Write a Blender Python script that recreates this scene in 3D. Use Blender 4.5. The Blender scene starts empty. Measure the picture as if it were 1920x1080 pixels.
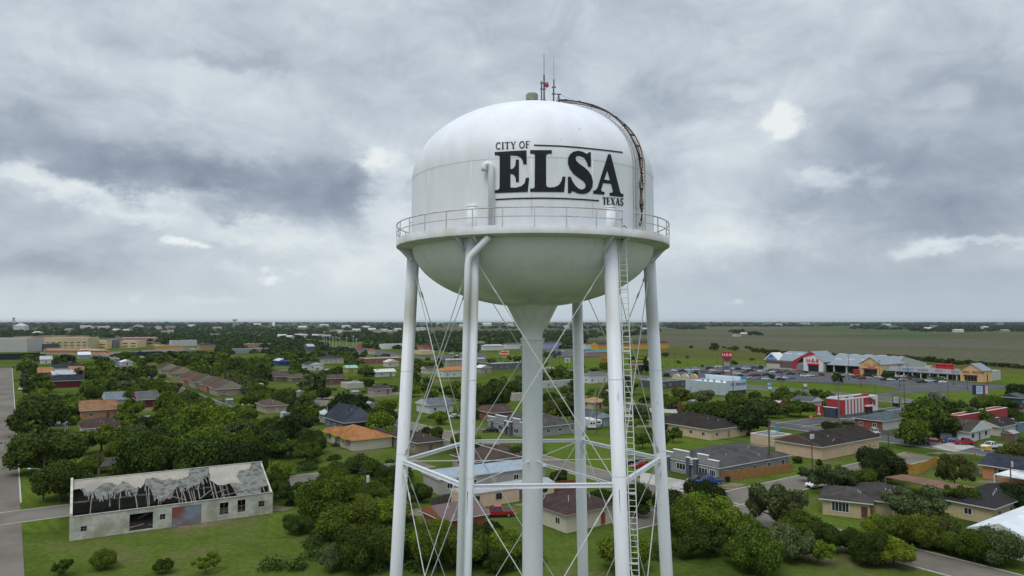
import bpy, bmesh, math, random
import numpy as np
from mathutils import Vector, Matrix, Euler, geometry
R = math.radians
C = bpy.context.scene.collection
random.seed(7)

# ---------------------------------------------------------------- camera
FPX, HY = 1330.0, 602.0           # focal length in photo pixels, eye-level row
CAMH = 34.0
cam_d = bpy.data.cameras.new('camera'); cam = bpy.data.objects.new('camera', cam_d); C.objects.link(cam)
cam_d.sensor_width = 36; cam_d.lens = FPX / 1920 * 36; cam_d.clip_start = 0.5; cam_d.clip_end = 60000
cam.location = (0, 0, CAMH)
PITCH = math.atan((HY - 540) / FPX)
cam.rotation_euler = Euler((math.pi / 2 + PITCH, 0, 0), 'XYZ')
bpy.context.scene.camera = cam
CM = Euler((math.pi / 2 + PITCH, 0, 0), 'XYZ').to_matrix()

def ray(px, py):
    return (CM @ Vector(((px - 960) / FPX, (540 - py) / FPX, -1))).normalized()
def G(px, py, z=0.0):
    d = ray(px, py); t = (z - CAMH) / d.z
    return Vector((d.x * t, d.y * t, z))
def AT(px, py, Y):
    d = ray(px, py); t = Y / d.y
    return Vector((d.x * t, Y, CAMH + d.z * t))
def PX(p):
    v = CM.transposed() @ (Vector(p) - Vector((0, 0, CAMH)))
    return 960 + FPX * v.x / -v.z, 540 - FPX * v.y / -v.z

# ---------------------------------------------------------------- world: overcast sky over a Nishita sky
SUN_EL, SUN_AZ = R(58), R(-150)       # azimuth measured from +Y towards +X
W = bpy.data.worlds.new('World'); bpy.context.scene.world = W; W.use_nodes = True
nt = W.node_tree; nt.nodes.clear()
def wn(t, **k):
    n = nt.nodes.new(t)
    for a, b in k.items(): setattr(n, a, b)
    return n
def link(a, b): nt.links.new(a, b)
def mth(op, a, b=None, c=None, clamp=False):
    n = wn('ShaderNodeMath', operation=op, use_clamp=clamp)
    for i, v in enumerate((a, b, c)):
        if v is None: continue
        if isinstance(v, (int, float)): n.inputs[i].default_value = v
        else: link(v, n.inputs[i])
    return n.outputs[0]
def smooth(v, lo, hi):
    n = wn('ShaderNodeMapRange', interpolation_type='SMOOTHSTEP')
    link(v, n.inputs[0]); n.inputs[1].default_value = lo; n.inputs[2].default_value = hi
    return n.outputs[0]
tc = wn('ShaderNodeTexCoord'); sp = wn('ShaderNodeSeparateXYZ'); link(tc.outputs['Generated'], sp.inputs[0])
X, Y, Z = sp.outputs
hyp = mth('SQRT', mth('ADD', mth('MULTIPLY', X, X), mth('MULTIPLY', Y, Y)))
az = mth('ARCTAN2', X, Y); el = mth('ARCTAN2', Z, hyp)
zz = mth('ADD', mth('MAXIMUM', Z, 0.0), 0.10)
pl = wn('ShaderNodeCombineXYZ'); link(mth('DIVIDE', X, zz), pl.inputs[0]); link(mth('DIVIDE', Y, zz), pl.inputs[1])
def noise(vec, scale, det=6, rough=.55, dist=0.0, lac=2.0):
    n = wn('ShaderNodeTexNoise'); n.inputs['Scale'].default_value = scale; n.inputs['Detail'].default_value = det
    n.inputs['Roughness'].default_value = rough; n.inputs['Distortion'].default_value = dist
    link(vec, n.inputs['Vector']); return n
nA = noise(pl.outputs[0], 0.50, 7, .50, .2)
ae = wn('ShaderNodeCombineXYZ'); link(az, ae.inputs[0]); link(mth('MULTIPLY', el, 1.65), ae.inputs[1]); ae.inputs[2].default_value = 3.1
nC = noise(ae.outputs[0], 3.6, 9, .56, .35)           # cloud masses
nD = noise(ae.outputs[0], 10.5, 8, .60, .5)           # lumps
nW = noise(ae.outputs[0], 8, 7, .62); nW2 = noise(ae.outputs[0], 30, 5, .65)
def centred(n, sx, sy):
    s_ = wn('ShaderNodeVectorMath', operation='SUBTRACT'); link(n.outputs['Color'], s_.inputs[0]); s_.inputs[1].default_value = (.5, .5, .5)
    m_ = wn('ShaderNodeVectorMath', operation='MULTIPLY'); link(s_.outputs[0], m_.inputs[0]); m_.inputs[1].default_value = (sx, sy, 0); return m_.outputs[0]
wadd = wn('ShaderNodeVectorMath', operation='ADD'); link(centred(nW, .20, .10), wadd.inputs[0]); link(centred(nW2, .032, .022), wadd.inputs[1])
aev = wn('ShaderNodeCombineXYZ'); link(az, aev.inputs[0]); link(el, aev.inputs[1])
pw = wn('ShaderNodeVectorMath', operation='ADD'); link(aev.outputs[0], pw.inputs[0]); link(wadd.outputs[0], pw.inputs[1])
# (centre px, centre row, half width, half height, amount): dark banks first, then bright breaks
BLOBS = [(90, 275, 190, 40, -.30), (300, 330, 150, 34, -.26), (540, 345, 150, 42, -.34), (655, 375, 60, 30, -.20), (430, 118, 80, 16, -.18), (200, 190, 120, 30, -.06),
 (620, 440, 100, 26, -.14), (60, 508, 170, 20, -.24), (300, 545, 160, 16, -.08), (1275, 190, 110, 40, -.20), (1700, 400, 200, 70, -.20), (1830, 160, 110, 40, -.20), (1560, 250, 90, 30, -.12),
 (1450, 520, 300, 26, -.12), (1890, 330, 110, 70, -.16), (1850, 545, 170, 34, -.14), (700, 190, 90, 40, -.08), (1660, 300, 120, 30, -.16), (860, 140, 120, 24, -.08), (440, 400, 60, 14, -.10), (180, 460, 120, 20, -.06), (1250, 330, 80, 40, -.04), (1500, 140, 120, 24, -.06),
 (705, 300, 30, 20, .44), (745, 350, 36, 60, .26), (50, 345, 110, 13, .32), (215, 372, 110, 14, .26), (325, 455, 24, 9, .5), (300, 398, 70, 10, .18), (380, 372, 60, 12, .14),
 (528, 512, 24, 7, .38), (480, 430, 90, 14, .24), (560, 458, 50, 12, .22), (420, 500, 40, 10, .10), (1462, 232, 38, 18, .50), (1340, 265, 100, 44, .16), (1545, 335, 62, 14, .30),
 (1740, 462, 56, 12, .36), (1440, 440, 120, 24, .16), (1365, 556, 12, 4, .40), (390, 560, 40, 6, .16), (1850, 445, 60, 6, .22), (270, 560, 18, 4, .20), (1320, 430, 60, 40, .14), (60, 590, 200, 10, .08),
 (380, 175, 150, 40, .08), (1790, 175, 50, 20, .22), (820, 480, 200, 60, .12), (1370, 165, 60, 12, .18), (690, 510, 60, 40, .10), (240, 130, 120, 20, .06)]
acc = None
for (bx, by, sx, sy, am) in BLOBS:
    d = ray(bx, by); ca, ce = math.atan2(d.x, d.y), math.atan2(d.z, math.hypot(d.x, d.y))
    s = wn('ShaderNodeVectorMath', operation='SUBTRACT'); link(pw.outputs[0], s.inputs[0]); s.inputs[1].default_value = (ca, ce, 0)
    m = wn('ShaderNodeVectorMath', operation='MULTIPLY'); link(s.outputs[0], m.inputs[0])
    k = math.cos(ca); m.inputs[1].default_value = (FPX / sx / k / k * .78, FPX / sy * .78, 0)
    q = wn('ShaderNodeVectorMath', operation='DOT_PRODUCT'); link(m.outputs[0], q.inputs[0]); link(m.outputs[0], q.inputs[1])
    # flat topped falloff gives the masses an edge
    g = mth('POWER', 2.718, mth('MULTIPLY', mth('POWER', q.outputs['Value'], 1.35), -1.0))
    acc = mth('MULTIPLY', g, am) if acc is None else mth('MULTIPLY_ADD', g, am, acc)
a1 = mth('MULTIPLY', mth('SUBTRACT', nA.outputs[0], .5), .16)
a2 = mth('MULTIPLY', mth('SUBTRACT', nC.outputs[0], .5), .62)
a3 = mth('MULTIPLY', mth('SUBTRACT', nD.outputs[0], .5), .56)
lowf = smooth(el, 0.0, 0.14)          # the masses thin out towards the horizon
lum = mth('ADD', mth('MULTIPLY', mth('ADD', mth('ADD', a1, a2), a3), mth('MULTIPLY_ADD', lowf, .62, .38)), mth('ADD', acc, .555))
ramp = wn('ShaderNodeValToRGB'); link(lum, ramp.inputs[0])
cr = ramp.color_ramp; cr.elements[0].position = .06; cr.elements[0].color = (.235, .290, .365, 1)
cr.elements[1].position = .98; cr.elements[1].color = (.86, .90, .89, 1)
for p, c in ((.28, (.340, .395, .470)), (.44, (.450, .510, .580)), (.58, (.560, .625, .690)), (.70, (.655, .725, .770)), (.84, (.765, .82, .835))):
    e = cr.elements.new(p); e.color = (*c, 1)
hz = wn('ShaderNodeMix', data_type='RGBA'); link(mth('MULTIPLY', smooth(el, 0.085, 0.0), .80), hz.inputs[0]); link(ramp.outputs[0], hz.inputs[6])
hl = wn('ShaderNodeMix', data_type='RGBA'); link(smooth(az, -.5, .5), hl.inputs[0])
hl.inputs[6].default_value = (.66, .74, .79, 1); hl.inputs[7].default_value = (.455, .555, .63, 1); link(hl.outputs[2], hz.inputs[7])
top = mth('MULTIPLY_ADD', smooth(el, R(25), R(60)), 1.05, 1.0)
gain = wn('ShaderNodeVectorMath', operation='SCALE'); link(hz.outputs[2], gain.inputs[0]); link(mth('MULTIPLY', top, 10.0), gain.inputs['Scale'])
sky = wn('ShaderNodeTexSky', sky_type='NISHITA'); sky.sun_disc = False; sky.sun_elevation = SUN_EL; sky.sun_rotation = SUN_AZ
mx = wn('ShaderNodeMix', data_type='RGBA'); mx.inputs[0].default_value = .93
link(sky.outputs[0], mx.inputs[6]); link(gain.outputs[0], mx.inputs[7])
bg = wn('ShaderNodeBackground'); bg.inputs[1].default_value = .1; link(mx.outputs[2], bg.inputs[0])
wo = wn('ShaderNodeOutputWorld'); link(bg.outputs[0], wo.inputs[0])
W.cycles.sampling_method = 'MANUAL'; W.cycles.sample_map_resolution = 512

sl = bpy.data.lights.new('sun', 'SUN'); sl.energy = 1.1; sl.angle = R(25); sl.color = (1, .97, .92)
so = bpy.data.objects.new('sun', sl); C.objects.link(so)
sd = Vector((math.sin(SUN_AZ) * math.cos(SUN_EL), math.cos(SUN_AZ) * math.cos(SUN_EL), math.sin(SUN_EL)))
so.rotation_euler = sd.to_track_quat('Z', 'Y').to_euler(); so.location = (0, -30, 120)
sc = bpy.context.scene
sc.view_settings.view_transform = 'Standard'; sc.view_settings.look = 'None'; sc.view_settings.gamma = 1; sc.view_settings.exposure = 0
sc.cycles.max_bounces = 5; sc.cycles.diffuse_bounces = 3; sc.cycles.glossy_bounces = 2; sc.cycles.transparent_max_bounces = 4
sc.cycles.volume_bounces = 0; sc.cycles.use_denoising = True; sc.cycles.caustics_reflective = False; sc.cycles.caustics_refractive = False

# ---------------------------------------------------------------- materials
_mats = {}
def M(col, rough=.7, var=.18, scale=.6, spec=.3, metal=0.0, bump=0.0, kind='noise', col2=None, coord='Object', key=None, use_obj=False):
    k = (tuple(col), rough, var, scale, spec, metal, bump, kind, col2, coord, use_obj)
    if k in _mats: return _mats[k]
    m = bpy.data.materials.new(key or 'surface'); m.use_nodes = True
    t = m.node_tree; b = t.nodes['Principled BSDF']; L = t.links.new
    b.inputs['Roughness'].default_value = rough; b.inputs['Metallic'].default_value = metal
    b.inputs['Specular IOR Level'].default_value = spec
    tcn = t.nodes.new('ShaderNodeTexCoord'); vec = tcn.outputs[coord]
    n = t.nodes.new('ShaderNodeTexNoise'); n.inputs['Scale'].default_value = scale; n.inputs['Detail'].default_value = 8; n.inputs['Roughness'].default_value = .65
    L(vec, n.inputs['Vector'])
    if use_obj:
        oi = t.nodes.new('ShaderNodeObjectInfo'); basecol = oi.outputs['Color']
    else:
        rg = t.nodes.new('ShaderNodeRGB'); rg.outputs[0].default_value = (*col, 1); basecol = rg.outputs[0]
    mr = t.nodes.new('ShaderNodeMapRange'); L(n.outputs[0], mr.inputs[0]); mr.inputs[1].default_value = .25; mr.inputs[2].default_value = .75
    mr.inputs[3].default_value = 1 - var; mr.inputs[4].default_value = 1 + var
    sc_ = t.nodes.new('ShaderNodeVectorMath'); sc_.operation = 'SCALE'; L(basecol, sc_.inputs[0]); L(mr.outputs[0], sc_.inputs['Scale'])
    out = sc_.outputs[0]
    if col2 is not None:
        n2 = t.nodes.new('ShaderNodeTexNoise'); n2.inputs['Scale'].default_value = scale * .37; n2.inputs['Detail'].default_value = 6; L(vec, n2.inputs['Vector'])
        cr2 = t.nodes.new('ShaderNodeMapRange'); L(n2.outputs[0], cr2.inputs[0]); cr2.inputs[1].default_value = .46; cr2.inputs[2].default_value = .62
        mm = t.nodes.new('ShaderNodeMix'); mm.data_type = 'RGBA'; L(cr2.outputs[0], mm.inputs[0]); L(out, mm.inputs[6]); mm.inputs[7].default_value = (*col2, 1)
        out = mm.outputs[2]
    hsrc = n.outputs[0]
    if kind in ('wave', 'shingle', 'board'):
        w = t.nodes.new('ShaderNodeTexWave'); w.wave_type = 'BANDS'
        w.bands_direction = {'wave': 'X', 'shingle': 'Z', 'board': 'X'}[kind]
        w.inputs['Scale'].default_value = {'wave': 1.1, 'shingle': 3.2, 'board': 2.2}[kind]; w.inputs['Distortion'].default_value = .6
        w.inputs['Detail'].default_value = 2; L(vec, w.inputs['Vector'])
        mw = t.nodes.new('ShaderNodeMapRange'); L(w.outputs[0], mw.inputs[0]); mw.inputs[3].default_value = .82 if kind != 'shingle' else .86; mw.inputs[4].default_value = 1.06
        s2 = t.nodes.new('ShaderNodeVectorMath'); s2.operation = 'SCALE'; L(out, s2.inputs[0]); L(mw.outputs[0], s2.inputs['Scale']); out = s2.outputs[0]
        hsrc = w.outputs[0]
    if kind == 'brick':
        bk = t.nodes.new('ShaderNodeTexBrick'); bk.inputs['Scale'].default_value = 1.6; L(vec, bk.inputs['Vector'])
        bk.inputs['Color1'].default_value = (1, 1, 1, 1); bk.inputs['Color2'].default_value = (.72, .72, .72, 1); bk.inputs['Mortar'].default_value = (.9, .9, .88, 1)
        m2 = t.nodes.new('ShaderNodeVectorMath'); m2.operation = 'MULTIPLY'; L(out, m2.inputs[0]); L(bk.outputs[0], m2.inputs[1]); out = m2.outputs[0]
    if bump:
        bp = t.nodes.new('ShaderNodeBump'); bp.inputs['Strength'].default_value = bump; bp.inputs['Distance'].default_value = .05
        L(hsrc, bp.inputs['Height']); L(bp.outputs[0], b.inputs['Normal'])
    L(out, b.inputs['Base Color']); _mats[k] = m
    return m
def roofm(c): return M(c, .95, .34, 1.3, .03, kind='shingle', col2=tuple(v * .72 for v in c))
def metalm(c): return M(c, .55, .20, .5, .2, kind='wave')
def wallm(c): return M(c, .85, .10, .5, .2)
WHITE = (.72, .73, .72)
GLASS = M((.02, .026, .03), .12, .3, .3, .6)
DARKMETAL = M((.06, .065, .07), .5, .2, 2)
GREYMETAL = M((.35, .36, .37), .45, .15, 2)
WOODPOLE = M((.085, .065, .05), .9, .3, 3)
TRIM = M(WHITE, .6, .06, 1)
ASPHALT = M((.088, .090, .098), .95, .28, .35, .05, col2=(.115, .115, .122))
ASPHALT2 = M((.160, .140, .116), .95, .32, .14, .05, col2=(.20, .18, .155))
CONC = M((.40, .38, .345), .9, .16, .7, col2=(.30, .285, .26))
CURB = M((.45, .43, .38), .9, .15, 1.5)

# ---------------------------------------------------------------- mesh builder
class MB:
    def __init__(s): s.v = []; s.f = []; s.m = []
    def add(s, vs, fs, mi=0):
        o = len(s.v); s.v += [tuple(v) for v in vs]; s.f += [[i + o for i in f] for f in fs]; s.m += [mi] * len(fs); return s
    def box(s, x0, y0, z0, x1, y1, z1, mi=0):
        v = [(x0, y0, z0), (x1, y0, z0), (x1, y1, z0), (x0, y1, z0), (x0, y0, z1), (x1, y0, z1), (x1, y1, z1), (x0, y1, z1)]
        return s.add(v, [(0, 3, 2, 1), (4, 5, 6, 7), (0, 1, 5, 4), (1, 2, 6, 5), (2, 3, 7, 6), (3, 0, 4, 7)], mi)
    def obox(s, p, q, w, h, mi=0, up=(0, 0, 1)):
        p, q = Vector(p), Vector(q); d = (q - p).normalized(); a = d.cross(Vector(up))
        if a.length < 1e-4: a = d.cross(Vector((1, 0, 0)))
        a.normalize(); b = a.cross(d)
        v = [c + a * i * w / 2 + b * j * h / 2 for c in (p, q) for i, j in ((-1, -1), (1, -1), (1, 1), (-1, 1))]
        return s.add(v, [(0, 1, 2, 3), (7, 6, 5, 4), (0, 4, 5, 1), (1, 5, 6, 2), (2, 6, 7, 3), (3, 7, 4, 0)], mi)
    def tube(s, pts, r, n=8, mi=0, cap=True):
        pts = [Vector(p) for p in pts]; rs = r if isinstance(r, (list, tuple)) else [r] * len(pts)
        vs = []; pa = None
        for i, p in enumerate(pts):
            d = (pts[min(i + 1, len(pts) - 1)] - pts[max(i - 1, 0)]).normalized()
            if pa is None:
                pa = d.cross(Vector((0, 0, 1)));
                if pa.length < 1e-3: pa = d.cross(Vector((1, 0, 0)))
            pa = (pa - d * pa.dot(d)).normalized(); b = d.cross(pa)
            for k in range(n):
                t = 2 * math.pi * k / n; vs.append(p + (pa * math.cos(t) + b * math.sin(t)) * rs[i])
        fs = [(i * n + k, i * n + (k + 1) % n, (i + 1) * n + (k + 1) % n, (i + 1) * n + k) for i in range(len(pts) - 1) for k in range(n)]
        if cap: fs += [tuple(reversed(range(n))), tuple(range((len(pts) - 1) * n, len(pts) * n))]
        return s.add(vs, fs, mi)
    def lathe(s, prof, n=32, mi=0, c=(0, 0)):
        vs = [(c[0] + r * math.cos(2 * math.pi * k / n), c[1] + r * math.sin(2 * math.pi * k / n), z) for r, z in prof for k in range(n)]
        fs = [(i * n + k, i * n + (k + 1) % n, (i + 1) * n + (k + 1) % n, (i + 1) * n + k) for i in range(len(prof) - 1) for k in range(n)]
        return s.add(vs, fs, mi)
    def prism(s, poly, z0, z1, mi=0):
        n = len(poly); vs = [(x, y, z0) for x, y in poly] + [(x, y, z1) for x, y in poly]
        return s.add(vs, [tuple(reversed(range(n))), tuple(range(n, 2 * n))] + [(i, (i + 1) % n, n + (i + 1) % n, n + i) for i in range(n)], mi)
    def slab(s, pts, th, mi=0):
        """flat polygon in 3-D given a thickness downwards"""
        n = len(pts); top = [Vector(p) for p in pts]; bot = [p - Vector((0, 0, th)) for p in top]
        return s.add(top + bot, [tuple(range(n)), tuple(reversed(range(n, 2 * n)))] + [(i, n + i, n + (i + 1) % n, (i + 1) % n) for i in range(n)], mi)
    def quad(s, a, b, c, d, mi=0): return s.add([a, b, c, d], [(0, 1, 2, 3)], mi)
    def mesh(s, name, mats, smooth=False):
        me = bpy.data.meshes.new(name); me.from_pydata(s.v, [], s.f)
        for m in (mats if isinstance(mats, (list, tuple)) else [mats]): me.materials.append(m)
        if any(s.m): me.polygons.foreach_set('material_index', s.m)
        if smooth: me.polygons.foreach_set('use_smooth', [True] * len(me.polygons))
        me.update(); return me
def link_mesh(name, me, parent=None, loc=(0, 0, 0)):
    o = bpy.data.objects.new(name, me); C.objects.link(o); o.location = loc
    if parent: o.parent = parent
    return o
def obj(name, mb, mat, parent=None, smooth=False, label=None):
    o = link_mesh(name, mb.mesh(name, mat, smooth), parent)
    if label: o['label'] = label
    return o
def tag(o, label, cat, group=None):
    o['label'] = label; o['category'] = cat
    if group: o['group'] = group
    return o
def thing(name, label, cat, loc=(0, 0, 0), rz=0.0, group=None):
    o = bpy.data.objects.new(name, None); C.objects.link(o); o.location = loc; o.rotation_euler = (0, 0, rz)
    o.empty_display_size = .5
    return tag(o, label, cat, group)
def struct(name, mb, mat, kind='structure'):
    o = obj(name, mb, mat); o['kind'] = kind; return o
def copy_tree(o, parent=None):
    c = o.copy(); C.objects.link(c)
    if parent: c.parent = parent
    for ch in list(o.children): copy_tree(ch, c)
    return c
def text_mb(s, size, mb_parent, mat, loc, rot, name='lettering', bold=.02, ext=.01, sx=1.0):
    """built-in font lettering turned into a thin mesh, centred"""
    cu = bpy.data.curves.new('t', 'FONT'); cu.body = s; cu.size = size; cu.extrude = ext; cu.offset = bold * size
    cu.align_x = 'CENTER'; cu.align_y = 'CENTER'; cu.resolution_u = 3
    t = bpy.data.objects.new('t', cu); C.objects.link(t)
    me = bpy.data.meshes.new_from_object(t.evaluated_get(bpy.context.evaluated_depsgraph_get()))
    bpy.data.objects.remove(t); bpy.data.curves.remove(cu)
    me.materials.clear(); me.materials.append(mat)
    o = link_mesh(name, me, mb_parent); o.location = loc; o.rotation_euler = rot; o.scale = (sx, 1, 1)
    return o
# ---------------------------------------------------------------- town grid
TH = R(35.3)
DA = Vector((-math.sin(TH), math.cos(TH), 0)); DB = Vector((math.cos(TH), math.sin(TH), 0))
def run(p, d, px):
    """distance along d from ground point p to the vertical line through photo column px"""
    r = ray(px, 620); u = r.x / r.y
    return (u * p.y - p.x) / (d.x - u * d.y)

def M_grass(name, cols, s1, s2):
    m = bpy.data.materials.new(name); m.use_nodes = True; t = m.node_tree; b = t.nodes['Principled BSDF']; L = t.links.new
    b.inputs['Roughness'].default_value = 1; b.inputs['Specular IOR Level'].default_value = 0
    tcn = t.nodes.new('ShaderNodeTexCoord')
    def nz(s, d=8):
        n = t.nodes.new('ShaderNodeTexNoise'); n.inputs['Scale'].default_value = s; n.inputs['Detail'].default_value = d; n.inputs['Roughness'].default_value = .7
        L(tcn.outputs['Object'], n.inputs['Vector']); return n.outputs[0]
    a = t.nodes.new('ShaderNodeValToRGB'); L(nz(s1), a.inputs[0]); a.color_ramp.elements[0].position = .30; a.color_ramp.elements[1].position = .70
    a.color_ramp.elements[0].color = (*cols[0], 1); a.color_ramp.elements[1].color = (*cols[-1], 1)
    for i, c in enumerate(cols[1:-1]):
        e = a.color_ramp.elements.new(.30 + .40 * (i + 1) / (len(cols) - 1)); e.color = (*c, 1)
    f = t.nodes.new('ShaderNodeMapRange'); L(nz(s2, 4), f.inputs[0]); f.inputs[1].default_value = .2; f.inputs[2].default_value = .8; f.inputs[3].default_value = .58; f.inputs[4].default_value = 1.42
    v = t.nodes.new('ShaderNodeVectorMath'); v.operation = 'SCALE'; L(a.outputs[0], v.inputs[0]); L(f.outputs[0], v.inputs['Scale']); w = t.nodes.new('ShaderNodeTexWave'); w.inputs['Scale'].default_value = .22; w.inputs['Distortion'].default_value = 3; w.inputs['Detail'].default_value = 3; w.bands_direction = 'DIAGONAL'; L(tcn.outputs['Object'], w.inputs['Vector'])
    wf = t.nodes.new('ShaderNodeMapRange'); L(w.outputs[0], wf.inputs[0]); wf.inputs[3].default_value = .90; wf.inputs[4].default_value = 1.08
    v2 = t.nodes.new('ShaderNodeVectorMath'); v2.operation = 'SCALE'; L(v.outputs[0], v2.inputs[0]); L(wf.outputs[0], v2.inputs['Scale']); L(v2.outputs[0], b.inputs['Base Color'])
    return m
MG_TOWN = M_grass('town_ground', [(.030, .052, .012), (.055, .092, .017), (.072, .118, .022), (.115, .105, .055)], .035, .9)
MG_LAWN = M_grass('lawn', [(.064, .098, .015), (.088, .128, .020), (.112, .145, .030)], .05, 1.3)
MG_PALE = M_grass('rough_grass', [(.066, .078, .022), (.090, .100, .028), (.118, .102, .045)], .02, .5)
MG_FAR = M_grass('far_ground', [(.050, .085, .038), (.075, .095, .045), (.105, .10, .06)], .0012, .02)
MG_SOIL = M_grass('soil_field', [(.088, .092, .054), (.102, .102, .062), (.114, .108, .070)], .004, .15)
MG_SOIL2 = M_grass('soil_field_grey', [(.094, .092, .062), (.108, .104, .072), (.122, .114, .082)], .003, .1)
MG_OLIVE = M_grass('olive_field', [(.072, .082, .04), (.085, .094, .048), (.10, .10, .055)], .004, .15)
MG_CROP = M_grass('crop_field', [(.045, .085, .026), (.055, .10, .03), (.07, .105, .04)], .004, .15)

# one ground sheet out to the horizon: near town colour, far country colour by distance
gm = bpy.data.materials.new('ground'); gm.use_nodes = True
t = gm.node_tree; b = t.nodes['Principled BSDF']; b.inputs['Roughness'].default_value = 1; b.inputs['Specular IOR Level'].default_value = 0
tcn = t.nodes.new('ShaderNodeTexCoord'); L = t.links.new
def gn(s, d=8, dist=0):
    n = t.nodes.new('ShaderNodeTexNoise'); n.inputs['Scale'].default_value = s; n.inputs['Detail'].default_value = d; n.inputs['Roughness'].default_value = .68
    n.inputs['Distortion'].default_value = dist; L(tcn.outputs['Object'], n.inputs['Vector']); return n.outputs[0]
r1 = t.nodes.new('ShaderNodeValToRGB'); L(gn(.03), r1.inputs[0])
els = [(.34, (.036, .056, .013)), (.45, (.062, .092, .017)), (.54, (.084, .118, .022)), (.60, (.110, .112, .042)), (.68, (.190, .155, .10))]
r1.color_ramp.elements[0].position = els[0][0]; r1.color_ramp.elements[0].color = (*els[0][1], 1)
r1.color_ramp.elements[1].position = els[-1][0]; r1.color_ramp.elements[1].color = (*els[-1][1], 1)
for p, c in els[1:-1]:
    e = r1.color_ramp.elements.new(p); e.color = (*c, 1)
vo = t.nodes.new('ShaderNodeTexVoronoi'); vo.inputs['Scale'].default_value = .0016; vo.distance = 'CHEBYCHEV'
mp = t.nodes.new('ShaderNodeMapping'); mp.inputs['Rotation'].default_value = (0, 0, -TH); L(tcn.outputs['Object'], mp.inputs[0]); L(mp.outputs[0], vo.inputs['Vector'])
vs_ = t.nodes.new('ShaderNodeSeparateColor'); L(vo.outputs['Color'], vs_.inputs[0])
r2 = t.nodes.new('ShaderNodeValToRGB'); L(vs_.outputs[0], r2.inputs[0]); r2.color_ramp.interpolation = 'CONSTANT'
fe = [(0, (.050, .075, .030)), (.25, (.105, .098, .070)), (.45, (.060, .095, .035)), (.65, (.085, .09, .055)), (.82, (.045, .080, .035))]
r2.color_ramp.elements[0].color = (*fe[0][1], 1); r2.color_ramp.elements[1].position = fe[1][0]; r2.color_ramp.elements[1].color = (*fe[1][1], 1)
for p, c in fe[2:]:
    e = r2.color_ramp.elements.new(p); e.color = (*c, 1)
ln = t.nodes.new('ShaderNodeVectorMath'); ln.operation = 'LENGTH'; L(tcn.outputs['Object'], ln.inputs[0])
mr = t.nodes.new('ShaderNodeMapRange'); L(ln.outputs['Value'], mr.inputs[0]); mr.inputs[1].default_value = 900; mr.inputs[2].default_value = 1400
mm = t.nodes.new('ShaderNodeMix'); mm.data_type = 'RGBA'; L(mr.outputs[0], mm.inputs[0]); L(r1.outputs[0], mm.inputs[6]); L(r2.outputs[0], mm.inputs[7])
fm = t.nodes.new('ShaderNodeMapRange'); L(gn(1.1, 4), fm.inputs[0]); fm.inputs[1].default_value = .2; fm.inputs[2].default_value = .8; fm.inputs[3].default_value = .6; fm.inputs[4].default_value = 1.4
vv = t.nodes.new('ShaderNodeVectorMath'); vv.operation = 'SCALE'; L(mm.outputs[2], vv.inputs[0]); L(fm.outputs[0], vv.inputs['Scale']); L(vv.outputs[0], b.inputs['Base Color'])
gb = MB(); S = 32000
gb.quad((-S, -400, 0), (S, -400, 0), (S, S, 0), (-S, S, 0)); struct('ground', gb, gm)

LAYER = [0.004]
ROADS = []     # ground polygons no tree may stand on
def sheet(name, pts, mat, ground=True, z=None, pix=True):
    LAYER[0] += .0015
    zz_ = LAYER[0] if z is None else z
    P = [G(*p) if pix else Vector(p) for p in pts]
    mb = MB(); mb.add([(p.x, p.y, zz_) for p in P], [tuple(range(len(P)))])
    o = struct(name, mb, mat)
    if o.data.polygons[0].normal.z < 0: o.data.flip_normals()
    if ground: ROADS.append([(p.x, p.y) for p in P])
    return o
def dirt(x, y, rx, ry, seed):
    rn = random.Random(seed); c = G(x, y); LAYER[0] += .0004
    mb = MB(); n = 14; mb.add([(c.x + rx * math.cos(k_ * 6.283 / n) * rn.uniform(.6, 1.15), c.y + ry * math.sin(k_ * 6.283 / n) * rn.uniform(.6, 1.15), LAYER[0]) for k_ in range(n)], [tuple(range(n))]); struct('bare_ground', mb, M((.20, .155, .105), .95, .25, .8, col2=(.13, .12, .06)))
def strip(name, d, cpx, w, pa, pb, mat, kerb=True, line=None):
    c = G(*cpx); D_, N_ = (DA, DB) if d == 'A' else (DB, DA)
    s0, s1 = run(c, D_, pa), run(c, D_, pb)
    p, q = c + D_ * min(s0, s1), c + D_ * max(s0, s1)
    sheet(name, [p - N_ * w / 2, q - N_ * w / 2, q + N_ * w / 2, p + N_ * w / 2], mat, pix=False)
    if kerb:
        for sg in (-1, 1):
            k = MB(); e = N_ * sg * (w / 2 + .12); k.obox(p + e + Vector((0, 0, .05)), q + e + Vector((0, 0, .05)), .24, .16)
            struct('kerb', k, CURB)
    if line:
        LAYER[0] += .004; k = MB(); z_ = LAYER[0]
        for off, ww in line:
            a, b_ = p + N_ * (off - ww / 2), p + N_ * (off + ww / 2); c_, d_ = q + N_ * (off + ww / 2), q + N_ * (off - ww / 2)
            for vtx in (a, b_, c_, d_): vtx.z = z_
            k.quad(a, b_, c_, d_)
        struct('road_marking', k, M((.62, .55, .30), .8, .3, 2))
    return p, q
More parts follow.
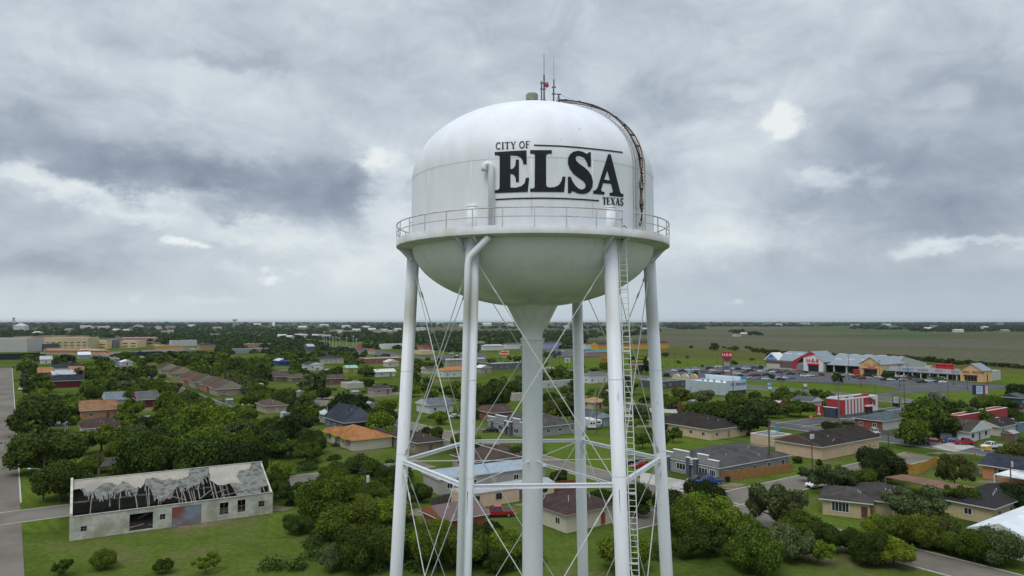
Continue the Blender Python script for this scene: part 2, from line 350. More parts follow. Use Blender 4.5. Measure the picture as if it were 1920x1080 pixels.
# far fields to the right and left (flat sheets on the ground)
sheet('field', [(1236, 650), (1236, 636), (2300, 668), (2300, 700), (1925, 690), (1540, 664)], MG_SOIL, False, .05)
sheet('field', [(1040, 628), (2300, 640), (2300, 667.5), (1236, 635.8), (1040, 640)], MG_SOIL2, False, .06)
sheet('field', [(1040, 619), (2300, 622), (2300, 639.5), (1040, 627.8)], MG_OLIVE, False, .07)
sheet('field', [(1530, 627), (1690, 625), (1800, 630), (1660, 632)], MG_CROP, False, .11)
sheet('field', [(740, 612.5), (1500, 612.5), (1500, 617), (740, 618.5)], MG_SOIL2, False, .08)
sheet('field', [(560, 608.2), (1240, 608.2), (1240, 611.5), (560, 611.5)], MG_CROP, False, .10)
sheet('field', [(1500, 612), (2000, 611), (2000, 615), (1500, 617)], MG_CROP, False, .09)
sheet('field', [(745, 619), (1000, 618), (1000, 624), (745, 624)], MG_SOIL, False, .12)
sheet('field', [(1240, 620), (1560, 621), (1700, 627), (1240, 629)], MG_SOIL, False, .13)
# rough pasture behind the supermarket
sheet('pasture', [(1236, 652), (1540, 665), (1925, 691), (2300, 716), (2300, 770), (1915, 722), (1600, 700), (1410, 690), (1240, 700)], MG_PALE)
sheet('pasture', [(1236, 671), (1420, 676), (1640, 690), (1925, 703), (1925, 722), (1640, 700), (1400, 690), (1240, 700)], MG_LAWN)
# verges and lawns
LAWNS = [[(1260, 706), (1520, 719), (1700, 731), (1560, 742), (1420, 745), (1300, 730)], [(1520, 741), (1640, 727), (1700, 733), (1640, 738), (1560, 743)],
 [(1640, 756), (1700, 735), (1910, 728), (2000, 740), (2000, 780), (1760, 762)], [(1040, 865), (1140, 880), (1235, 900), (1235, 830), (1060, 812), (1020, 840)],
 [(1245, 812), (1395, 830), (1440, 820), (1400, 860), (1500, 890), (1475, 905), (1340, 850), (1245, 838)], [(1510, 800), (1640, 780), (1600, 772), (1480, 778)],
 [(1668, 842), (1745, 852), (1700, 865), (1640, 872), (1600, 845)], [(1725, 895), (1840, 905), (1800, 880), (1900, 930), (1830, 915), (1740, 900)],
 [(1500, 950), (1630, 962), (1640, 990), (1500, 1010)], [(40, 950), (115, 943), (118, 905), (80, 870), (40, 880)], [(38, 876), (60, 878), (58, 800), (40, 798)],
 [(50, 972), (112, 966), (112, 1000), (20, 1000)], [(505, 965), (620, 950), (660, 1000), (500, 1010)], [(815, 805), (860, 792), (890, 800), (850, 818)],
 [(940, 765), (1000, 760), (1000, 775), (960, 780)], [(30, 668), (300, 666), (300, 658), (60, 660)], [(270, 690), (345, 715), (360, 706), (300, 685)],
 [(480, 800), (520, 795), (515, 825), (480, 820)], [(1130, 668), (1235, 668), (1235, 690), (1130, 686)], [(1030, 673), (1130, 673), (1150, 690), (1030, 688)],
 [(900, 664), (980, 667), (980, 672), (890, 671)], [(560, 636), (700, 644), (740, 652), (620, 650)], [(1470, 905), (1530, 895), (1510, 870), (1440, 880)],
 [(1250, 747), (1330, 752), (1330, 762), (1250, 760)], [(610, 736), (640, 738), (650, 748), (610, 752)]]
for P in LAWNS: sheet('lawn', P, MG_LAWN, False)
for i_, q_ in enumerate([(1395, 836, 9, 4), (1370, 910, 4, 2), (1450, 880, 5, 2), (1380, 916, 3, 1.2), (790, 960, 6, 3), (900, 965, 7, 2.5), (1010, 948, 5, 2), (480, 955, 8, 3), (250, 850, 9, 5), (1880, 905, 6, 3), (1600, 935, 4, 2), (720, 770, 8, 5), (850, 832, 5, 3), (440, 790, 8, 4), (300, 800, 9, 5), (1190, 800, 6, 3), (1780, 850, 6, 2), (560, 815, 5, 3), (100, 800, 6, 3), (1480, 760, 9, 6)]): dirt(*q_, i_)
# roads
rp, rq = strip('road', 'A', (-28, 948), 14.5, -900, 25.2, ASPHALT2) if False else (None, None)
c0 = G(38, 948); p0, q0 = c0 - DA * 90, c0 + DA * 470
sheet('road', [p0, q0, q0 - DB * 15, p0 - DB * 15], ASPHALT2, pix=False)
k = MB(); k.obox(c0 + DA * 2 + DB * .12 + Vector((0, 0, .05)), q0 + DB * .12 + Vector((0, 0, .05)), .26, .18); struct('kerb', k, CURB)
k = MB(); k.obox(p0 - DB * 15.1 + Vector((0, 0, .05)), q0 - DB * 15.1 + Vector((0, 0, .05)), .26, .18); struct('kerb', k, CURB)
strip('road', 'B', (60, 966), 9, -200, 800, ASPHALT2)
strip('road', 'A', (1700, 752), 17, 2400, 600, ASPHALT, line=((-.25, .15), (.25, .15), (-4.2, .12), (4.2, .12)))
strip('road', 'A', (1700, 829), 9.5, 2500, 1050, ASPHALT)
strip('road', 'A', (1215, 915), 8, 2400, 560, ASPHALT2)
strip('road', 'B', (1600, 780), 9, 1475, 1745, ASPHALT)
strip('road', 'B', (1560, 892), 8, 1150, 1722, ASPHALT2)
strip('road', 'A', (280, 708), 6.5, 420, 150, ASPHALT)
strip('road', 'B', (640, 745), 7, 480, 760, ASPHALT2)
strip('road', 'B', (470, 697), 8, 380, 600, ASPHALT2)
strip('road', 'B', (120, 822), 5, 42, 130, CONC, kerb=False)
sheet('parking_lot', [(1225, 700), (1262, 690), (1410, 682), (1500, 694), (1640, 708), (1790, 716), (1880, 722), (1925, 724), (1830, 733), (1740, 735), (1700, 733), (1640, 721), (1520, 717), (1300, 711)], ASPHALT)
sheet('driveway', [(1700, 731), (1742, 734), (1640, 744), (1560, 745), (1520, 745), (1640, 739)], ASPHALT)
sheet('parking_lot', [(1590, 772), (1650, 764), (1660, 768), (1600, 780), (1560, 782)], ASPHALT)
sheet('pavement', [(1552, 786), (1700, 765), (1706, 768), (1555, 790)], CONC)
sheet('driveway', [(1200, 885), (1300, 905), (1345, 905), (1290, 925), (1200, 905)], CONC)
sheet('driveway', [(1745, 838), (1790, 828), (1830, 838), (1790, 848)], CONC)
sheet('driveway', [(1150, 762), (1270, 768), (1270, 775), (1150, 772)], CONC)
sheet('driveway', [(800, 825), (845, 806), (880, 810), (870, 845), (830, 835)], ASPHALT2)
sheet('parking_lot', [(400, 704), (450, 697), (470, 700), (420, 712)], CONC)
sheet('parking_lot', [(60, 661), (250, 659), (330, 652), (400, 655), (300, 660), (240, 666), (80, 664)], ASPHALT2)
sheet('parking_lot', [(1860, 810), (1905, 795), (1940, 800), (1900, 815)], CONC)
sheet('parking_lot', [(800, 668), (905, 662), (920, 672), (840, 680)], ASPHALT)
sheet('parking_lot', [(1020, 654), (1100, 655), (1130, 668), (1030, 670)], ASPHALT)
sheet('parking_lot', [(590, 650), (700, 664), (760, 664), (650, 648)], ASPHALT)

# ---------------------------------------------------------------- WATER TOWER
TX, TY = AT(998, 560, 46).x, 46.0
TR = 7.78                              # tank radius
ZS, ZD = CAMH + 8.95, 4.98             # shoulder seam height, dome height
ZB, HB = CAMH + 4.85, 3.94             # bowl equator, bowl depth
PWH = bpy.data.materials.new('white_tank_paint'); PWH.use_nodes = True
t = PWH.node_tree; b = t.nodes['Principled BSDF']; b.inputs['Roughness'].default_value = .42; b.inputs['Specular IOR Level'].default_value = .4
tcn = t.nodes.new('ShaderNodeTexCoord'); L = t.links.new
mpn = t.nodes.new('ShaderNodeMapping'); mpn.inputs['Scale'].default_value = (1, 1, .22); L(tcn.outputs['Object'], mpn.inputs[0])
n1 = t.nodes.new('ShaderNodeTexNoise'); n1.inputs['Scale'].default_value = .9; n1.inputs['Detail'].default_value = 9; n1.inputs['Roughness'].default_value = .6; L(mpn.outputs[0], n1.inputs[0])
r1 = t.nodes.new('ShaderNodeMapRange'); L(n1.outputs[0], r1.inputs[0]); r1.inputs[1].default_value = .3; r1.inputs[2].default_value = .7; r1.inputs[3].default_value = .90; r1.inputs[4].default_value = 1.04
base = t.nodes.new('ShaderNodeRGB'); base.outputs[0].default_value = (.83, .835, .875, 1)
s1 = t.nodes.new('ShaderNodeVectorMath'); s1.operation = 'SCALE'; L(base.outputs[0], s1.inputs[0]); L(r1.outputs[0], s1.inputs['Scale'])
# algae growth around the drain line of the bowl
sp = t.nodes.new('ShaderNodeSeparateXYZ'); L(tcn.outputs['Object'], sp.inputs[0])
zr = t.nodes.new('ShaderNodeMapRange'); zr.interpolation_type = 'SMOOTHSTEP'; L(sp.outputs[2], zr.inputs[0]); zr.inputs[1].default_value = CAMH + 2.9; zr.inputs[2].default_value = CAMH + .9
zr2 = t.nodes.new('ShaderNodeMapRange'); zr2.interpolation_type = 'SMOOTHSTEP'; L(sp.outputs[2], zr2.inputs[0]); zr2.inputs[1].default_value = CAMH - 1.2; zr2.inputs[2].default_value = CAMH + .4
n2 = t.nodes.new('ShaderNodeTexNoise'); n2.inputs['Scale'].default_value = .55; n2.inputs['Detail'].default_value = 7; L(mpn.outputs[0], n2.inputs[0])
r3 = t.nodes.new('ShaderNodeMapRange'); L(n2.outputs[0], r3.inputs[0]); r3.inputs[1].default_value = .36; r3.inputs[2].default_value = .62; r3.inputs[3].default_value = .25
mu = t.nodes.new('ShaderNodeMath'); mu.operation = 'MULTIPLY'; L(zr.outputs[0], mu.inputs[0]); L(r3.outputs[0], mu.inputs[1])
mu1 = t.nodes.new('ShaderNodeMath'); mu1.operation = 'MULTIPLY'; L(mu.outputs[0], mu1.inputs[0]); L(zr2.outputs[0], mu1.inputs[1])
mu2 = t.nodes.new('ShaderNodeMath'); mu2.operation = 'MULTIPLY'; L(mu1.outputs[0], mu2.inputs[0]); mu2.inputs[1].default_value = .75
mm = t.nodes.new('ShaderNodeMix'); mm.data_type = 'RGBA'; L(mu2.outputs[0], mm.inputs[0]); L(s1.outputs[0], mm.inputs[6]); mm.inputs[7].default_value = (.30, .31, .20, 1)
# small chips and rust specks
mp4 = t.nodes.new('ShaderNodeMapping'); mp4.inputs['Scale'].default_value = (1, 1, .30); L(tcn.outputs['Object'], mp4.inputs[0])
n4 = t.nodes.new('ShaderNodeTexNoise'); n4.inputs['Scale'].default_value = 3.4; n4.inputs['Detail'].default_value = 6; L(mp4.outputs[0], n4.inputs[0])
r4 = t.nodes.new('ShaderNodeMapRange'); L(n4.outputs[0], r4.inputs[0]); r4.inputs[1].default_value = .68; r4.inputs[2].default_value = .76; r4.inputs[4].default_value = .55
m4 = t.nodes.new('ShaderNodeMix'); m4.data_type = 'RGBA'; L(r4.outputs[0], m4.inputs[0]); L(mm.outputs[2], m4.inputs[6]); m4.inputs[7].default_value = (.36, .29, .24, 1)
L(m4.outputs[2], b.inputs['Base Color'])
RUSTY = M((.62, .60, .58), .6, .25, 3.0, col2=(.48, .38, .32))
tower = thing('water_tower', 'tall white painted water tower on six round legs with CITY OF ELSA TEXAS lettering', 'water tower', (TX, TY, 0))
TC = Vector((TX, TY, 0))
def tank_r(z):
    if z > ZS: return TR * math.sqrt(max(0, 1 - ((z - ZS) / ZD) ** 2))
    if z > ZB: return TR
    return TR * math.sqrt(max(0, 1 - ((ZB - z) / HB) ** 2))
N = 128
prof = [(tank_r(ZB - HB * math.sin(a)), ZB - HB * math.sin(a)) for a in [math.pi / 2 * (1 - i / 26) for i in range(1, 27)]]
mb = MB(); mb.lathe(prof, N); obj('tank_bowl', mb, PWH, tower, True)
mb = MB(); mb.lathe([(TR, ZB), (TR, ZS)], N)
mb.lathe([(TR + .012, ZS - .05), (TR + .012, ZS + .02)], N); obj('tank_wall', mb, PWH, tower, True)
prof = [(TR * math.cos(a), ZS + ZD * math.sin(a)) for a in [math.pi / 2 * i / 30 for i in range(0, 31)]]
mb = MB(); mb.lathe(prof, N); obj('tank_dome', mb, PWH, tower, True)
mb = MB()
for z_ in (CAMH + 3.05,): mb.lathe([(tank_r(z_ - .02) + .012, z_ - .03), (tank_r(z_ + .02) + .016, z_ + .03)], N)
obj('weld_seam', mb, PWH, tower, True)
for k_ in range(14):
    a_ = R(11) + k_ * 2 * math.pi / 14; mb = MB(); mb.tube([(math.cos(a_) * (TR - .010), math.sin(a_) * (TR - .010), ZB + .9), (math.cos(a_) * (TR - .010), math.sin(a_) * (TR - .010), ZS)], .020, 5); obj('weld_seam', mb, PWH, tower, True)
    mb = MB(); a_ += R(8); mb.tube([(math.cos(a_) * (TR * math.cos(u) - .012), math.sin(a_) * (TR * math.cos(u) - .012), ZS + ZD * math.sin(u)) for u in np.linspace(0, .95, 14)], .018, 5); obj('weld_seam', mb, PWH, tower, True)
RST = M((.30, .13, .06), .9, .3, 3, col2=(.45, .36, .28))
# riser
zc = CAMH + .95
mb = MB(); mb.lathe([(1.78, zc + .35), (1.62, zc), (1.02, CAMH - .22), (.86, CAMH - .42), (.72, CAMH - .66), (.66, CAMH - .9), (.65, 0)], 48)
obj('riser_pipe', mb, PWH, tower, True)
mb = MB(); mb.lathe([(.65, CAMH - 1.22), (.80, CAMH - 1.20), (.80, CAMH - 1.14), (.65, CAMH - 1.12)], 40)
for a in range(4):
    ang = a * math.pi / 2 + R(2); mb.tube([(math.cos(ang) * .62, math.sin(ang) * .62, CAMH - 1.32), (math.cos(ang) * .76, math.sin(ang) * .76, CAMH - 1.32)], .09, 8)
mb.lathe([(1.035, CAMH - .24), (1.045, CAMH - .2), (1.04, CAMH - .17)], 48)
obj('riser_collar', mb, PWH, tower, True)
# legs
def leg_r(z): return 7.82 + .0468 * (CAMH + 1.45 - z)
LEGA = [R(-117 + 60 * i) for i in range(6)]
def legp(i, z): return Vector((leg_r(z) * math.cos(LEGA[i]), leg_r(z) * math.sin(LEGA[i]), z))
ZT = CAMH + 6.35
for i in range(6):
    mb = MB(); mb.tube([legp(i, 0), legp(i, CAMH + 4.6)], .395, 32)
    mb.tube([Vector(((TR-.19) * math.cos(LEGA[i]), (TR-.19) * math.sin(LEGA[i]), CAMH + 4.55)), Vector(((TR-.19) * math.cos(LEGA[i]), (TR-.19) * math.sin(LEGA[i]), ZT))], .385, 32)
    mb.lathe([(.405, ZT - .01), (.41, ZT + .02), (.3, ZT + .06), (.01, ZT + .08)], 32, c=((TR-.19) * math.cos(LEGA[i]), (TR-.19) * math.sin(LEGA[i])))
    for zw in (CAMH - 3.2, CAMH - 8.4, CAMH - 16): 
        p = legp(i, zw); mb.lathe([(.396, zw - .03), (.402, zw), (.396, zw + .03)], 32, c=(p.x, p.y))
    obj('leg', mb, PWH, tower, True)
# walkway
RW = 8.74; ZF = CAMH + 4.66
mb = MB(); mb.lathe([(RW, ZF), (RW, ZF + .44), (RW - .03, ZF + .44), (RW - .03, ZF + .32), (TR - .02, ZF + .32)], 96)
mb.lathe([(TR - .05, ZF - .10), (RW - .02, ZF - .02), (RW, ZF)], 96); obj('walkway', mb, M((.64, .655, .66), .6, .12, 1.4, col2=(.56, .52, .48)), tower, True)
for i in range(6):
    a = LEGA[i]
    for da in (-.065, .065):
        mb = MB(); c, s_ = math.cos(a + da), math.sin(a + da)
        mb.slab([(TR * c, TR * s_, ZF), (RW * c * .99, RW * s_ * .99, ZF + .0), (TR * c, TR * s_, ZF - .95)], .03)
        mb.obox((7.7 * c, 7.7 * s_, ZF - .75), (RW * .985 * c, RW * .985 * s_, ZF - .05), .06, .10)
        obj('bracket', mb, PWH, tower)
GAP0, GAP1 = R(-90 + 36.2 - 1), R(-90 + 46.0 - 1)     # gate gap where the ladder lands (angles seen from the tank axis)
lad_dir = None
mbp = MB(); mbr = MB(); n = 32
RA = RW - .03
def gap(a):
    a = (a + math.pi) % (2 * math.pi) - math.pi
    return GA < a < GB
# ladder position: beside the front right leg
LADX, LADY = None, None
pl_ = AT(1168, 540, 38.9); la = math.atan2(pl_.y - TY, pl_.x - TX)
GA, GB = la - .017, la + .075
angs = [la - .017 - 2 * math.pi * k / n for k in range(n)] + [la + .075]
for a in angs:
    x, y = RA * math.cos(a), RA * math.sin(a)
    mbp = MB(); mbp.obox((x, y, ZF + .3), (x, y, ZF + 1.38), .055, .055, up=(x, y, 0))
    obj('railing_post', mbp, M((.62, .62, .62), .5, .2, 2), tower)
for zr_, rr in ((ZF + 1.38, .036), (ZF + .90, .026)):
    pts = [(RA * math.cos(a), RA * math.sin(a), zr_) for a in np.linspace(la + .075, la - .017 + 2 * math.pi, 140)]
    mbr.tube(pts, rr, 6)
obj('handrail', mbr, RUSTY, tower, True)
# ring struts, at two levels
for zl in (CAMH - 8.9, CAMH - 22.5):
    for i in range(6):
        p, q = legp(i, zl), legp((i + 1) % 6, zl); d = (q - p).normalized(); p = p + d * .36; q = q - d * .36
        mb = MB(); mb.obox(p + Vector((0, 0, .10)), q + Vector((0, 0, .10)), .24, .02); mb.obox(p - Vector((0, 0, .10)), q - Vector((0, 0, .10)), .24, .02)
        mb.obox(p, q, .02, .2); obj('strut', mb, PWH, tower)
    for i in range(6):
        p = legp(i, zl); dr = Vector((p.x, p.y, 0)).normalized()
        mb = MB(); mb.tube([p - dr * .38, Vector((dr.x * .64, dr.y * .64, zl - .02))], .022, 6)
        mb.obox(Vector((dr.x * .62, dr.y * .62, zl)), Vector((dr.x * 1.0, dr.y * 1.0, zl)), .14, .03); obj('spoke_rod', mb, PWH, tower)
for i, dy_ in ((3, -.2), (0, .0), (1, .1), (2, .0), (5, .15)):
    for zl in (CAMH - 8.9,):
        p = legp(i, zl - .25); a_ = math.atan2(-TY, -TX) + (-.25 if i in (1, 2) else .28) + dy_
        mb = MB(); n_ = 5
        for k_ in range(n_):
            w0, w1 = .05 * (1 - k_ / n_) + .01, .05 * (1 - (k_ + 1) / n_) + .008; z0_, z1_ = zl - .15 - k_ * .26, zl - .15 - (k_ + 1) * .26
            q0, q1 = legp(i, z0_), legp(i, z1_)
            mb.add([(q0.x + .400 * math.cos(a_ - w0), q0.y + .400 * math.sin(a_ - w0), z0_), (q0.x + .400 * math.cos(a_ + w0), q0.y + .400 * math.sin(a_ + w0), z0_), (q1.x + .400 * math.cos(a_ + w1), q1.y + .400 * math.sin(a_ + w1), z1_), (q1.x + .400 * math.cos(a_ - w1), q1.y + .400 * math.sin(a_ - w1), z1_)], [(0, 1, 2, 3)])
        obj('rust_streak', mb, RST, tower)
# diagonal rods with gussets
def rod(i, j, z0, z1):
    p, q = legp(i, z0), legp(j, z1); h = Vector((q.x - p.x, q.y - p.y, 0)).normalized(); p = p + h * .36; q = q - h * .36
    d = (q - p).normalized()
    mb = MB(); mb.tube([p, q], .030, 6)
    mb.obox(p - d * .02, p + d * .55, .03, .20, up=h.cross(Vector((0, 0, 1)))); mb.obox(q - d * .55, q, .03, .18, up=h.cross(Vector((0, 0, 1))))
    m_ = p.lerp(q, .12); mb.obox(m_ - d * .22, m_ + d * .22, .08, .08)
    obj('brace_rod', mb, M((.66, .67, .66), .5, .15, 3), tower)
for i in range(6):
    j = (i + 1) % 6
    for za, zb in ((CAMH + 3.1, CAMH - 8.5), (CAMH - 9.3, CAMH - 22.1), (CAMH - 22.9, 1.0)):
        rod(i, j, za, zb); rod(j, i, za, zb)
# overflow pipe
def P3(px, py, Yd): 
    p = AT(px, py, Yd); return (p.x - TX, p.y - TY, p.z)
i0 = 0
def opz(z): 
    q = legp(0, z); return (q.x - .20, q.y - .50, z)
top_ = AT(917, 444, TY - 7.9)
mb = MB(); pts = [(top_.x - TX, -8.05, top_.z)]
e = opz(CAMH + 3.35); pts += [(e[0] + .16, e[1] + .02, CAMH + 3.58), (e[0] + .04, e[1], CAMH + 3.38), opz(CAMH + 3.1), opz(0)]
mb.tube(pts, .185, 20)
obj('overflow_pipe', mb, PWH, tower, True)
pt = AT(921, 300, TY - 7.7); ax, ay = pt.x - TX, -math.sqrt((TR + .16) ** 2 - (pt.x - TX) ** 2)
zt = AT(921, 309, TY + ay).z
mb = MB(); pts = [(ax, ay, ZF + .3), (ax, ay, zt - .2)] + [(ax - .16 * (1 - math.cos(u)) * 1.2, ay, zt - .2 + .24 * math.sin(u)) for u in np.linspace(.3, math.pi, 7)] 
pts += [(pts[-1][0], ay, zt - .33)]
mb.tube(pts, .17, 18); obj('vent_pipe', mb, PWH, tower, True)
# outside ladder up the front right leg
def ladder(p0, p1, side, w, pr, rr, step, name, mat, cage=False):
    mb = MB(); p0, p1, side = Vector(p0), Vector(p1), Vector(side).normalized() * w / 2
    mb.tube([p0 - side, p1 - side], pr, 6); mb.tube([p0 + side, p1 + side], pr, 6)
    n_ = int((p1 - p0).length / step)
    for k_ in range(1, n_):
        c = p0.lerp(p1, k_ / n_); mb.tube([c - side, c + side], rr, 5)
    return obj(name, mb, mat, tower)
j0 = 1
def ladp(z):
    q = legp(1, z); return Vector((q.x + .66, q.y - .12, z))
LW = M((.66, .67, .64), .5, .15, 3)
ladder(ladp(0.2), ladp(CAMH + 4.95), (1, -.12, 0), .40, .032, .020, .305, 'ladder', LW)
for z_ in (CAMH + 1.75, CAMH - 1.65, CAMH - 5.2, CAMH - 9.3, CAMH - 13):
    mb = MB(); q = legp(1, z_); l = ladp(z_); mb.tube([q + Vector((.3, -.1, 0)), l + Vector((.2, -.02, 0))], .035, 6); mb.box(l.x - .22, l.y - .05, z_ - .05, l.x + .22, l.y - .02, z_ + .05)
    obj('ladder_bracket', mb, LW, tower)
mb = MB(); l = ladp(CAMH + 5.1)
mb.obox(l + Vector((.02, -.02, -.6)), l + Vector((.02, -.02, .72)), .10, .08)
mb.tube([l + Vector((.24, 0, -.5)), l + Vector((.26, 0, .1)), l + Vector((.14, -.02, .22)), l + Vector((-.1, 0, .05))], .035, 6)
obj('ladder_stanchion', mb, DARKMETAL, tower)
# ladder over the shoulder and dome, with its cable bundle and safety rail
aL = R(-90 + 52)
def mer(a, s_, off):
    """point on the tank meridian; s_ <= 0 wall height below the seam, > 0 angle over the dome"""
    if s_ <= 0: r_, z_, nr, nz_ = TR, ZS + s_, 1, 0
    else:
        r_, z_ = TR * math.cos(s_), ZS + ZD * math.sin(s_); nr, nz_ = math.cos(s_) / TR, math.sin(s_) / ZD; l_ = math.hypot(nr, nz_); nr /= l_; nz_ /= l_
    r_ += nr * off; z_ += nz_ * off
    return Vector((r_ * math.cos(a), r_ * math.sin(a), z_))
ss = list(np.linspace(ZF + .45 - ZS, 0, 22)) + list(np.linspace(.04, 1.28, 46))
tang = Vector((-math.sin(aL), math.cos(aL), 0))
mb = MB()
for sg in (-1, 1): mb.tube([mer(aL, s_, .28) + tang * sg * .19 for s_ in ss], .028, 5)
for s_ in ss[1:]: mb.tube([mer(aL, s_, .28) - tang * .19, mer(aL, s_, .28) + tang * .19], .018, 5)
for s_ in ss[::8]: mb.tube([mer(aL, s_, .0) + tang * .19, mer(aL, s_, .28) + tang * .19], .02, 5)
for s_ in ss[::8]: mb.tube([mer(aL, s_, .0) - tang * .19, mer(aL, s_, .28) - tang * .19], .02, 5)
obj('roof_ladder', mb, M((.52, .47, .40), .7, .3, 3, col2=(.34, .24, .18)), tower)
CABLE = M((.035, .028, .028), .7, .3, 4, col2=(.10, .04, .03))
mb = MB(); rng = random.Random(3)
for q in range(4):
    off = rng.uniform(.22, .36); da = -.36 + q * .09; ph = rng.uniform(0, 6)
    mb.tube([mer(aL, s_, off + .05 * math.sin(s_ * 5 + ph)) + tang * (da + .06 * math.sin(s_ * 3.1 + ph)) for s_ in ss[2:]] + [Vector((1.6, -1.0, ZS + ZD * .97)), Vector((1.0 + .1 * q, -.4, ZS + ZD + .12))], .028, 5)
for s_ in ss[4::5]: c = mer(aL, s_, .3) - tang * .22; mb.obox(c - tang * .22, c + tang * .12, .06, .07)
obj('cable_bundle', mb, CABLE, tower)
mb = MB(); mb.tube([mer(aL - .06, s_, .04) for s_ in list(np.linspace(ZF + .45 - ZS, 0, 6)) + list(np.linspace(.03, 1.2, 40))], .022, 5)
mb.tube([mer(aL - .09, s_, .04) for s_ in list(np.linspace(ZF + .45 - ZS, 0, 6)) + list(np.linspace(.03, 1.1, 40))], .018, 5); obj('conduit', mb, GREYMETAL, tower)
# vent and antennas on top
ZA = ZS + ZD
mb = MB(); mb.lathe([(.30, ZA - .1), (.30, ZA + .45), (.36, ZA + .47), (.40, ZA + .55), (.40, ZA + .90), (.34, ZA + 1.0), (.01, ZA + 1.02)], 20); obj('roof_vent', mb, M((.26, .25, .19), .9, .35, 6, bump=.4), tower)
ST = M((.14, .15, .17), .5, .25, 3)
mb = MB(); xa = .80
mb.tube([(xa, .1, ZA - .12), (xa, .1, ZA + 2.3)], .055, 8); mb.tube([(xa, .1, ZA + 2.3), (xa, .1, ZA + 3.7)], .022, 6)
mb.tube([(xa - .17, .05, ZA + .2), (xa - .17, .05, ZA + 1.85)], .05, 8)
for z_ in (.55, 1.3, 1.7): mb.box(xa - .26, .0, ZA + z_, xa + .12, .1, ZA + z_ + .06)
mb.tube([(xa + .05, 0, ZA - .1), (xa + .02, 0, ZA + 1.4)], .03, 6); mb.tube([(xa - .16, 0, ZA - .1), (xa, .1, ZA + .5)], .02, 6); mb.tube([(xa + .1, -.2, ZA - .1), (xa, .1, ZA + .5)], .02, 6)
obj('antenna_mast', mb, ST, tower)
mb = MB(); mb.lathe([(.0, ZA + 1.45), (.12, ZA + 1.47), (.13, ZA + 1.6), (.09, ZA + 1.76), (.0, ZA + 1.8)], 12, c=(xa + .18, .05)); obj('warning_light', mb, M((.40, .02, .03), .3, .1, 3), tower)
mb = MB(); xb = 1.42
mb.tube([(xb, 0, ZA - .2), (xb, 0, ZA + 1.35)], .055, 8); mb.tube([(xb + .02, 0, ZA + 1.35), (xb + .02, 0, ZA + 1.95)], .05, 6); mb.tube([(xb + .02, 0, ZA + 1.9), (xb + .02, 0, ZA + 3.5)], .010, 5)
for z_ in (.95, 1.4): mb.box(xb - .12, -.06, ZA + z_, xb + .16, .04, ZA + z_ + .07)
mb.tube([(xb + .05, 0, ZA), (xb + .34, 0, ZA + .95)], .03, 6); mb.tube([(xb + .34, 0, ZA + .95), (xb + .52, -.1, ZA - .25)], .03, 6); mb.tube([(xb + .34, 0, ZA + .95), (xb + .4, .5, ZA - .2)], .03, 6)
mb.box(xb + .2, -.05, ZA + .93, xb + .5, .05, ZA + 1.0)
obj('antenna_tripod', mb, ST, tower)
mb = MB(); e = mer(aL, .62, .3); mb.tube([(xb + .4, 0, ZA + .96), (e.x, e.y, e.z)], .008, 4); obj('guy_wire', mb, ST, tower)

# ------------------------------------------------ painted lettering: outlines laid on the curved wall
def onto(px, py, off=.026):
    d = ray(px, py); o_ = Vector((0, 0, CAMH)) - TC
    lo, hi = TY - 8.6, TY + 0.0
    def f(t_):
        p = o_ + d * t_; return math.hypot(p.x, p.y) - (tank_r(min(p.z, ZS + ZD - .01)) + off)
    a_, b_ = lo / d.y * .995, hi / d.y
    for _ in range(34):
        m_ = (a_ + b_) / 2
        if f(m_) > 0: a_ = m_
        else: b_ = m_
    return o_ + d * a_
def paint(name, polys, mat, holes=None):
    """polys: list of (outline, [holes]) in photo pixels"""
    bm = bmesh.new()
    for out_, hol in polys:
        loops = [out_] + list(hol); vecs = [[Vector((x, y, 0)) for x, y in l] for l in loops]
        flat = [v for l in vecs for v in l]; bv = [bm.verts.new(v) for v in flat]
        for tri in geometry.tessellate_polygon(vecs):
            try: bm.faces.new([bv[i] for i in tri])
            except ValueError: pass
    xs = [v.co.x for v in bm.verts]; ys = [v.co.y for v in bm.verts]
    for ax, lo, hi in ((0, min(xs), max(xs)), (1, min(ys), max(ys))):
        c = lo + 3
        while c < hi:
            no = (1, 0, 0) if ax == 0 else (0, 1, 0)
            bmesh.ops.bisect_plane(bm, geom=bm.verts[:] + bm.edges[:] + bm.faces[:], plane_co=(c, 0, 0) if ax == 0 else (0, c, 0), plane_no=no); c += 3 if ax == 0 else 5
    for v in bm.verts: v.co = onto(v.co.x, v.co.y)
    bmesh.ops.recalc_face_normals(bm, faces=bm.faces[:])
    me = bpy.data.meshes.new(name); bm.to_mesh(me); bm.free(); me.materials.append(mat)
    return link_mesh(name, me, tower)
def z7(l): return [(900 + x / 5.144, 230 + y / 5.144) for x, y in l]
INK = M((.010, .013, .020), .5, .2, 1.2)
E_ = z7([(142, 283), (300, 273), (448, 266), (450, 400), (418, 401), (412, 365), (392, 335), (352, 318), (293, 314), (293, 450), (322, 440), (341, 410), (347, 355), (375, 355), (375, 572), (347, 573), (343, 530), (324, 500), (293, 490), (293, 625), (350, 626), (400, 611), (430, 582), (443, 531), (474, 530), (460, 667), (300, 673), (145, 678), (145, 652), (175, 647), (188, 630), (190, 330), (178, 314), (142, 312)])
L_ = z7([(484, 264), (693, 264), (693, 296), (660, 298), (643, 305), (637, 322), (638, 600), (648, 619), (672, 624), (722, 621), (762, 600), (786, 562), (796, 520), (825, 520), (812, 669), (640, 667), (484, 667), (484, 636), (515, 633), (527, 622), (530, 312), (520, 299), (484, 296)])
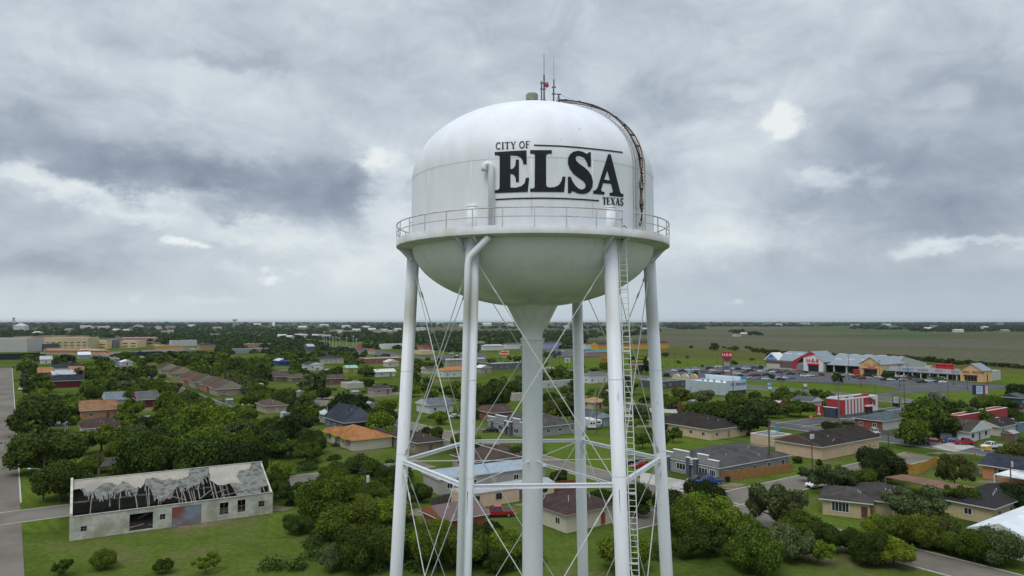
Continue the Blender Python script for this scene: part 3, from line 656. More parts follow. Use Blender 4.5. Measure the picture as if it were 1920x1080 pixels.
S_ = z7([(1047, 283), (1069, 284), (1071, 424), (1043, 424), (1034, 385), (1011, 347), (982, 325), (952, 317), (930, 325), (921, 345), (930, 367), (960, 397), (1010, 432), (1052, 471), (1079, 517), (1090, 572), (1084, 622), (1060, 661), (1026, 682), (985, 688), (940, 680), (908, 664), (890, 660), (880, 668), (876, 680), (848, 682), (848, 520), (876, 522), (890, 560), (920, 606), (950, 634), (980, 645), (1006, 637), (1020, 615), (1018, 590), (995, 561), (950, 530), (900, 491), (865, 442), (848, 392), (850, 340), (869, 304), (900, 280), (945, 270), (985, 277), (1015, 293), (1032, 299), (1042, 296)])
A_ = z7([(1237, 303), (1262, 305), (1352, 665), (1362, 684), (1385, 688), (1383, 718), (1250, 703), (1250, 676), (1276, 673), (1284, 664), (1266, 590), (1188, 580), (1169, 645), (1176, 663), (1203, 668), (1200, 695), (1092, 684), (1093, 655), (1116, 650), (1133, 628)])
AH = z7([(1228, 462), (1198, 548), (1256, 557)])
paint('painted_lettering', [(E_, []), (L_, []), (S_, []), (A_, [AH])], INK)
def bar(pts, w):
    up, dn = [], []
    for i, (x, y) in enumerate(pts):
        a_ = pts[max(i - 1, 0)]; b_ = pts[min(i + 1, len(pts) - 1)]; dx, dy = b_[0] - a_[0], b_[1] - a_[1]; l_ = math.hypot(dx, dy) or 1
        up.append((x - dy / l_ * w / 2, y + dx / l_ * w / 2)); dn.append((x + dy / l_ * w / 2, y - dx / l_ * w / 2))
    return (up + dn[::-1], [])
paint('painted_bar', [bar(z7([(522, 216), (760, 224), (940, 237), (1200, 264), (1378, 286)]), 2.4)], INK)
paint('painted_bar', [bar(z7([(150, 741), (350, 731), (590, 727), (800, 731), (1000, 741), (1147, 753)]), 2.6)], INK)
# small serif letters as strokes in a unit box: (polyline, width)
TK, TN = .17, .07
def arc(cx, cy, rx, ry, a0, a1, n=10): return [(cx + rx * math.cos(R(a0 + (a1 - a0) * i / n)), cy + ry * math.sin(R(a0 + (a1 - a0) * i / n))) for i in range(n + 1)]
GL = {'I': (.36, [([(.18, 0), (.18, 1)], TK), ([(0, .03), (.36, .03)], TN), ([(0, .97), (.36, .97)], TN)]),
 'T': (.76, [([(.38, 0), (.38, 1)], TK), ([(0, .96), (.76, .96)], .08), ([(.03, .98), (.03, .76)], .05), ([(.73, .98), (.73, .76)], .05), ([(.2, .03), (.56, .03)], TN)]),
 'E': (.70, [([(.16, 0), (.16, 1)], TK), ([(0, .03), (.68, .03)], TN), ([(0, .97), (.62, .97)], TN), ([(.2, .52), (.48, .52)], TN), ([(.6, .99), (.6, .80)], .05), ([(.67, .01), (.67, .24)], .05), ([(.47, .40), (.47, .64)], .05)]),
 'F': (.64, [([(.16, 0), (.16, 1)], TK), ([(0, .03), (.34, .03)], TN), ([(0, .97), (.62, .97)], TN), ([(.2, .52), (.48, .52)], TN), ([(.6, .99), (.6, .80)], .05), ([(.47, .40), (.47, .64)], .05)]),
 'C': (.80, [(arc(.44, .5, .34, .46, 45, 315, 16), .13), ([(.70, .98), (.70, .72)], .05)]),
 'O': (.86, [(arc(.43, .5, .35, .46, 0, 360, 22), .13)]),
 'Y': (.84, [([(.12, 1), (.42, .46)], TK), ([(.72, 1), (.42, .46)], TN), ([(.42, .5), (.42, 0)], TK), ([(0, .97), (.28, .97)], TN), ([(.56, .97), (.84, .97)], TN), ([(.26, .03), (.58, .03)], TN)]),
 'X': (.84, [([(.12, 1), (.70, 0)], TK), ([(.70, 1), (.12, 0)], TN), ([(0, .97), (.28, .97)], TN), ([(.56, .97), (.84, .97)], TN), ([(0, .03), (.28, .03)], TN), ([(.54, .03), (.84, .03)], TN)]),
 'A': (.86, [([(.43, 1), (.10, 0)], TN), ([(.42, 1), (.72, 0)], TK), ([(.22, .35), (.62, .35)], TN), ([(0, .03), (.24, .03)], TN), ([(.56, .03), (.88, .03)], TN)]),
 'S': (.62, [(arc(.31, .735, .22, .22, 20, 250, 12) + arc(.30, .265, .23, .22, 80, -160, 12), .13), ([(.52, .98), (.52, .74)], .05), ([(.08, .02), (.08, .28)], .05)])}
def letters(word, org, ex, ey, gapw=.10):
    """org lower-left photo px; ex, ey photo-px vectors of one unit (letter height)"""
    polys = []; x = 0
    for ch in word:
        if ch == ' ': x += .34; continue
        w_, strokes = GL[ch]
        for pts_, wd in strokes:
            q = [(org[0] + (x + u) * ex[0] + v * ey[0], org[1] + (x + u) * ex[1] + v * ey[1]) for u, v in pts_]
            polys.append(bar(q, wd * 1.12 * math.hypot(*ey)))
        x += w_ + gapw
    return polys, x
def word(name, w_, p0, p1, hgt):
    _, tot = letters(w_, (0, 0), (1, 0), (0, -1)); ex = ((p1[0] - p0[0]) / (tot - .1), (p1[1] - p0[1]) / (tot - .1))
    for k_, ch in enumerate(w_): pass
    paint(name, letters(w_, p0, ex, (0, -hgt))[0], INK)
word('painted_lettering', 'CITY OF', (929, 280.2), (993.5, 277), 13)
word('painted_lettering', 'TEXAS', (1130, 383.5), (1169, 385.7), 14)
# ---------------------------------------------------------------- BUILDINGS
MARKS = []           # (phrase, px, py) landmarks used when naming trees and cars
KEEP = []            # (x0, y0, x1, y1, depth) picture boxes of buildings that stay in view
FOOT = []            # ground footprints no tree may stand in
def face_pt(face, u, out, z):
    """'R': the y=0 face, runs along local x; 'L': the x=0 face, runs along local y"""
    return (u, -out, z) if face == 'R' else (-out, u, z)
def fbox(mb, face, u0, u1, z0, z1, o0, o1, mi=0):
    if face == 'R': mb.box(u0, -o1, z0, u1, -o0, z1, mi)
    else: mb.box(-o1, u0, z0, -o0, u1, z1, mi)
def window(par, face, u, z, w, h, fr=None, div=2, pane=None):
    fr = fr or TRIM; mb = MB(); t_ = .09
    fbox(mb, face, u - w / 2, u + w / 2, z, z + t_, -.02, .05); fbox(mb, face, u - w / 2, u + w / 2, z + h - t_, z + h, -.02, .05)
    fbox(mb, face, u - w / 2, u - w / 2 + t_, z + t_, z + h - t_, -.02, .05); fbox(mb, face, u + w / 2 - t_, u + w / 2, z + t_, z + h - t_, -.02, .05)
    for k_ in range(1, div): c = u - w / 2 + w * k_ / div; fbox(mb, face, c - .03, c + .03, z + t_, z + h - t_, -.02, .04)
    f = obj('window', mb, fr, par); mb = MB(); fbox(mb, face, u - w / 2 + .04, u + w / 2 - .04, z + .04, z + h - .04, -.02, .012); obj('pane', mb, pane or GLASS, f); return f
def door(par, face, u, w=1.0, h=2.1, c=(.30, .05, .03), z=0.0):
    mb = MB(); fbox(mb, face, u - w / 2, u + w / 2, z, z + h, -.02, .03); d = obj('door', mb, M(c, .6, .1, 1), par)
    mb = MB(); fbox(mb, face, u + w * .34, u + w * .40, z + 1.0, z + 1.1, .03, .08); obj('handle', mb, GREYMETAL, d); return d
def sign(par, face, s, u, z, size, col, ext=.04, out=.08, bold=.03, sx=1.0, em=None):
    rot = (math.pi / 2, 0, 0) if face == 'R' else (math.pi / 2, 0, -math.pi / 2)
    return text_mb(s, size, par, M(col, .5, .05, 1), face_pt(face, u, out, z), rot, 'lettering', bold, ext, sx)
def roof_mb(kind, a, b, h, o=.5, pitch=.36, th=.18, ridge=None):
    mb = MB(); x0, x1, y0, y1 = -o, b + o, -o, a + o
    if kind == 'flat':
        mb.box(.2, .2, h - .35, b - .2, a - .2, h - .25)
        return mb
    mb.box(x0, y0, h, x1, y1, h + th, 1)
    z = h + th; along = ridge or ('x' if b >= a else 'y')
    W_ = (y1 - y0) if along == 'x' else (x1 - x0); L_ = (x1 - x0) if along == 'x' else (y1 - y0); H = pitch * W_ / 2; ins = W_ / 2 if kind == 'hip' else 0
    ins = min(ins, L_ / 2 - .05)
    e = .015
    if along == 'x':
        r0, r1 = Vector((x0 + ins, (y0 + y1) / 2, z + H)), Vector((x1 - ins, (y0 + y1) / 2, z + H))
    else:
        r0, r1 = Vector(((x0 + x1) / 2, y0 + ins, z + H)), Vector(((x0 + x1) / 2, y1 - ins, z + H))
    c = [Vector((x0 - e, y0 - e, z)), Vector((x1 + e, y0 - e, z)), Vector((x1 + e, y1 + e, z)), Vector((x0 - e, y1 + e, z))]
    if along == 'x': fs = [(0, 1, 5, 4), (2, 3, 4, 5), (3, 0, 4), (1, 2, 5), (3, 2, 1, 0)]
    else: fs = [(3, 0, 4, 5), (1, 2, 5, 4), (0, 1, 4), (2, 3, 5), (3, 2, 1, 0)]
    mi = [0, 0, 0, 0, 0] if kind == 'hip' else [0, 0, 2, 2, 0]
    v0 = len(mb.v); mb.v += [tuple(v) for v in c + [r0, r1]]
    for f, m_ in zip(fs, mi): mb.f.append([i + v0 for i in f]); mb.m.append(m_)
    return mb
def frame(Npx, xL, xR, th=None, ang=None):
    p = G(*Npx); t_ = TH if ang is None else ang
    da = Vector((-math.sin(t_), math.cos(t_), 0)); db = Vector((math.cos(t_), math.sin(t_), 0))
    return p, run(p, da, xL), run(p, db, xR), t_, da, db
rw = random.Random(11)
def house(name, label, cat, Npx, xL, xR, h, kind='hip', wall=(.5, .45, .36), roof=(.07, .06, .055), win='LR', pitch=.36, o=.55, ridge=None,
          metal=False, fascia=WHITE, mark=None, group=None, ang=None, dr='R', keep=True, a=None, b=None, vents=True, brick=False, winc=None):
    p, a_, b_, t_, da, db = frame(Npx, xL, xR, ang=ang)
    raw = (a_, b_)
    if a: a_ = a
    if b: b_ = b
    if a_ < 0 or a_ > 15 and p.x < -60 and h < 7 and kind != 'flat': a_ = 13
    a_, b_ = max(a_, 2), max(b_, 2)
    if h < 4 and kind != 'flat': a_ = max(a_, 7.5); b_ = max(min(b_, 34), 7.5)
    if a: a_ = a
    if b: b_ = b
    T = thing(name, label, cat, p, t_, group)
    wm = M(wall, .85, .12, .7, .2, kind='brick' if brick else 'noise'); rm = metalm(roof) if metal else roofm(roof); fm_ = M(fascia, .6, .08, 1)
    mb = MB()
    if kind == 'flat':
        mb.box(0, 0, -.2, b_, .25, h); mb.box(0, a_ - .25, -.2, b_, a_, h); mb.box(0, .25, -.2, .25, a_ - .25, h); mb.box(b_ - .25, .25, -.2, b_, a_ - .25, h)
    else: mb.box(0, 0, -.2, b_, a_, h)
    mb.box(-.03, -.03, -.2, b_ + .03, a_ + .03, .25)
    obj('wall', mb, wm, T)
    rf = obj('roof', roof_mb(kind, a_, b_, h, o, pitch, ridge=ridge), [rm, fm_, wm], T)
    rnd = random.Random(int(Npx[0] * 7 + Npx[1]))
    if kind == 'flat':
        mb = MB(); c_ = .06
        mb.box(-c_, -c_, h, b_ + c_, .3, h + .08); mb.box(-c_, a_ - .3, h, b_ + c_, a_ + c_, h + .08); mb.box(-c_, .3, h, .3, a_ - .3, h + .08); mb.box(b_ - .3, .3, h, b_ + c_, a_ - .3, h + .08)
        obj('coping', mb, fm_, T)
        if vents and a_ > 6 and b_ > 6:
            for k_ in range(2 + int(a_ * b_ > 500) * 2):
                x, y = rnd.uniform(1.5, b_ - 3), rnd.uniform(1.5, a_ - 3); mb = MB(); s_ = rnd.uniform(1.2, 2.0)
                mb.box(x, y, h - .25, x + s_, y + s_ * .8, h + .6); mb.box(x + .1, y + .1, h + .6, x + s_ - .1, y + s_ * .8 - .1, h + .7); obj('roof_unit', mb, M((.45, .45, .44), .6, .15, 2), rf)
    elif vents and p.y < 420:
        for k_ in range(3):
            x, y = rnd.uniform(b_ * .2, b_ * .8), rnd.uniform(.6, a_ * .35); H_ = pitch * (min(y, a_ - y) + o) if (ridge or ('x' if b_ >= a_ else 'y')) == 'x' else pitch * (min(x, b_ - x) + o)
            if kind == 'hip': H_ = pitch * (min(x, b_ - x, y, a_ - y) + o)
            mb = MB(); zz_ = h + .18 + H_
            mb.tube([(x, y, zz_ - .3), (x, y, zz_ + .35)], .07, 7); mb.tube([(x, y, zz_ + .35), (x, y, zz_ + .42)], .12, 7); obj('roof_vent', mb, M((.5, .5, .48), .5, .2, 2), rf)
    if p.y < 700:
        for face, ln_ in (('L', a_), ('R', b_)):
            if face not in win: continue
            n_ = max(1, min(6, int(ln_ / 4.2)))
            for k_ in range(n_):
                u = ln_ * (k_ + .5) / n_
                if face == dr and k_ == n_ // 2: 
                    door(T, face, u, c=rnd.choice([(.28, .06, .04), (.45, .44, .42), (.12, .10, .09), (.3, .22, .15)])); continue
                if ln_ > 1.6: window(T, face, u + rnd.uniform(-.4, .4) * (n_ > 1), .95 if h < 3.6 else 1.1, min(1.3, ln_ * .5), 1.15, fr=winc)
    if mark: MARKS.append((mark, *PX(p + Vector((0, 0, h)))))
    pts = [p, p + db * b_, p + db * b_ + da * a_, p + da * a_]
    FOOT.append([(q.x, q.y) for q in pts])
    if keep:
        pp = [PX(q + Vector((0, 0, z_))) for q in pts for z_ in (.6 if p.y < 300 else .2, h + (0 if kind == 'flat' else .6))]
        KEEP.append((min(q[0] for q in pp), min(q[1] for q in pp), max(q[0] for q in pp), max(q[1] for q in pp), p.y))
    T['ab'] = (a_, b_); return T
def addbox(T, name, bx, mat): mb = MB(); mb.box(*bx); return obj(name, mb, mat, T)

BR = (.042, .036, .032); DKBR = (.050, .036, .032); SLATE = (.045, .052, .068); GRY = (.095, .095, .092); TAN = (.56, .43, .29); CREAM = (.55, .50, .38)
# --- the ruined warehouse, bottom left
pR = G(511, 962); hW = 3.6
dW = R(31.7); daW = Vector((-math.sin(dW), math.cos(dW), 0)); dbW = Vector((math.cos(dW), math.sin(dW), 0)); LW_ = 30.6; WW = 18.0; HW = 7.45
pL = pR - dbW * LW_
ruin = thing('ruined_warehouse', 'long derelict white warehouse whose grey board roof has half fallen in', 'warehouse', pL, dW)
WSTUC = M((.50, .49, .43), .9, .35, 1.1, col2=(.34, .335, .26)); BOARD = M((.205, .208, .185), .95, .35, 3.2, col2=(.10, .10, .095), kind='board'); FELT = M((.37, .335, .28), .95, .2, .5, col2=(.27, .25, .22))
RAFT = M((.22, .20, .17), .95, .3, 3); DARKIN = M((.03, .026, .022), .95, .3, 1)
OPEN = [(14.6, 17.2, 1.0, 2.3, 'd'), (1.5, 2.3, 1.2, 2.0, 'w'), (8.2, 11.6, .2, 2.9, 'd'), (12.6, 13.4, 1.4, 2.3, 'w'), (14.4, 18.9, 0, 3.15, 's'), (21.8, 23.2, .9, 2.9, 't'), (24.7, 26.0, .9, 3.0, 't'), (28.2, 29.2, 1.35, 2.35, 'w')]
OPEN = [o_ for o_ in OPEN if o_[4] != 'd' or o_[0] < 12]
mb = MB(); u = 0
for (u0, u1, z0, z1, k_) in sorted(OPEN):
    mb.box(u, 0, -.2, u0, .3, hW); mb.box(u0, 0, z1, u1, .3, hW); mb.box(u0, 0, -.2, u1, .3, z0); u = u1
mb.box(u, 0, -.2, LW_, .3, hW)
mb.box(0, WW - .3, -.2, LW_, WW, hW); 
for x0, x1, ex in ((0, .35, .55), (LW_ - .3, LW_, 0)):
    vs = [(x, y, z) for x in (x0, x1) for y, z in ((.3, -.2), (WW - .3, -.2), (WW - .3, hW + ex), (WW / 2, HW + ex), (.3, hW + ex))]
    mb.add(vs, [(0, 4, 3, 2, 1), (5, 6, 7, 8, 9)] + [(i, (i + 1) % 5, 5 + (i + 1) % 5, 5 + i) for i in range(5)])
mb.box(-.02, 0, hW, .37, .3, hW + .55)
obj('wall', mb, WSTUC, ruin)
addbox(ruin, 'shed_door', (14.45, .06, 0, 18.85, .16, 3.1), M((.20, .24, .28), .7, .3, .6, col2=(.24, .07, .06)))
for (u0, u1, z0, z1, k_) in OPEN:
    if k_ in 'wt':
        mb = MB(); 
        for q in range(3): zz_ = z0 + (z1 - z0) * q / 2; mb.box(u0, .12, zz_ - .03, u1, .16, zz_ + .03)
        mb.box((u0 + u1) / 2 - .03, .11, z0, (u0 + u1) / 2 + .03, .17, z1); w_ = obj('window', mb, RAFT, ruin)
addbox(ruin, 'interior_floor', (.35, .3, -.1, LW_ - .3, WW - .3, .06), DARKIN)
sl_ = (HW - hW) / (WW / 2)
def rp(u, v, e=0): return (u, v, hW + sl_ * (v if v < WW / 2 else WW - v) + e)      # point on the roof planes
mb = MB(); mb.add([rp(.36, WW / 2, .02), rp(LW_ - .1, WW / 2, .02), rp(LW_ - .1, WW + .3, -.05), rp(.36, WW + .3, -.05), rp(.36, WW / 2, -.1), rp(LW_ - .1, WW / 2, -.1), rp(LW_ - .1, WW, -.2), rp(.36, WW, -.2)],
  [(0, 1, 2, 3), (7, 6, 5, 4), (0, 4, 5, 1), (2, 6, 7, 3)]); obj('rear_roof_slope', mb, BOARD, ruin)
rr = random.Random(5)
def jag(us, vs, n=3, amp=.35):
    """jagged lower edge through (u, v) points"""
    out = []
    for i in range(len(us) - 1):
        for k_ in range(n):
            f = k_ / n; out.append((us[i] + (us[i + 1] - us[i]) * f + rr.uniform(-.08, .08), vs[i] + (vs[i + 1] - vs[i]) * f + rr.uniform(-amp, amp) * (k_ > 0)))
    out.append((us[-1], vs[-1])); return out
def patch(name, pts, e, th, mat):
    q = [rp(u, v, e) for u, v in pts]; mb = MB(); mb.slab(q, th); return obj(name, mb, mat, ruin)
HV = WW / 2
lowu = [.4, 1.6, 2.0, 3.0, 4.2, 5.0, 6.5, 8.0, 9.4, 10.0, 11.2, 12.0, 13.4, 14.4, 15.6, 16.6, 17.6, 18.6, 19.8, 21.0, 22.2, 23.2, 24.0]
lowv = [6.6, 6.6, 4.6, 4.9, 4.3, 4.6, 4.6, 4.6, 4.2, 6.0, 5.6, 1.6, 1.4, 1.5, 4.4, 4.0, 3.8, 4.3, 5.6, 7.0, 5.4, 5.2, 3.6]
patch('roof_decking', [(LW_ - .35, HV), (.38, HV)] + jag(lowu, lowv, 6, .55) + [(24.2, 3.0), (24.6, .2), (28.6, .2), (29.0, 1.9), (30.2, 1.9), (30.2, HV)][:-1] + [(LW_ - .35, 2.0)], .06, .05, BOARD)
fu = [.4, 1.8, 2.4, 3.4, 4.6, 6.0, 6.8, 7.6, 9.0, 10.2, 11.0, 12.2, 13.2, 14.6, 16.0, 17.6, 18.0]
fv = [6.6, 6.7, 5.6, 5.9, 7.4, 7.2, 6.4, 7.6, 5.6, 5.2, 7.4, 7.6, 6.6, 6.9, 6.2, 7.0, 8.9]
patch('roofing_felt', [(18.0, HV), (.37, HV)] + jag(fu, fv, 5, .3), .10, .03, FELT)
patch('roofing_felt', [(28.6, HV + .0), (21.3, HV)] + [(21.2, 7.6), (21.0, 5.2), (22.0, 3.6), (23.0, 3.4), (24.2, 3.8), (25.4, 3.4), (26.0, 3.0), (25.4, 5.4), (26.2, 7.0), (28.0, 7.1), (28.4, 8.0)], .10, .03, FELT)
mb = MB(); mb.obox(rp(.3, HV, .12), rp(LW_ + .1, HV, .12), .35, .06); obj('ridge_cap', mb, M((.42, .41, .38), .8, .2, 1), ruin)
for k_ in range(46):
    u = .7 + k_ * .63 + rr.uniform(-.2, .2); 
    if rr.random() < (.80 if u < 8.5 and not 2.8 < u < 4 else .30): continue
    lo = rr.choice([.25, .25, .6, 1.5, 2.8]); hi = HV - .1; w_ = rr.uniform(.07, .16)
    mb = MB(); du = rr.uniform(-.7, .7) * (rr.random() < .55)
    mb.obox(rp(u + du, lo, -.10 - (.8 if lo > 1 and rr.random() < .3 else 0)), rp(u, hi, -.10), w_, .16); obj('rafter', mb, RAFT, ruin)
for (a_, b_) in (((13.0, 1.0, 0), (15.3, 3.9, 0)), ((14.0, 2.4, 0), (16.4, .6, 0)), ((20.5, 1.2, 0), (23.5, 2.2, 0)), ((22, .5, 0), (26, 1.2, 0)), ((18.6, .4, 0), (21.0, 2.6, 0))):
    mb = MB(); mb.obox(rp(a_[0], a_[1], .12), rp(b_[0], b_[1], .15), .14, .10); obj('fallen_rafter', mb, RAFT, ruin)
for k_ in range(34):                                   # rubble on the floor
    u, v = rr.uniform(1, LW_ - 2), rr.uniform(1, 9); a_ = rr.uniform(0, 3.14); l_ = rr.uniform(.8, 3.2)
    mb = MB(); mb.obox((u, v, rr.uniform(.1, .5)), (u + math.cos(a_) * l_, v + math.sin(a_) * l_, rr.uniform(.1, 1.6)), rr.uniform(.1, .3), .06); obj('rubble_board', mb, RAFT, ruin)
for k_ in range(44):                                   # broken board ends hanging from the decking
    u = rr.choice([rr.uniform(10, 13), rr.uniform(15.4, 20.5), rr.uniform(15.4, 24.4), rr.uniform(2, 10), rr.uniform(2, 10)]); v = np.interp(u, lowu, lowv)
    mb = MB(); l_ = rr.uniform(.5, 1.5); mb.obox(rp(u, v + .3, .02), rp(u + rr.uniform(-.2, .2), v - l_, -.05), rr.uniform(.12, .22), .03); obj('loose_board', mb, BOARD, ruin)
mb = MB(); mb.obox((.3, .1, hW + .06), (LW_, .1, hW + .06), .36, .12); obj('wall_plate', mb, M((.35, .34, .30), .9, .3, 1.5), ruin)
mb = MB()
for y_ in (5, 9, 13): mb.box(.35, y_, 4.6 if y_ != 9 else 5.4, LW_ - .3, y_ + .2, 4.8 if y_ != 9 else 5.6)
obj('tie_beam', mb, RAFT, ruin)
FOOT.append([((pL + v).x, (pL + v).y) for v in (Vector((0, 0, 0)), dbW * LW_, dbW * LW_ + daW * WW, daW * WW)])
KEEP.append((112, 862, 515, 1000, 105)); MARKS.append(('the derelict white warehouse', 300, 880))

# --- grey modern duplexes with stone pillars and stepped parapets
def duplex(label, Npx, xL, xR, mark):
    T = house('duplex_house', label, 'house', Npx, xL, xR, 2.8, 'hip', (.29, .29, .285), (.085, .082, .078), win='R', pitch=.33, mark=mark, vents=True, dr='x')
    a_, b_ = T['ab']; H1, H2 = 5.0, 4.2; wm = M((.27, .27, .268), .85, .08, .8); st = M((.085, .095, .12), .9, .3, 3)
    sec = [(0, a_ * .18, H2), (a_ * .18, a_ * .36, H1), (a_ * .36, a_ * .52, 3.6), (a_ * .52, a_ * .80, H1), (a_ * .80, a_, H2)]
    mb = MB(); cp = MB()
    for u0, u1, hh in sec:
        mb.box(-.35, u0, 0, .12, u1, hh); cp.box(-.45, u0 - .05, hh, .2, u1 + .05, hh + .16)
    obj('parapet_wall', mb, wm, T); obj('parapet_trim', cp, TRIM, T)
    for u in (a_ * .37, a_ * .50, a_ * .88):
        mb = MB(); hh = 3.9 if u < a_ * .6 else 3.2; w_ = .45 if u < a_ * .6 else .28
        mb.box(-1.05 if u < a_ * .6 else -.8, u - w_, 0, -.35, u + w_, hh); pl2 = obj('stone_pillar', mb, st, T)
        mb = MB(); mb.box(-1.12 if u < a_ * .6 else -.87, u - w_ - .06, hh, -.34, u + w_ + .06, hh + .14); obj('pillar_cap', mb, TRIM, pl2)
    mb = MB()
    for k_ in range(4): mb.box(-.95, a_ * .40, 2.5 + k_ * .38, -.5, a_ * .47, 2.62 + k_ * .38)
    obj('entry_trellis', mb, TRIM, T)
    for u, w_ in ((a_ * .10, 1.6), (a_ * .26, 2.4), (a_ * .66, 2.6), (a_ * .92, 1.2)):
        f = MB(); z_ = .8
        window_ = window(T, 'L', u, .8, w_, 1.5, div=3); window_.location.x = -.35
    for k_, u in enumerate((a_ * .435,)): d = door(T, 'L', u, 1.0, 2.2, (.55, .55, .54)); d.location.x = -.3
    return T
duplex('grey duplex house with white stepped parapet beside a wooden fence and blue pickup', (1349, 903), 1243, 1474, 'the near grey duplex')
duplex('grey duplex house with stone pillars seen between the tower legs', (990, 822), 917, 1084, 'the grey duplex between the tower legs')

H = house
H('stucco_house', 'long tan stucco house with dark brown roof and a red door', 'house', (1333, 826), 1215, 1396, 2.9, 'hip', TAN, BR, mark='the tan house with the red door', win='LR', dr='R', pitch=.34)
tb = H('stucco_house', 'big tan stucco house with a brick gable and dark brown roof', 'house', (1540, 863), 1450, 1643, 3.1, 'gable', (.56, .41, .29), BR, ridge='x', win='', pitch=.34, mark='the tan house with the brick gable')
a_, b_ = tb['ab']; mb = MB(); o_ = .05
mb.add([(-.6, -.4, 3.3), (-.6, a_ + .4, 3.3), (-.6, a_ / 2, 3.3 + .34 * (a_ / 2 + .4))], [(0, 2, 1)]); obj('brick_gable', mb, M((.13, .085, .07), .9, .2, 1, kind='brick'), tb)
H('garage_annex', 'low tan garage annex with a flat blue grey roof', 'garage', (1452, 838), 1404, 1480, 2.7, 'flat', (.50, .40, .27), (.22, .26, .30), win='', mark='the low tan annex')
rh = H('brick_house', 'red brick house with a grey green roof and one white side wall', 'house', (1655, 808), 1599, 1722, 2.9, 'hip', (.26, .075, .045), (.095, .115, .125), mark='the red brick house', brick=False, win='L', dr='x')
a_, b_ = rh['ab']; addbox(rh, 'white_side_wall', (.0, -.05, 0, b_, -.01, 2.85), M((.55, .55, .55), .8, .1, 1))
H('stucco_building', 'red stucco commercial building with white parapet edges', 'building', (1800, 815), 1772, 1884, 5.6, 'flat', (.30, .045, .05), (.42, .10, .08), win='', mark='the red stucco building')
H('white_house', 'small white house with brown roof and dark porch by the parked cars', 'house', (1817, 829), 1762, 1850, 2.7, 'gable', (.55, .57, .58), (.075, .062, .055), ridge='y', mark='the white house with the dark porch', winc=DARKMETAL)
H('white_house', 'pale house with brown roof half hidden behind the white house', 'house', (1874, 818), 1838, 1905, 2.6, 'gable', (.5, .46, .40), BR, keep=False)
H('carport', 'long flat blue metal carport roof right of the brown roofed white house', 'carport', (1912, 812), 1829, 1925, 3.0, 'flat', (.13, .20, .25), (.30, .38, .42), win='', fascia=(.30, .42, .48))
H('green_house', 'dark green house with white gable trim at the right edge', 'house', (1914, 761), 1888, 1960, 3.0, 'gable', (.045, .07, .07), (.10, .105, .11), ridge='x', mark='the dark green house', win='R')
bo = H('brick_house', 'orange brick house with slate blue roof and white patio cover', 'house', (1965, 916), 1834, 2040, 2.8, 'gable', (.50, .23, .12), SLATE, ridge='y', win='', mark='the orange brick house', o=.6, b=9.5)
a_, b_ = bo['ab']
window(bo, 'L', a_ - 4.2, .8, 2.6, 1.7, div=2); addbox(bo, 'shutter', (-.06, a_ - 2.8, .7, .0, a_ - 2.35, 2.6), M((.10, .12, .16), .7, .1, 1))
H('garage', 'tan stucco garage front behind the orange brick house', 'garage', (1990, 905), 1910, 2060, 2.6, 'hip', TAN, SLATE, keep=False)
ct = H('ranch_house', 'cream ranch house with brown roof and wide front window near the frame bottom', 'house', (1632, 975), 1542, 1720, 2.7, 'hip', (.48, .40, .25), (.075, .068, .062), win='', ang=R(62), mark='the cream ranch house', pitch=.28, b=10)
a_, b_ = ct['ab']; window(ct, 'L', a_ * .62, .8, 2.8, 1.7, div=5); door(ct, 'L', a_ * .12, c=(.14, .05, .04))
H('ranch_house', 'brown roofed wing joined at an angle to the cream ranch house', 'house', (1672, 972), 1628, 1790, 2.6, 'hip', (.48, .40, .25), (.06, .055, .052), ang=R(50), keep=False, b=12)
H('tan_house', 'tan house with black roof under trees in the lower right', 'house', (1862, 985), 1800, 1935, 2.7, 'hip', (.52, .42, .24), (.040, .038, .038), mark='the tan house with the black roof')
H('white_house', 'white metal roofed house cut off by the lower right corner', 'house', (1935, 1056), 1880, 2080, 3.0, 'gable', (.6, .6, .58), (.72, .75, .78), metal=True, ridge='x', keep=False)
H('blue_house', 'pale blue house with slate roof and brown door beside a travel trailer', 'house', (1112, 802), 1094, 1142, 2.9, 'gable', (.33, .42, .47), (.10, .11, .13), ridge='y', mark='the pale blue house', dr='R')
H('white_house', 'white two storey house with grey hip roof seen between two tower legs', 'house', (1106, 719), 1092, 1138, 4.6, 'hip', (.60, .60, .58), (.15, .15, .15), mark='the white two storey house')
m1 = H('mobile_home', 'peach mobile home with pale metal roof behind a red pickup', 'mobile home', (868, 956), 843, 1038, 2.5, 'gable', (.60, .45, .33), (.36, .38, .40), metal=True, ridge='x', pitch=.16, mark='the peach mobile home', win='R', o=.15, winc=M((.10, .09, .09), .7, .2, 2), ang=R(31), a=5.0, vents=False)
m2 = H('mobile_home', 'grey mobile home with long blue metal roof behind the peach one', 'mobile home', (823, 928), 805, 1022, 2.9, 'gable', (.40, .37, .35), (.30, .37, .43), metal=True, ridge='x', pitch=.28, mark='the grey mobile home', win='R', o=.3, ang=R(31), a=7.5)
H('brown_house', 'cream house with dark brown hip roof at the foot of the tower', 'house', (1062, 1000), 990, 1150, 2.9, 'hip', CREAM, (.070, .048, .045), fascia=(.35, .30, .26), mark='the dark brown roof at the tower foot', pitch=.42)
H('brown_house', 'small orange walled house with reddish brown metal roof near the left legs', 'house', (835, 1012), 800, 900, 2.8, 'gable', (.30, .12, .06), (.15, .10, .10), ridge='x', metal=True, keep=False)
H('brown_house', 'brick house with dark brown roof just behind the left tower leg', 'house', (783, 852), 705, 822, 2.8, 'hip', (.30, .24, .17), (.062, .046, .044), mark='the brick house behind the left leg', brick=True)
H('brown_house', 'house with wide chestnut brown roof behind the blue metal roof', 'house', (895, 890), 850, 1000, 2.7, 'hip', (.35, .28, .22), (.085, .058, .052), keep=False)
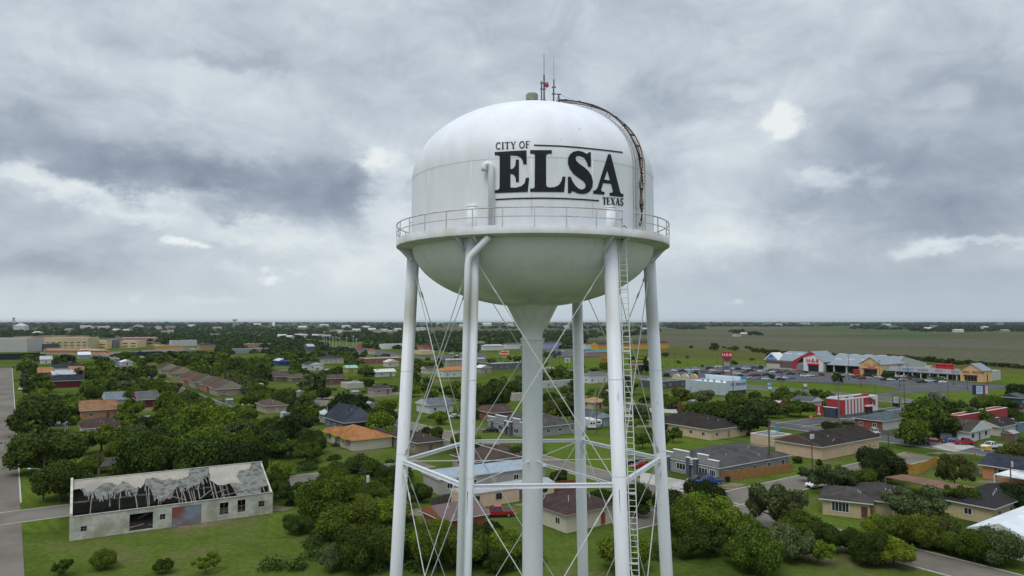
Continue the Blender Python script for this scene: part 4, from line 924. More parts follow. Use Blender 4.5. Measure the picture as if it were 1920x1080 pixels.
oh = H('orange_roof_house', 'cream house with bright orange roof and yellow gables', 'house', (662, 846), 615, 737, 2.7, 'hip', (.50, .46, .36), (.36, .160, .066), mark='the orange roofed house', pitch=.34, win='L', dr='L', fascia=(.50, .40, .12))
a_, b_ = oh['ab']
for u in (a_ * .2, a_ * .55, a_ * .9):
    mb = MB(); w_ = 1.9
    mb.add([(-1.3, u - w_, 2.8), (-1.3, u + w_, 2.8), (-1.3, u, 4.1), (3.2, u - w_, 2.95), (3.2, u + w_, 2.95), (3.2, u, 4.2)], [(0, 2, 1)], 1); mb.add([(-1.3, u - w_, 2.8), (-1.3, u, 4.1), (3.2, u, 4.2), (3.2, u - w_, 2.95)], [(0, 1, 2, 3)]); mb.add([(-1.3, u + w_, 2.8), (-1.3, u, 4.1), (3.2, u, 4.2), (3.2, u + w_, 2.95)], [(3, 2, 1, 0)])
    obj('yellow_gable', mb, [roofm((.36, .160, .066)), M((.62, .44, .03), .7, .1, 1)], oh)
bg_ = H('slate_house', 'blue grey house with steep slate gable and attic window behind the orange roof', 'house', (646, 812), 612, 702, 3.0, 'gable', (.13, .155, .19), SLATE, ridge='y', pitch=.78, mark='the steep slate gabled house', o=.7)
a_, b_ = bg_['ab']; window(bg_, 'R', b_ * .5, 4.6, 1.9, 1.0, fr=DARKMETAL); mb = MB(); mb.box(-.6, -2.2, 2.9, b_ + .6, -.65, 3.02); obj('porch_roof', mb, roofm(SLATE), bg_)
H('metal_shed', 'low shed with white corrugated roof left of the slate gabled house', 'shed', (628, 800), 600, 645, 2.8, 'gable', (.4, .4, .38), (.50, .53, .55), metal=True, ridge='y')
H('brown_house', 'brown roofed house at the left with a cream garage wall', 'house', (156, 823), 126, 237, 2.8, 'hip', CREAM, (.072, .048, .044), mark='the brown roofed house at the left', pitch=.38)
H('orange_roof_house', 'house with a long plain orange gable roof at the left', 'house', (152, 787), 130, 223, 2.9, 'gable', (.42, .20, .13), (.27, .145, .078), ridge='x', mark='the long orange gable roof', pitch=.4)
H('red_barn', 'dark red barn with navy roof among the trees', 'barn', (99, 728), 94, 157, 3.4, 'gable', (.13, .018, .018), (.035, .04, .055), ridge='x', mark='the dark red barn', win='', vents=False)
H('white_annex', 'flat white building directly behind the dark red barn', 'building', (101, 713), 96, 146, 3.2, 'flat', (.55, .57, .60), (.5, .52, .54), win='', vents=False)
H('dark_roof_house', 'long low building with charcoal roof and white walls on the left', 'house', (98, 700), 88, 153, 2.9, 'gable', (.5, .48, .44), (.045, .045, .052), ridge='x', mark='the long charcoal roof')
H('shed', 'small shed with orange roof beside the street trees', 'shed', (72, 706), 67, 88, 2.4, 'gable', (.3, .15, .08), (.34, .17, .08), ridge='x', vents=False)
H('shed', 'tiny orange roofed shed in front of the charcoal roof', 'shed', (131, 703), 128, 144, 2.4, 'gable', (.3, .15, .08), (.33, .18, .10), ridge='x', vents=False)
H('white_house', 'white house with pale hip roof under the tree line at far left', 'house', (76, 682), 71, 98, 3.2, 'gable', (.6, .6, .6), (.45, .45, .46), ridge='x')
H('shed', 'white open front shed near the green fence', 'shed', (147, 673), 144, 171, 3.4, 'gable', (.30, .32, .36), (.66, .68, .70), metal=True, ridge='x', win='', mark='the white open shed')
H('shed', 'flat rust red shed with blue side wall', 'shed', (214, 680), 186, 226, 3.0, 'flat', (.16, .22, .28), (.27, .10, .06), win='', mark='the rust red shed')
H('shed', 'little white roofed shed in dense trees on the left', 'shed', (228, 686), 221, 240, 2.6, 'gable', (.5, .5, .5), (.68, .70, .72), metal=True, vents=False)
H('shed', 'maroon shed behind the bright round trees', 'shed', (258, 765), 252, 288, 3.0, 'gable', (.13, .02, .03), (.12, .12, .12), ridge='x', win='')
H('shed', 'blue grey roofed shed behind the long orange roof', 'shed', (200, 763), 196, 220, 2.6, 'gable', (.45, .45, .44), (.17, .20, .23), ridge='x', win='', vents=False)
# row of brown duplexes stepping down to the right
for (n_, xl, xr, rc, wc, lb) in (((302, 702), 290, 322, (.085, .068, .060), (.36, .29, .21), 'brown duplex at the far end of the stepped row'), ((322, 710), 306, 345, (.095, .073, .063), (.34, .27, .18), 'second brown duplex in the stepped row with tan end wall'),
    ((345, 722), 326, 366, (.100, .076, .066), (.34, .17, .10), 'brown duplex with orange gable wall in the stepped row'), ((366, 729), 344, 384, (.092, .070, .060), (.30, .25, .16), 'olive walled brown duplex in the middle of the row'),
    ((388, 736), 364, 405, (.104, .080, .068), (.34, .13, .08), 'brown duplex with red orange gable near the row end'), ((407, 743), 384, 424, (.100, .083, .070), (.32, .26, .2), 'nearest brown duplex of the stepped row')):
    H('duplex_cottage', lb, 'house', n_, xl, xr, 3.0, 'gable', wc, rc, ridge='y', pitch=.55, a=15, b=12, group='brown duplexes in a stepped row', mark=None)
MARKS += [('the stepped row of brown duplexes', 345, 705)]
H('brown_house', 'house with brown hip roof alone among trees left of centre', 'house', (500, 776), 463, 522, 2.7, 'hip', (.40, .32, .24), (.115, .080, .070), mark='the lone brown hip roof', pitch=.4)
MID = [('blue_shed', 'royal blue shed with white metal roof', (523, 686), 502, 542, 3.6, 'gable', (.02, .06, .22), (.50, .55, .62), 'y', 'the royal blue shed', 1),
 ('white_house', 'white house with slate roof and twin front gables', (578, 694), 565, 607, 3.2, 'gable', (.62, .61, .58), (.055, .062, .075), 'y', 'the white twin gabled house', 0),
 ('slate_house', 'large white trimmed house with dark slate hip roof', (606, 682), 593, 645, 3.6, 'hip', (.5, .46, .36), (.050, .056, .068), None, 'the large slate hip roof', 0),
 ('brown_house', 'low brown brick house under the mesquite trees', (518, 716), 505, 545, 2.7, 'gable', (.20, .14, .10), (.09, .07, .06), 'x', None, 0),
 ('brown_house', 'brown brick house with olive grey roof behind round trees', (548, 718), 540, 565, 2.7, 'gable', (.22, .17, .12), (.10, .085, .07), 'x', None, 0),
 ('brown_house', 'brown boarded house beside a paved yard', (613, 722), 603, 648, 3.2, 'gable', (.16, .11, .06), (.10, .075, .062), 'x', 'the brown boarded house', 0),
 ('cream_shed', 'flat cream shed roof beside a dark car', (652, 729), 640, 684, 2.7, 'flat', (.45, .42, .36), (.52, .47, .40), None, 'the flat cream roof', 0),
 ('dark_roof_house', 'house with dark purple brown roof left of the tower leg', (702, 741), 696, 736, 2.7, 'hip', (.35, .3, .27), (.060, .048, .052), None, None, 0),
 ('teal_house', 'small house with mint green metal roof and yellow wall', (650, 699), 645, 667, 3.0, 'gable', (.40, .38, .10), (.30, .48, .44), 'x', 'the mint green roof', 1),
 ('white_house', 'white gabled house with open porch left of the left leg', (727, 688), 720, 748, 3.4, 'gable', (.55, .52, .45), (.58, .56, .50), 'y', 'the white gabled porch house', 1),
 ('white_house', 'low house with off white metal roof behind a round tree', (706, 707), 697, 742, 2.8, 'gable', (.5, .5, .46), (.62, .61, .56), 'x', None, 1),
 ('strip_shops', 'long beige strip of shops with a red brown front', (688, 682), 672, 762, 4.0, 'flat', (.24, .10, .07), (.42, .37, .32), None, 'the long beige strip of shops', 0),
 ('red_roof_kiosk', 'kiosk with bright red roof inside the dark trees', (692, 664), 688, 704, 4.0, 'hip', (.5, .45, .4), (.55, .04, .06), None, 'the bright red kiosk roof', 0),
 ('white_shops', 'long white store building on the far side of the highway', (722, 655), 711, 775, 6.0, 'flat', (.62, .58, .57), (.60, .60, .60), None, 'the long white store', 0),
 ('brick_tower_shop', 'narrow orange brick building beside a plain white one', (676, 656), 670, 678, 8.0, 'flat', (.36, .12, .06), (.3, .2, .18), None, None, 0),
 ('metal_canopy', 'grey metal canopy building beside the football field', (577, 658), 565, 590, 5.0, 'gable', (.12, .13, .14), (.40, .43, .46), 'x', 'the grey canopy building', 1),
 ('school_block', 'orange roofed school block with blue grey wall', (438, 663), 432, 507, 4.6, 'flat', (.24, .27, .32), (.42, .21, .12), None, 'the orange roofed school block', 0),
 ('school_block', 'flat tan school block behind the orange roofed one', (462, 652), 458, 508, 5.0, 'flat', (.33, .22, .16), (.45, .40, .36), None, None, 0),
 ('brick_hall', 'brick hall with big dark pyramid roof near the school', (374, 656), 350, 405, 5.0, 'hip', (.40, .22, .14), (.055, .055, .066), None, 'the dark pyramid roofed hall', 0),
 ('orange_school_wing', 'low orange school wing with flat roof', (293, 655), 291, 344, 4.4, 'flat', (.46, .26, .07), (.42, .40, .38), None, 'the low orange school wing', 0),
 ('grey_gym', 'pale grey gymnasium with white panelled wall', (322, 649), 318, 370, 7.5, 'flat', (.45, .46, .47), (.5, .5, .5), None, 'the pale grey gymnasium', 0),
 ('pink_market', 'white roofed market hall with pink and red side wall', (233, 640), 229, 296, 6.0, 'flat', (.48, .23, .20), (.65, .62, .60), None, 'the pink market hall', 0),
 ('brown_roof_cottage', 'cottage with brown gable roof left of the orange hip roof', (800, 701), 790, 820, 3.0, 'gable', (.48, .45, .38), (.075, .062, .058), 'x', None, 0),
 ('beige_warehouse', 'big beige warehouse with grey roof between the left legs', (838, 692), 834, 908, 6.2, 'gable', (.38, .34, .29), (.36, .37, .38), 'x', 'the beige warehouse', 1),
 ('orange_roof_house', 'white house with vivid orange hip roof between the left legs', (832, 708), 820, 885, 4.2, 'hip', (.58, .56, .53), (.50, .185, .055), None, 'the vivid orange hip roof', 0),
 ('white_gable_shop', 'white metal roofed shop right of the second leg', (902, 700), 894, 921, 3.4, 'gable', (.33, .31, .28), (.68, .70, .72), 'y', None, 1),
 ('flat_roof_shop', 'shop with broad flat grey roof and dark open front', (925, 694), 911, 984, 4.4, 'flat', (.10, .11, .12), (.46, .47, .48), None, 'the broad grey flat roof', 0),
 ('stucco_shed', 'cream block house with blue trim under a tree right of the second leg', (964, 752), 955, 985, 3.0, 'flat', (.45, .41, .33), (.05, .04, .04), None, None, 0),
 ('flat_roof_shop', 'pale long flat roofed building right of the riser pipe', (1022, 728), 1016, 1082, 3.4, 'flat', (.42, .44, .44), (.36, .38, .39), None, 'the pale flat roof beside the riser', 0),
 ('apartment_block', 'white and blue apartment block with dark roof right of the riser', (1020, 654), 1012, 1052, 7.0, 'hip', (.30, .36, .55), (.075, .055, .060), None, 'the blue and white apartments', 0),
 ('apartment_block', 'white apartment block with dark maroon roof left of the riser', (950, 655), 944, 990, 6.5, 'hip', (.60, .60, .58), (.085, .050, .052), None, 'the white apartments', 0),
 ('apartment_block', 'white apartment block behind the palm trees', (908, 657), 902, 945, 5.0, 'hip', (.58, .58, .56), (.50, .50, .49), None, None, 0),
 ('restaurant', 'restaurant with red tiled roof and salmon walls between the left legs', (792, 657), 782, 822, 5.0, 'hip', (.46, .17, .12), (.09, .035, .032), None, 'the red tiled restaurant', 0),
 ('white_shops', 'cream store front with coloured panels left of the leg pair', (790, 665), 775, 815, 4.0, 'flat', (.55, .48, .30), (.45, .44, .4), None, None, 0),
 ('restaurant', 'restaurant with teal blue hip roof and pink walls', (1100, 668), 1092, 1180, 3.6, 'hip', (.46, .20, .17), (.06, .24, .33), None, 'the teal roofed restaurant', 0),
 ('motel_wing', 'long yellow motel wing with maroon roof behind the right legs', (1122, 657), 1108, 1254, 6.2, 'gable', (.58, .33, .05), (.10, .042, .045), 'x', 'the yellow motel wing', 0),
 ('motel_wing', 'white motel wing with maroon roof left of the yellow one', (1098, 655), 1090, 1120, 6.2, 'hip', (.62, .62, .6), (.10, .045, .048), None, None, 0),
 ('flat_roof_shop', 'low dark flat roofed shop beside the right leg', (1240, 729), 1198, 1284, 3.6, 'flat', (.09, .09, .095), (.17, .165, .16), None, 'the dark flat roofed shop', 0),
 ('shed', 'white gabled shed under a pale tree by the right leg', (1128, 715), 1118, 1140, 3.0, 'gable', (.55, .55, .53), (.1, .1, .1), 'y', None, 0),
 ('red_shed', 'tiny red garden shed right of the big dark oaks', (1453, 777), 1449, 1466, 3.0, 'gable', (.28, .03, .05), (.45, .42, .4), 'y', 'the tiny red shed', 0),
 ('white_cottage', 'tiny white gabled cottage left of the striped restaurant', (1520, 771), 1508, 1530, 3.4, 'gable', (.6, .6, .6), (.10, .11, .12), 'y', 'the tiny white cottage', 0),
 ('blue_roof_shop', 'house with white gable and long slate roof left of the second leg', (805, 776), 782, 850, 3.0, 'gable', (.55, .56, .57), (.14, .155, .175), 'x', 'the white gabled slate house', 0),
 ('tan_roof_house', 'house with light orange brown roof right of the back leg', (1112, 768), 1098, 1135, 2.6, 'hip', (.45, .38, .3), (.40, .24, .12), None, None, 0),
 ('brown_house', 'dark brown gabled house left of the grey duplex', (925, 792), 893, 948, 3.0, 'gable', (.22, .12, .08), (.085, .06, .055), 'x', 'the dark brown gabled house', 0)]
for (nm, lb, n_, xl, xr, h_, kd, wc, rc, rg, mk, mt) in MID:
    shop = any(k_ in nm for k_ in ('shop', 'store', 'market', 'gym', 'warehouse', 'canopy', 'school'))
    H(nm, lb, 'building' if shop or 'block' in nm or 'wing' in nm or 'restaurant' in nm else ('shed' if 'shed' in nm or 'kiosk' in nm else 'house'), n_, xl, xr, h_, kd, wc, rc, ridge=rg, mark=mk, metal=bool(mt),
      win='' if 'shed' in nm or 'kiosk' in nm or nm in ('beige_warehouse',) else 'R' if shop else 'LR')
# --- school, far left
def block(name, label, Npx, xL, xR, h, wall, roof=(.5, .5, .48), bands=0, mark=None, ang=R(8), a=30):
    T = house(name, label, 'school building', Npx, xL, xR, h, 'flat', wall, roof, win='', ang=ang, a=a, mark=mark, fascia=(.6, .58, .52), vents=False)
    a_, b_ = T['ab']
    for k_ in range(bands):
        u = b_ * (k_ + .5) / bands; w_ = b_ / bands * .62
        for z_ in ([1.2, 4.6] if h > 7 else [1.2]) + ([7.8] if h > 11 else []): window(T, 'R', u, z_, w_, 1.4, fr=M((.6, .6, .55), .7, .1, 1), div=3)
    return T
block('school_hall', 'windowless pale grey metal school hall with white roof edge', (-40, 660), -60, 51.5, 15, (.42, .41, .39), mark='the pale grey school hall', ang=R(2))
block('school_annex', 'charcoal block annex joined to the pale school hall', (52, 658), 48, 81, 8, (.10, .105, .115), mark='the charcoal school annex', ang=R(2))
block('school_building', 'three storey school with yellow and dull red walls', (82, 656), 72, 165, 14.5, (.50, .41, .24), bands=7, mark='the three storey yellow school')
block('school_building', 'two storey yellow school wing behind the bus park', (165, 654), 163, 201, 10, (.62, .49, .22), bands=2, mark='the yellow school wing')
block('school_entrance', 'glazed grey school entrance between yellow wings', (199, 653), 197, 213, 11, (.16, .18, .20), bands=2)
block('school_building', 'yellow school wing with flat roof right of the glass entrance', (212, 652), 210, 258, 8.5, (.60, .48, .26), bands=3, mark='the right hand yellow school wing')
block('brown_apartments', 'row of tan brown buildings behind the school roof', (25, 640), 20, 62, 8, (.34, .22, .14), (.4, .34, .28), bands=5)
block('brown_apartments', 'second tan brown building behind the school', (72, 637), 68, 120, 7, (.36, .24, .16), (.42, .36, .3), bands=6)
block('brown_apartments', 'low salmon building at the right of the school backdrop', (135, 636), 132, 155, 6, (.42, .22, .15), (.45, .36, .3), bands=3)
mb = MB(); q_ = thing('silo_building', 'tall windowless off white mill building in the far left trees', 'mill', G(25, 621), R(10)); mb.box(0, 0, 0, 34, 30, 18); mb.add([(0, 0, 18), (34, 0, 18), (34, 30, 18), (0, 30, 18), (12, 15, 27), (20, 15, 27)], [(0, 1, 5, 4), (1, 2, 5), (2, 3, 4, 5), (3, 0, 4)]); obj('wall', mb, M((.48, .49, .49), .8, .1, .1), q_)
p_ = G(25, 616); q_ = thing('grain_elevator', 'thin grey grain elevator tower rising over the horizon at far left', 'tower', p_, 0); mb = MB()
for dx in (-3, 3):
    for dy in (-3, 3): mb.tube([(dx, dy, 0), (dx * .6, dy * .6, 44)], .8, 6)
for z_ in range(6, 44, 6): mb.box(-3, -3, z_, 3, 3, z_ + .6)
mb.box(-4, -4, 44, 4, 4, 50); obj('frame', mb, GREYMETAL, q_); mb = MB(); mb.tube([(0, 0, 48), (14, 0, 26)], .9, 6); mb.tube([(0, 0, 42), (-12, 0, 36)], .7, 6); obj('chute', mb, GREYMETAL, q_)
# --- far water towers on the horizon
p_ = G(440, 613); q_ = thing('distant_water_tower', 'distant pale water tower with a flattened tank on the left horizon', 'water tower', p_, 0, None)
mb = MB(); mb.lathe([(.1, 34), (9, 36), (13, 40), (13, 44), (9, 48), (.1, 50)], 24); obj('tank', mb, M((.48, .52, .50), .6, .05, .1), q_, True)
for k_ in range(6): a_ = k_ * math.pi / 3; mb = MB(); mb.tube([(9 * math.cos(a_), 9 * math.sin(a_), 37), (10 * math.cos(a_), 10 * math.sin(a_), 0)], .9, 8); obj('leg', mb, M((.48, .52, .50), .6, .05, .1), q_)
mb = MB(); mb.tube([(0, 0, 36), (0, 0, 0)], 1.6, 10); obj('riser_pipe', mb, M((.48, .52, .50), .6, .05, .1), q_)
p_ = G(513, 615); q_ = thing('distant_standpipe', 'distant plain white cylindrical standpipe on the left horizon', 'water tank', p_, 0)
mb = MB(); mb.tube([(0, 0, 0), (0, 0, 26)], 5.5, 24); mb.lathe([(5.5, 26), (3, 28), (.1, 28.5)], 24); obj('tank', mb, M((.70, .71, .70), .6, .05, .1), q_, True)
# small far houses and barns as pale specks across the plain
FAR = [(955, 612), (1010, 615), (1060, 616), (905, 611), (860, 614), (780, 620), (1380, 631), (1388, 629), (1735, 619), (1745, 615), (1790, 623), (1880, 623), (1596, 612), (1660, 611), (1440, 611), (1128, 612), (1205, 620), (680, 616), (600, 612), (640, 614),
 (150, 616), (170, 616), (185, 617), (290, 618), (310, 617), (350, 613), (250, 614), (210, 622), (230, 623), (300, 625), (315, 624), (395, 632), (60, 628), (120, 622), (400, 618), (475, 612), (560, 618), (620, 624), (632, 624), (645, 625), (660, 623), (690, 622), (700, 624), (712, 623), (725, 624), (742, 622), (585, 633), (596, 633), (606, 634), (552, 632), (560, 633), (520, 633), (535, 635), (880, 648), (868, 650), (892, 649), (1455, 611), (1500, 610), (1845, 617), (1870, 612), (1010, 608), (820, 609), (765, 611), (940, 607), (1075, 608)]
rf_ = random.Random(21)
for i, (x, y) in enumerate(FAR):
    p = G(x, y); s_ = max(1.0, p.y / 1400); w_, d_, h_ = rf_.uniform(10, 20) * s_, rf_.uniform(8, 12) * s_, rf_.uniform(3, 5) * s_ ** .8
    col = rf_.choice([(.54, .54, .52), (.42, .41, .38), (.38, .34, .28), (.55, .55, .56), (.3, .22, .18)]); rc = rf_.choice([(.42, .42, .42), (.32, .31, .29), (.2, .2, .22), (.18, .12, .10), (.50, .50, .50)])
    T = thing('far_house', 'x', 'building', p, rf_.uniform(-.6, .6), 'small buildings scattered across the far plain'); T['auto'] = 'pale far building' if col[0] > .52 else 'tan far building'
    mb = MB(); mb.box(0, 0, 0, w_, d_, h_); obj('wall', mb, M(col, .8, .05, .1), T)
    obj('roof', roof_mb('gable', d_, w_, h_, .4, .45, ridge='x'), [M(rc, .7, .08, .1), M(rc, .7, .08, .1), M(col, .8, .05, .1)], T)
def marks(T, rot, loc, n, size, col, seed=1, gap=(), out=.05):
    """a row of small letter shaped strokes for writing too small to read"""
    mb = MB(); rn = random.Random(seed); x = -n * size * .4
    for i in range(n):
        x += size * .8
        if i in gap: continue
        w_ = size * .55; k_ = rn.randrange(4)
        mb.box(x, 0, -.02, x + size * .16, size, out)
        if k_ in (0, 1): mb.box(x + w_ - size * .16, 0, -.02, x + w_, size, out)
        if k_ in (0, 2, 3): mb.box(x + size * .16, size * .84, -.02, x + w_, size, out)
        if k_ in (1, 2): mb.box(x + size * .16, size * .42, -.02, x + w_ , size * .56, out)
        if k_ in (2, 3): mb.box(x + size * .16, 0, -.02, x + w_, size * .14, out)
    o = obj('lettering', mb, M(col, .5, .05, 1), T); o.location = loc; o.rotation_euler = rot; return o
LROT = (math.pi / 2, 0, -math.pi / 2)
# ---------------------------------------------------------------- SUPERMARKET CENTRE (all along direction A, fronts face -B side towards us)
RED = (.50, .018, .028)
# the plaza line: near corner far right, runs away to the left along A
pz = G(1843, 717)                                      # right front end of the plaza
def plz(px): return run(pz, DA, px)
PZ = {}
def box_on(T, u0, u1, d0, d1, z0, z1): pass
METR = (.235, .27, .30)
# white end block
e0 = 0; eA = plz(1798)
T = thing('corner_shop', 'peach gabled corner shop with dark glass front at the right end of the plaza', 'shop', pz, TH, 'shops in the supermarket plaza')
PEACH = M((.66, .42, .20), .8, .08, .5); GREYW = M((.44, .44, .42), .8, .08, .4)
a_ = eA; h_ = 6.3; D_ = run(pz, DB, 1858)
mb = MB(); mb.box(0, 0, 0, D_, a_, h_)
mb.add([(0, 0, h_), (0, a_, h_), (0, a_ / 2, h_ + 3.6), (.5, 0, h_), (.5, a_, h_), (.5, a_ / 2, h_ + 3.6)], [(0, 2, 1), (3, 4, 5), (0, 3, 5, 2), (2, 5, 4, 1)]); obj('wall', mb, PEACH, T)
mb = MB(); o_ = .4; z_ = h_ - .1
mb.slab([(-.5, -o_, z_), (-.5, a_ / 2, h_ + 3.9), (D_, a_ / 2, h_ + 3.9), (D_, -o_, z_)], .2); mb.slab([(-.5, a_ / 2, h_ + 3.9), (-.5, a_ + o_, z_), (D_, a_ + o_, z_), (D_, a_ / 2, h_ + 3.9)], .2); obj('roof', mb, metalm(METR), T)
mb = MB(); mb.box(-.06, a_ * .25, .3, .02, a_ * .8, 3.0); obj('shop_window', mb, GLASS, T)
for k_ in range(5): u = a_ * (.25 + .55 * k_ / 4); addbox(T, 'mullion', (-.12, u - .06, .3, -.06, u + .06, 3.0), GREYMETAL)
addbox(T, 'awning', (-1.2, a_ * .23, 3.1, 0, a_ * .82, 3.8), M((.13, .03, .05), .7, .1, 1))
marks(T, LROT, (-.05, a_ * .50, 4.6), 11, 1.25, (.04, .03, .02), 3, (4,))
addbox(T, 'side_window', (D_ * .42, -.05, .2, D_ * .52, .0, 4.2), GLASS)
mb = MB(); mb.box(D_, 1.5, 0, run(pz, DB, 1879), a_ - .5, 5.6); obj('rear_block', mb, GREYW, T); addbox(T, 'roof_unit', (D_ + 5, 4, 5.6, D_ + 8, 7, 6.6), GREYMETAL)
MARKS.append(('the peach corner shop', *PX(pz + Vector((0, 0, 8))))); KEEP.append((1795, 675, 1885, 718, pz.y))
# low arcade of shops
u0, u1 = plz(1797), plz(1652)
q0 = pz + DA * u0 + DB * 2.0; A_ = u1 - u0
T = thing('shop_arcade', 'low grey shop arcade with white columns between the peach gables', 'shops', q0, TH, 'shops in the supermarket plaza')
mb = MB(); mb.box(3.5, 0, 0, 18, A_, 5.0); obj('wall', mb, M((.30, .29, .27), .8, .1, .5), T)
mb = MB(); mb.slab([(-.6, 0, 3.5), (-.6, A_, 3.5), (6, A_, 5.9), (6, 0, 5.9)], .25); mb.box(6, 0, 5.3, 18.3, A_, 5.6); obj('roof', mb, metalm((.20, .215, .22)), T)
for k_ in range(9): u = A_ * (k_ + .5) / 9; addbox(T, 'column', (-.2, u - .25, 0, .3, u + .25, 3.4), M((.55, .54, .5), .7, .1, 1))
for k_ in range(8): u = A_ * (k_ + .6) / 8; mb = MB(); mb.box(3.4, u - 2.4, .2, 3.5, u + 2.4, 2.8); sw = obj('shop_window', mb, GLASS, T); addbox(T, 'door', (3.32, u - .5, .1, 3.39, u + .5, 2.5), M((.30, .31, .33), .4, .1, 1))
for s_, f_, c_, z_ in (('Fantastic', .70, (.05, .16, .42), 4.8), ('CLEANERS', .50, (.30, .06, .05), 4.8), ('PIZZA', .30, (.42, .03, .05), 4.9), ('SALON', .10, (.42, .03, .05), 4.8)):
    marks(T, (R(70), 0, -math.pi / 2), (.9, A_ * f_, z_ - .35), len(s_), .95, tuple(v * .8 for v in c_), len(s_), out=.12)
mb = MB(); mb.box(9, A_ * .22, 5.6, 14, A_ * .40, 8.2); mb.box(8.6, A_ * .22 - .4, 8.2, 14.4, A_ * .40 + .4, 8.4); obj('red_roof_tower', mb, M(RED, .7, .1, 1), T); addbox(T, 'roof_unit', (10, A_ * .48, 5.6, 13, A_ * .55, 7.0), M((.5, .48, .42), .7, .1, 1))
KEEP.append((1650, 685, 1797, 715, q0.y))
# left peach gable
u0, u1 = plz(1652), plz(1612)
q0 = pz + DA * u0 - DB * 1.0; A_ = u1 - u0
T = thing('gabled_shop', 'peach gabled shop joined to the supermarket', 'shop', q0, TH, 'shops in the supermarket plaza')
h_ = 7.0; mb = MB(); mb.box(0, 0, 0, 22, A_, h_); mb.add([(0, 0, h_), (0, A_, h_), (0, A_ / 2, h_ + 4.2), (.6, 0, h_), (.6, A_, h_), (.6, A_ / 2, h_ + 4.2)], [(0, 2, 1), (3, 4, 5), (0, 3, 5, 2), (2, 5, 4, 1)]); obj('wall', mb, PEACH, T)
mb = MB(); mb.slab([(-.5, -.5, h_), (-.5, A_ / 2, h_ + 4.5), (30, A_ / 2, h_ + 4.5), (30, -.5, h_)], .25); mb.slab([(-.5, A_ / 2, h_ + 4.5), (-.5, A_ + .5, h_), (30, A_ + .5, h_), (30, A_ / 2, h_ + 4.5)], .25); obj('roof', mb, metalm(METR), T)
addbox(T, 'shop_window', (-.08, A_ * .2, .2, .02, A_ * .8, 3.6), GLASS); addbox(T, 'awning', (-1.4, A_ * .17, 3.7, 0, A_ * .83, 4.5), M((.20, .05, .05), .7, .1, 1))
marks(T, LROT, (-.05, A_ * .5, 5.9), 9, 1.5, (.38, .20, .04), 5, (4,)); marks(T, LROT, (-.05, A_ * .5, 4.8), 7, .9, (.45, .05, .05), 6)
MARKS.append(('the left peach gable', *PX(q0 + Vector((0, 0, 8))))); KEEP.append((1605, 672, 1655, 710, q0.y))
# supermarket hall: broad low gabled metal roof, garden wing right, entrance gable left
u0, u1 = plz(1611), plz(1427)
q0 = pz + DA * u0 + DB * 6; A_ = u1 - u0
T = thing('supermarket', 'supermarket with wide grey metal roof and red and white entrance gable', 'supermarket', q0, TH)
D_ = 52; h_ = 6.2
WALLB = M((.50, .46, .38), .85, .1, .4)
ug = A_ * .46                                          # right end of the main hall
mb = MB(); mb.box(0, ug, 0, D_, A_, h_); mb.box(14, 0, 0, D_, ug, h_); obj('wall', mb, WALLB, T)
mb = MB(); rz = 14.5; c_ = (ug + A_) / 2
mb.slab([(-.8, ug - .5, h_), (-.8, A_ + .8, h_), (18, A_ - 6, rz - 2.4), (18, ug - .5, rz - 2.4)], .3)
mb.slab([(18, ug - .5, rz - 2.4), (18, A_ - 6, rz - 2.4), (D_ + 1, A_ - 2, h_ + 1), (D_ + 1, ug - .5, h_ + 1)], .3)
mb.slab([(-.8, A_ + .8, h_), (D_ + 1, A_ + .8, h_), (18, A_ - 6, rz - 2.4)], .3)
mb.slab([(-.8, 0, h_ - 1.2), (-.8, ug, h_ - 1.2), (26, ug, rz - 3.4), (26, 0, rz - 3.4)], .3); mb.slab([(26, 0, rz - 3.4), (26, ug, rz - 3.4), (D_ + 4, ug, h_), (D_ + 4, -12, h_), (26, -12, rz - 3.4)], .3)
rfo = obj('roof', mb, metalm(METR), T)
mb = MB(); mb.add([(14, -12, 0), (D_ + 3.8, -12, 0), (D_ + 3.8, -12, h_), (26, -12, rz - 3.8), (14, -12, 5.6)], [(0, 1, 2, 3, 4)]); mb.box(14, -11.9, 0, 14.3, 0, 5.6); obj('side_wall', mb, GREYW, T)
mb = MB(); mb.slab([(13.4, -12.3, 5.4), (13.4, 0, 5.4), (26, 0, rz - 3.4), (26, -12.3, rz - 3.4)], .3); obj('roof', mb, metalm(METR), T)
for k_ in range(7):
    for (xx, zz_) in ((12, None), (34, None)):
        u = A_ * (.06 + .13 * k_)
        z_ = (h_ + (rz - 2.4 - h_) * (xx + .8) / 18.8 if xx < 18 else rz - 2.4 - (rz - 2.4 - h_ - 1) * (xx - 18) / (D_ - 17)) if u > ug else (h_ - 1.2 + (rz - 3.4 - h_ + 1.2) * (xx + .8) / 26.8 if xx < 26 else rz - 3.4 - (rz - 3.4 - h_) * (xx - 26) / D_)
        mb = MB(); mb.box(xx, u, z_ - .3, xx + 2.2, u + 4.6, z_ + .55); obj('skylight', mb, M((.72, .73, .74), .4, .05, 1), rfo)
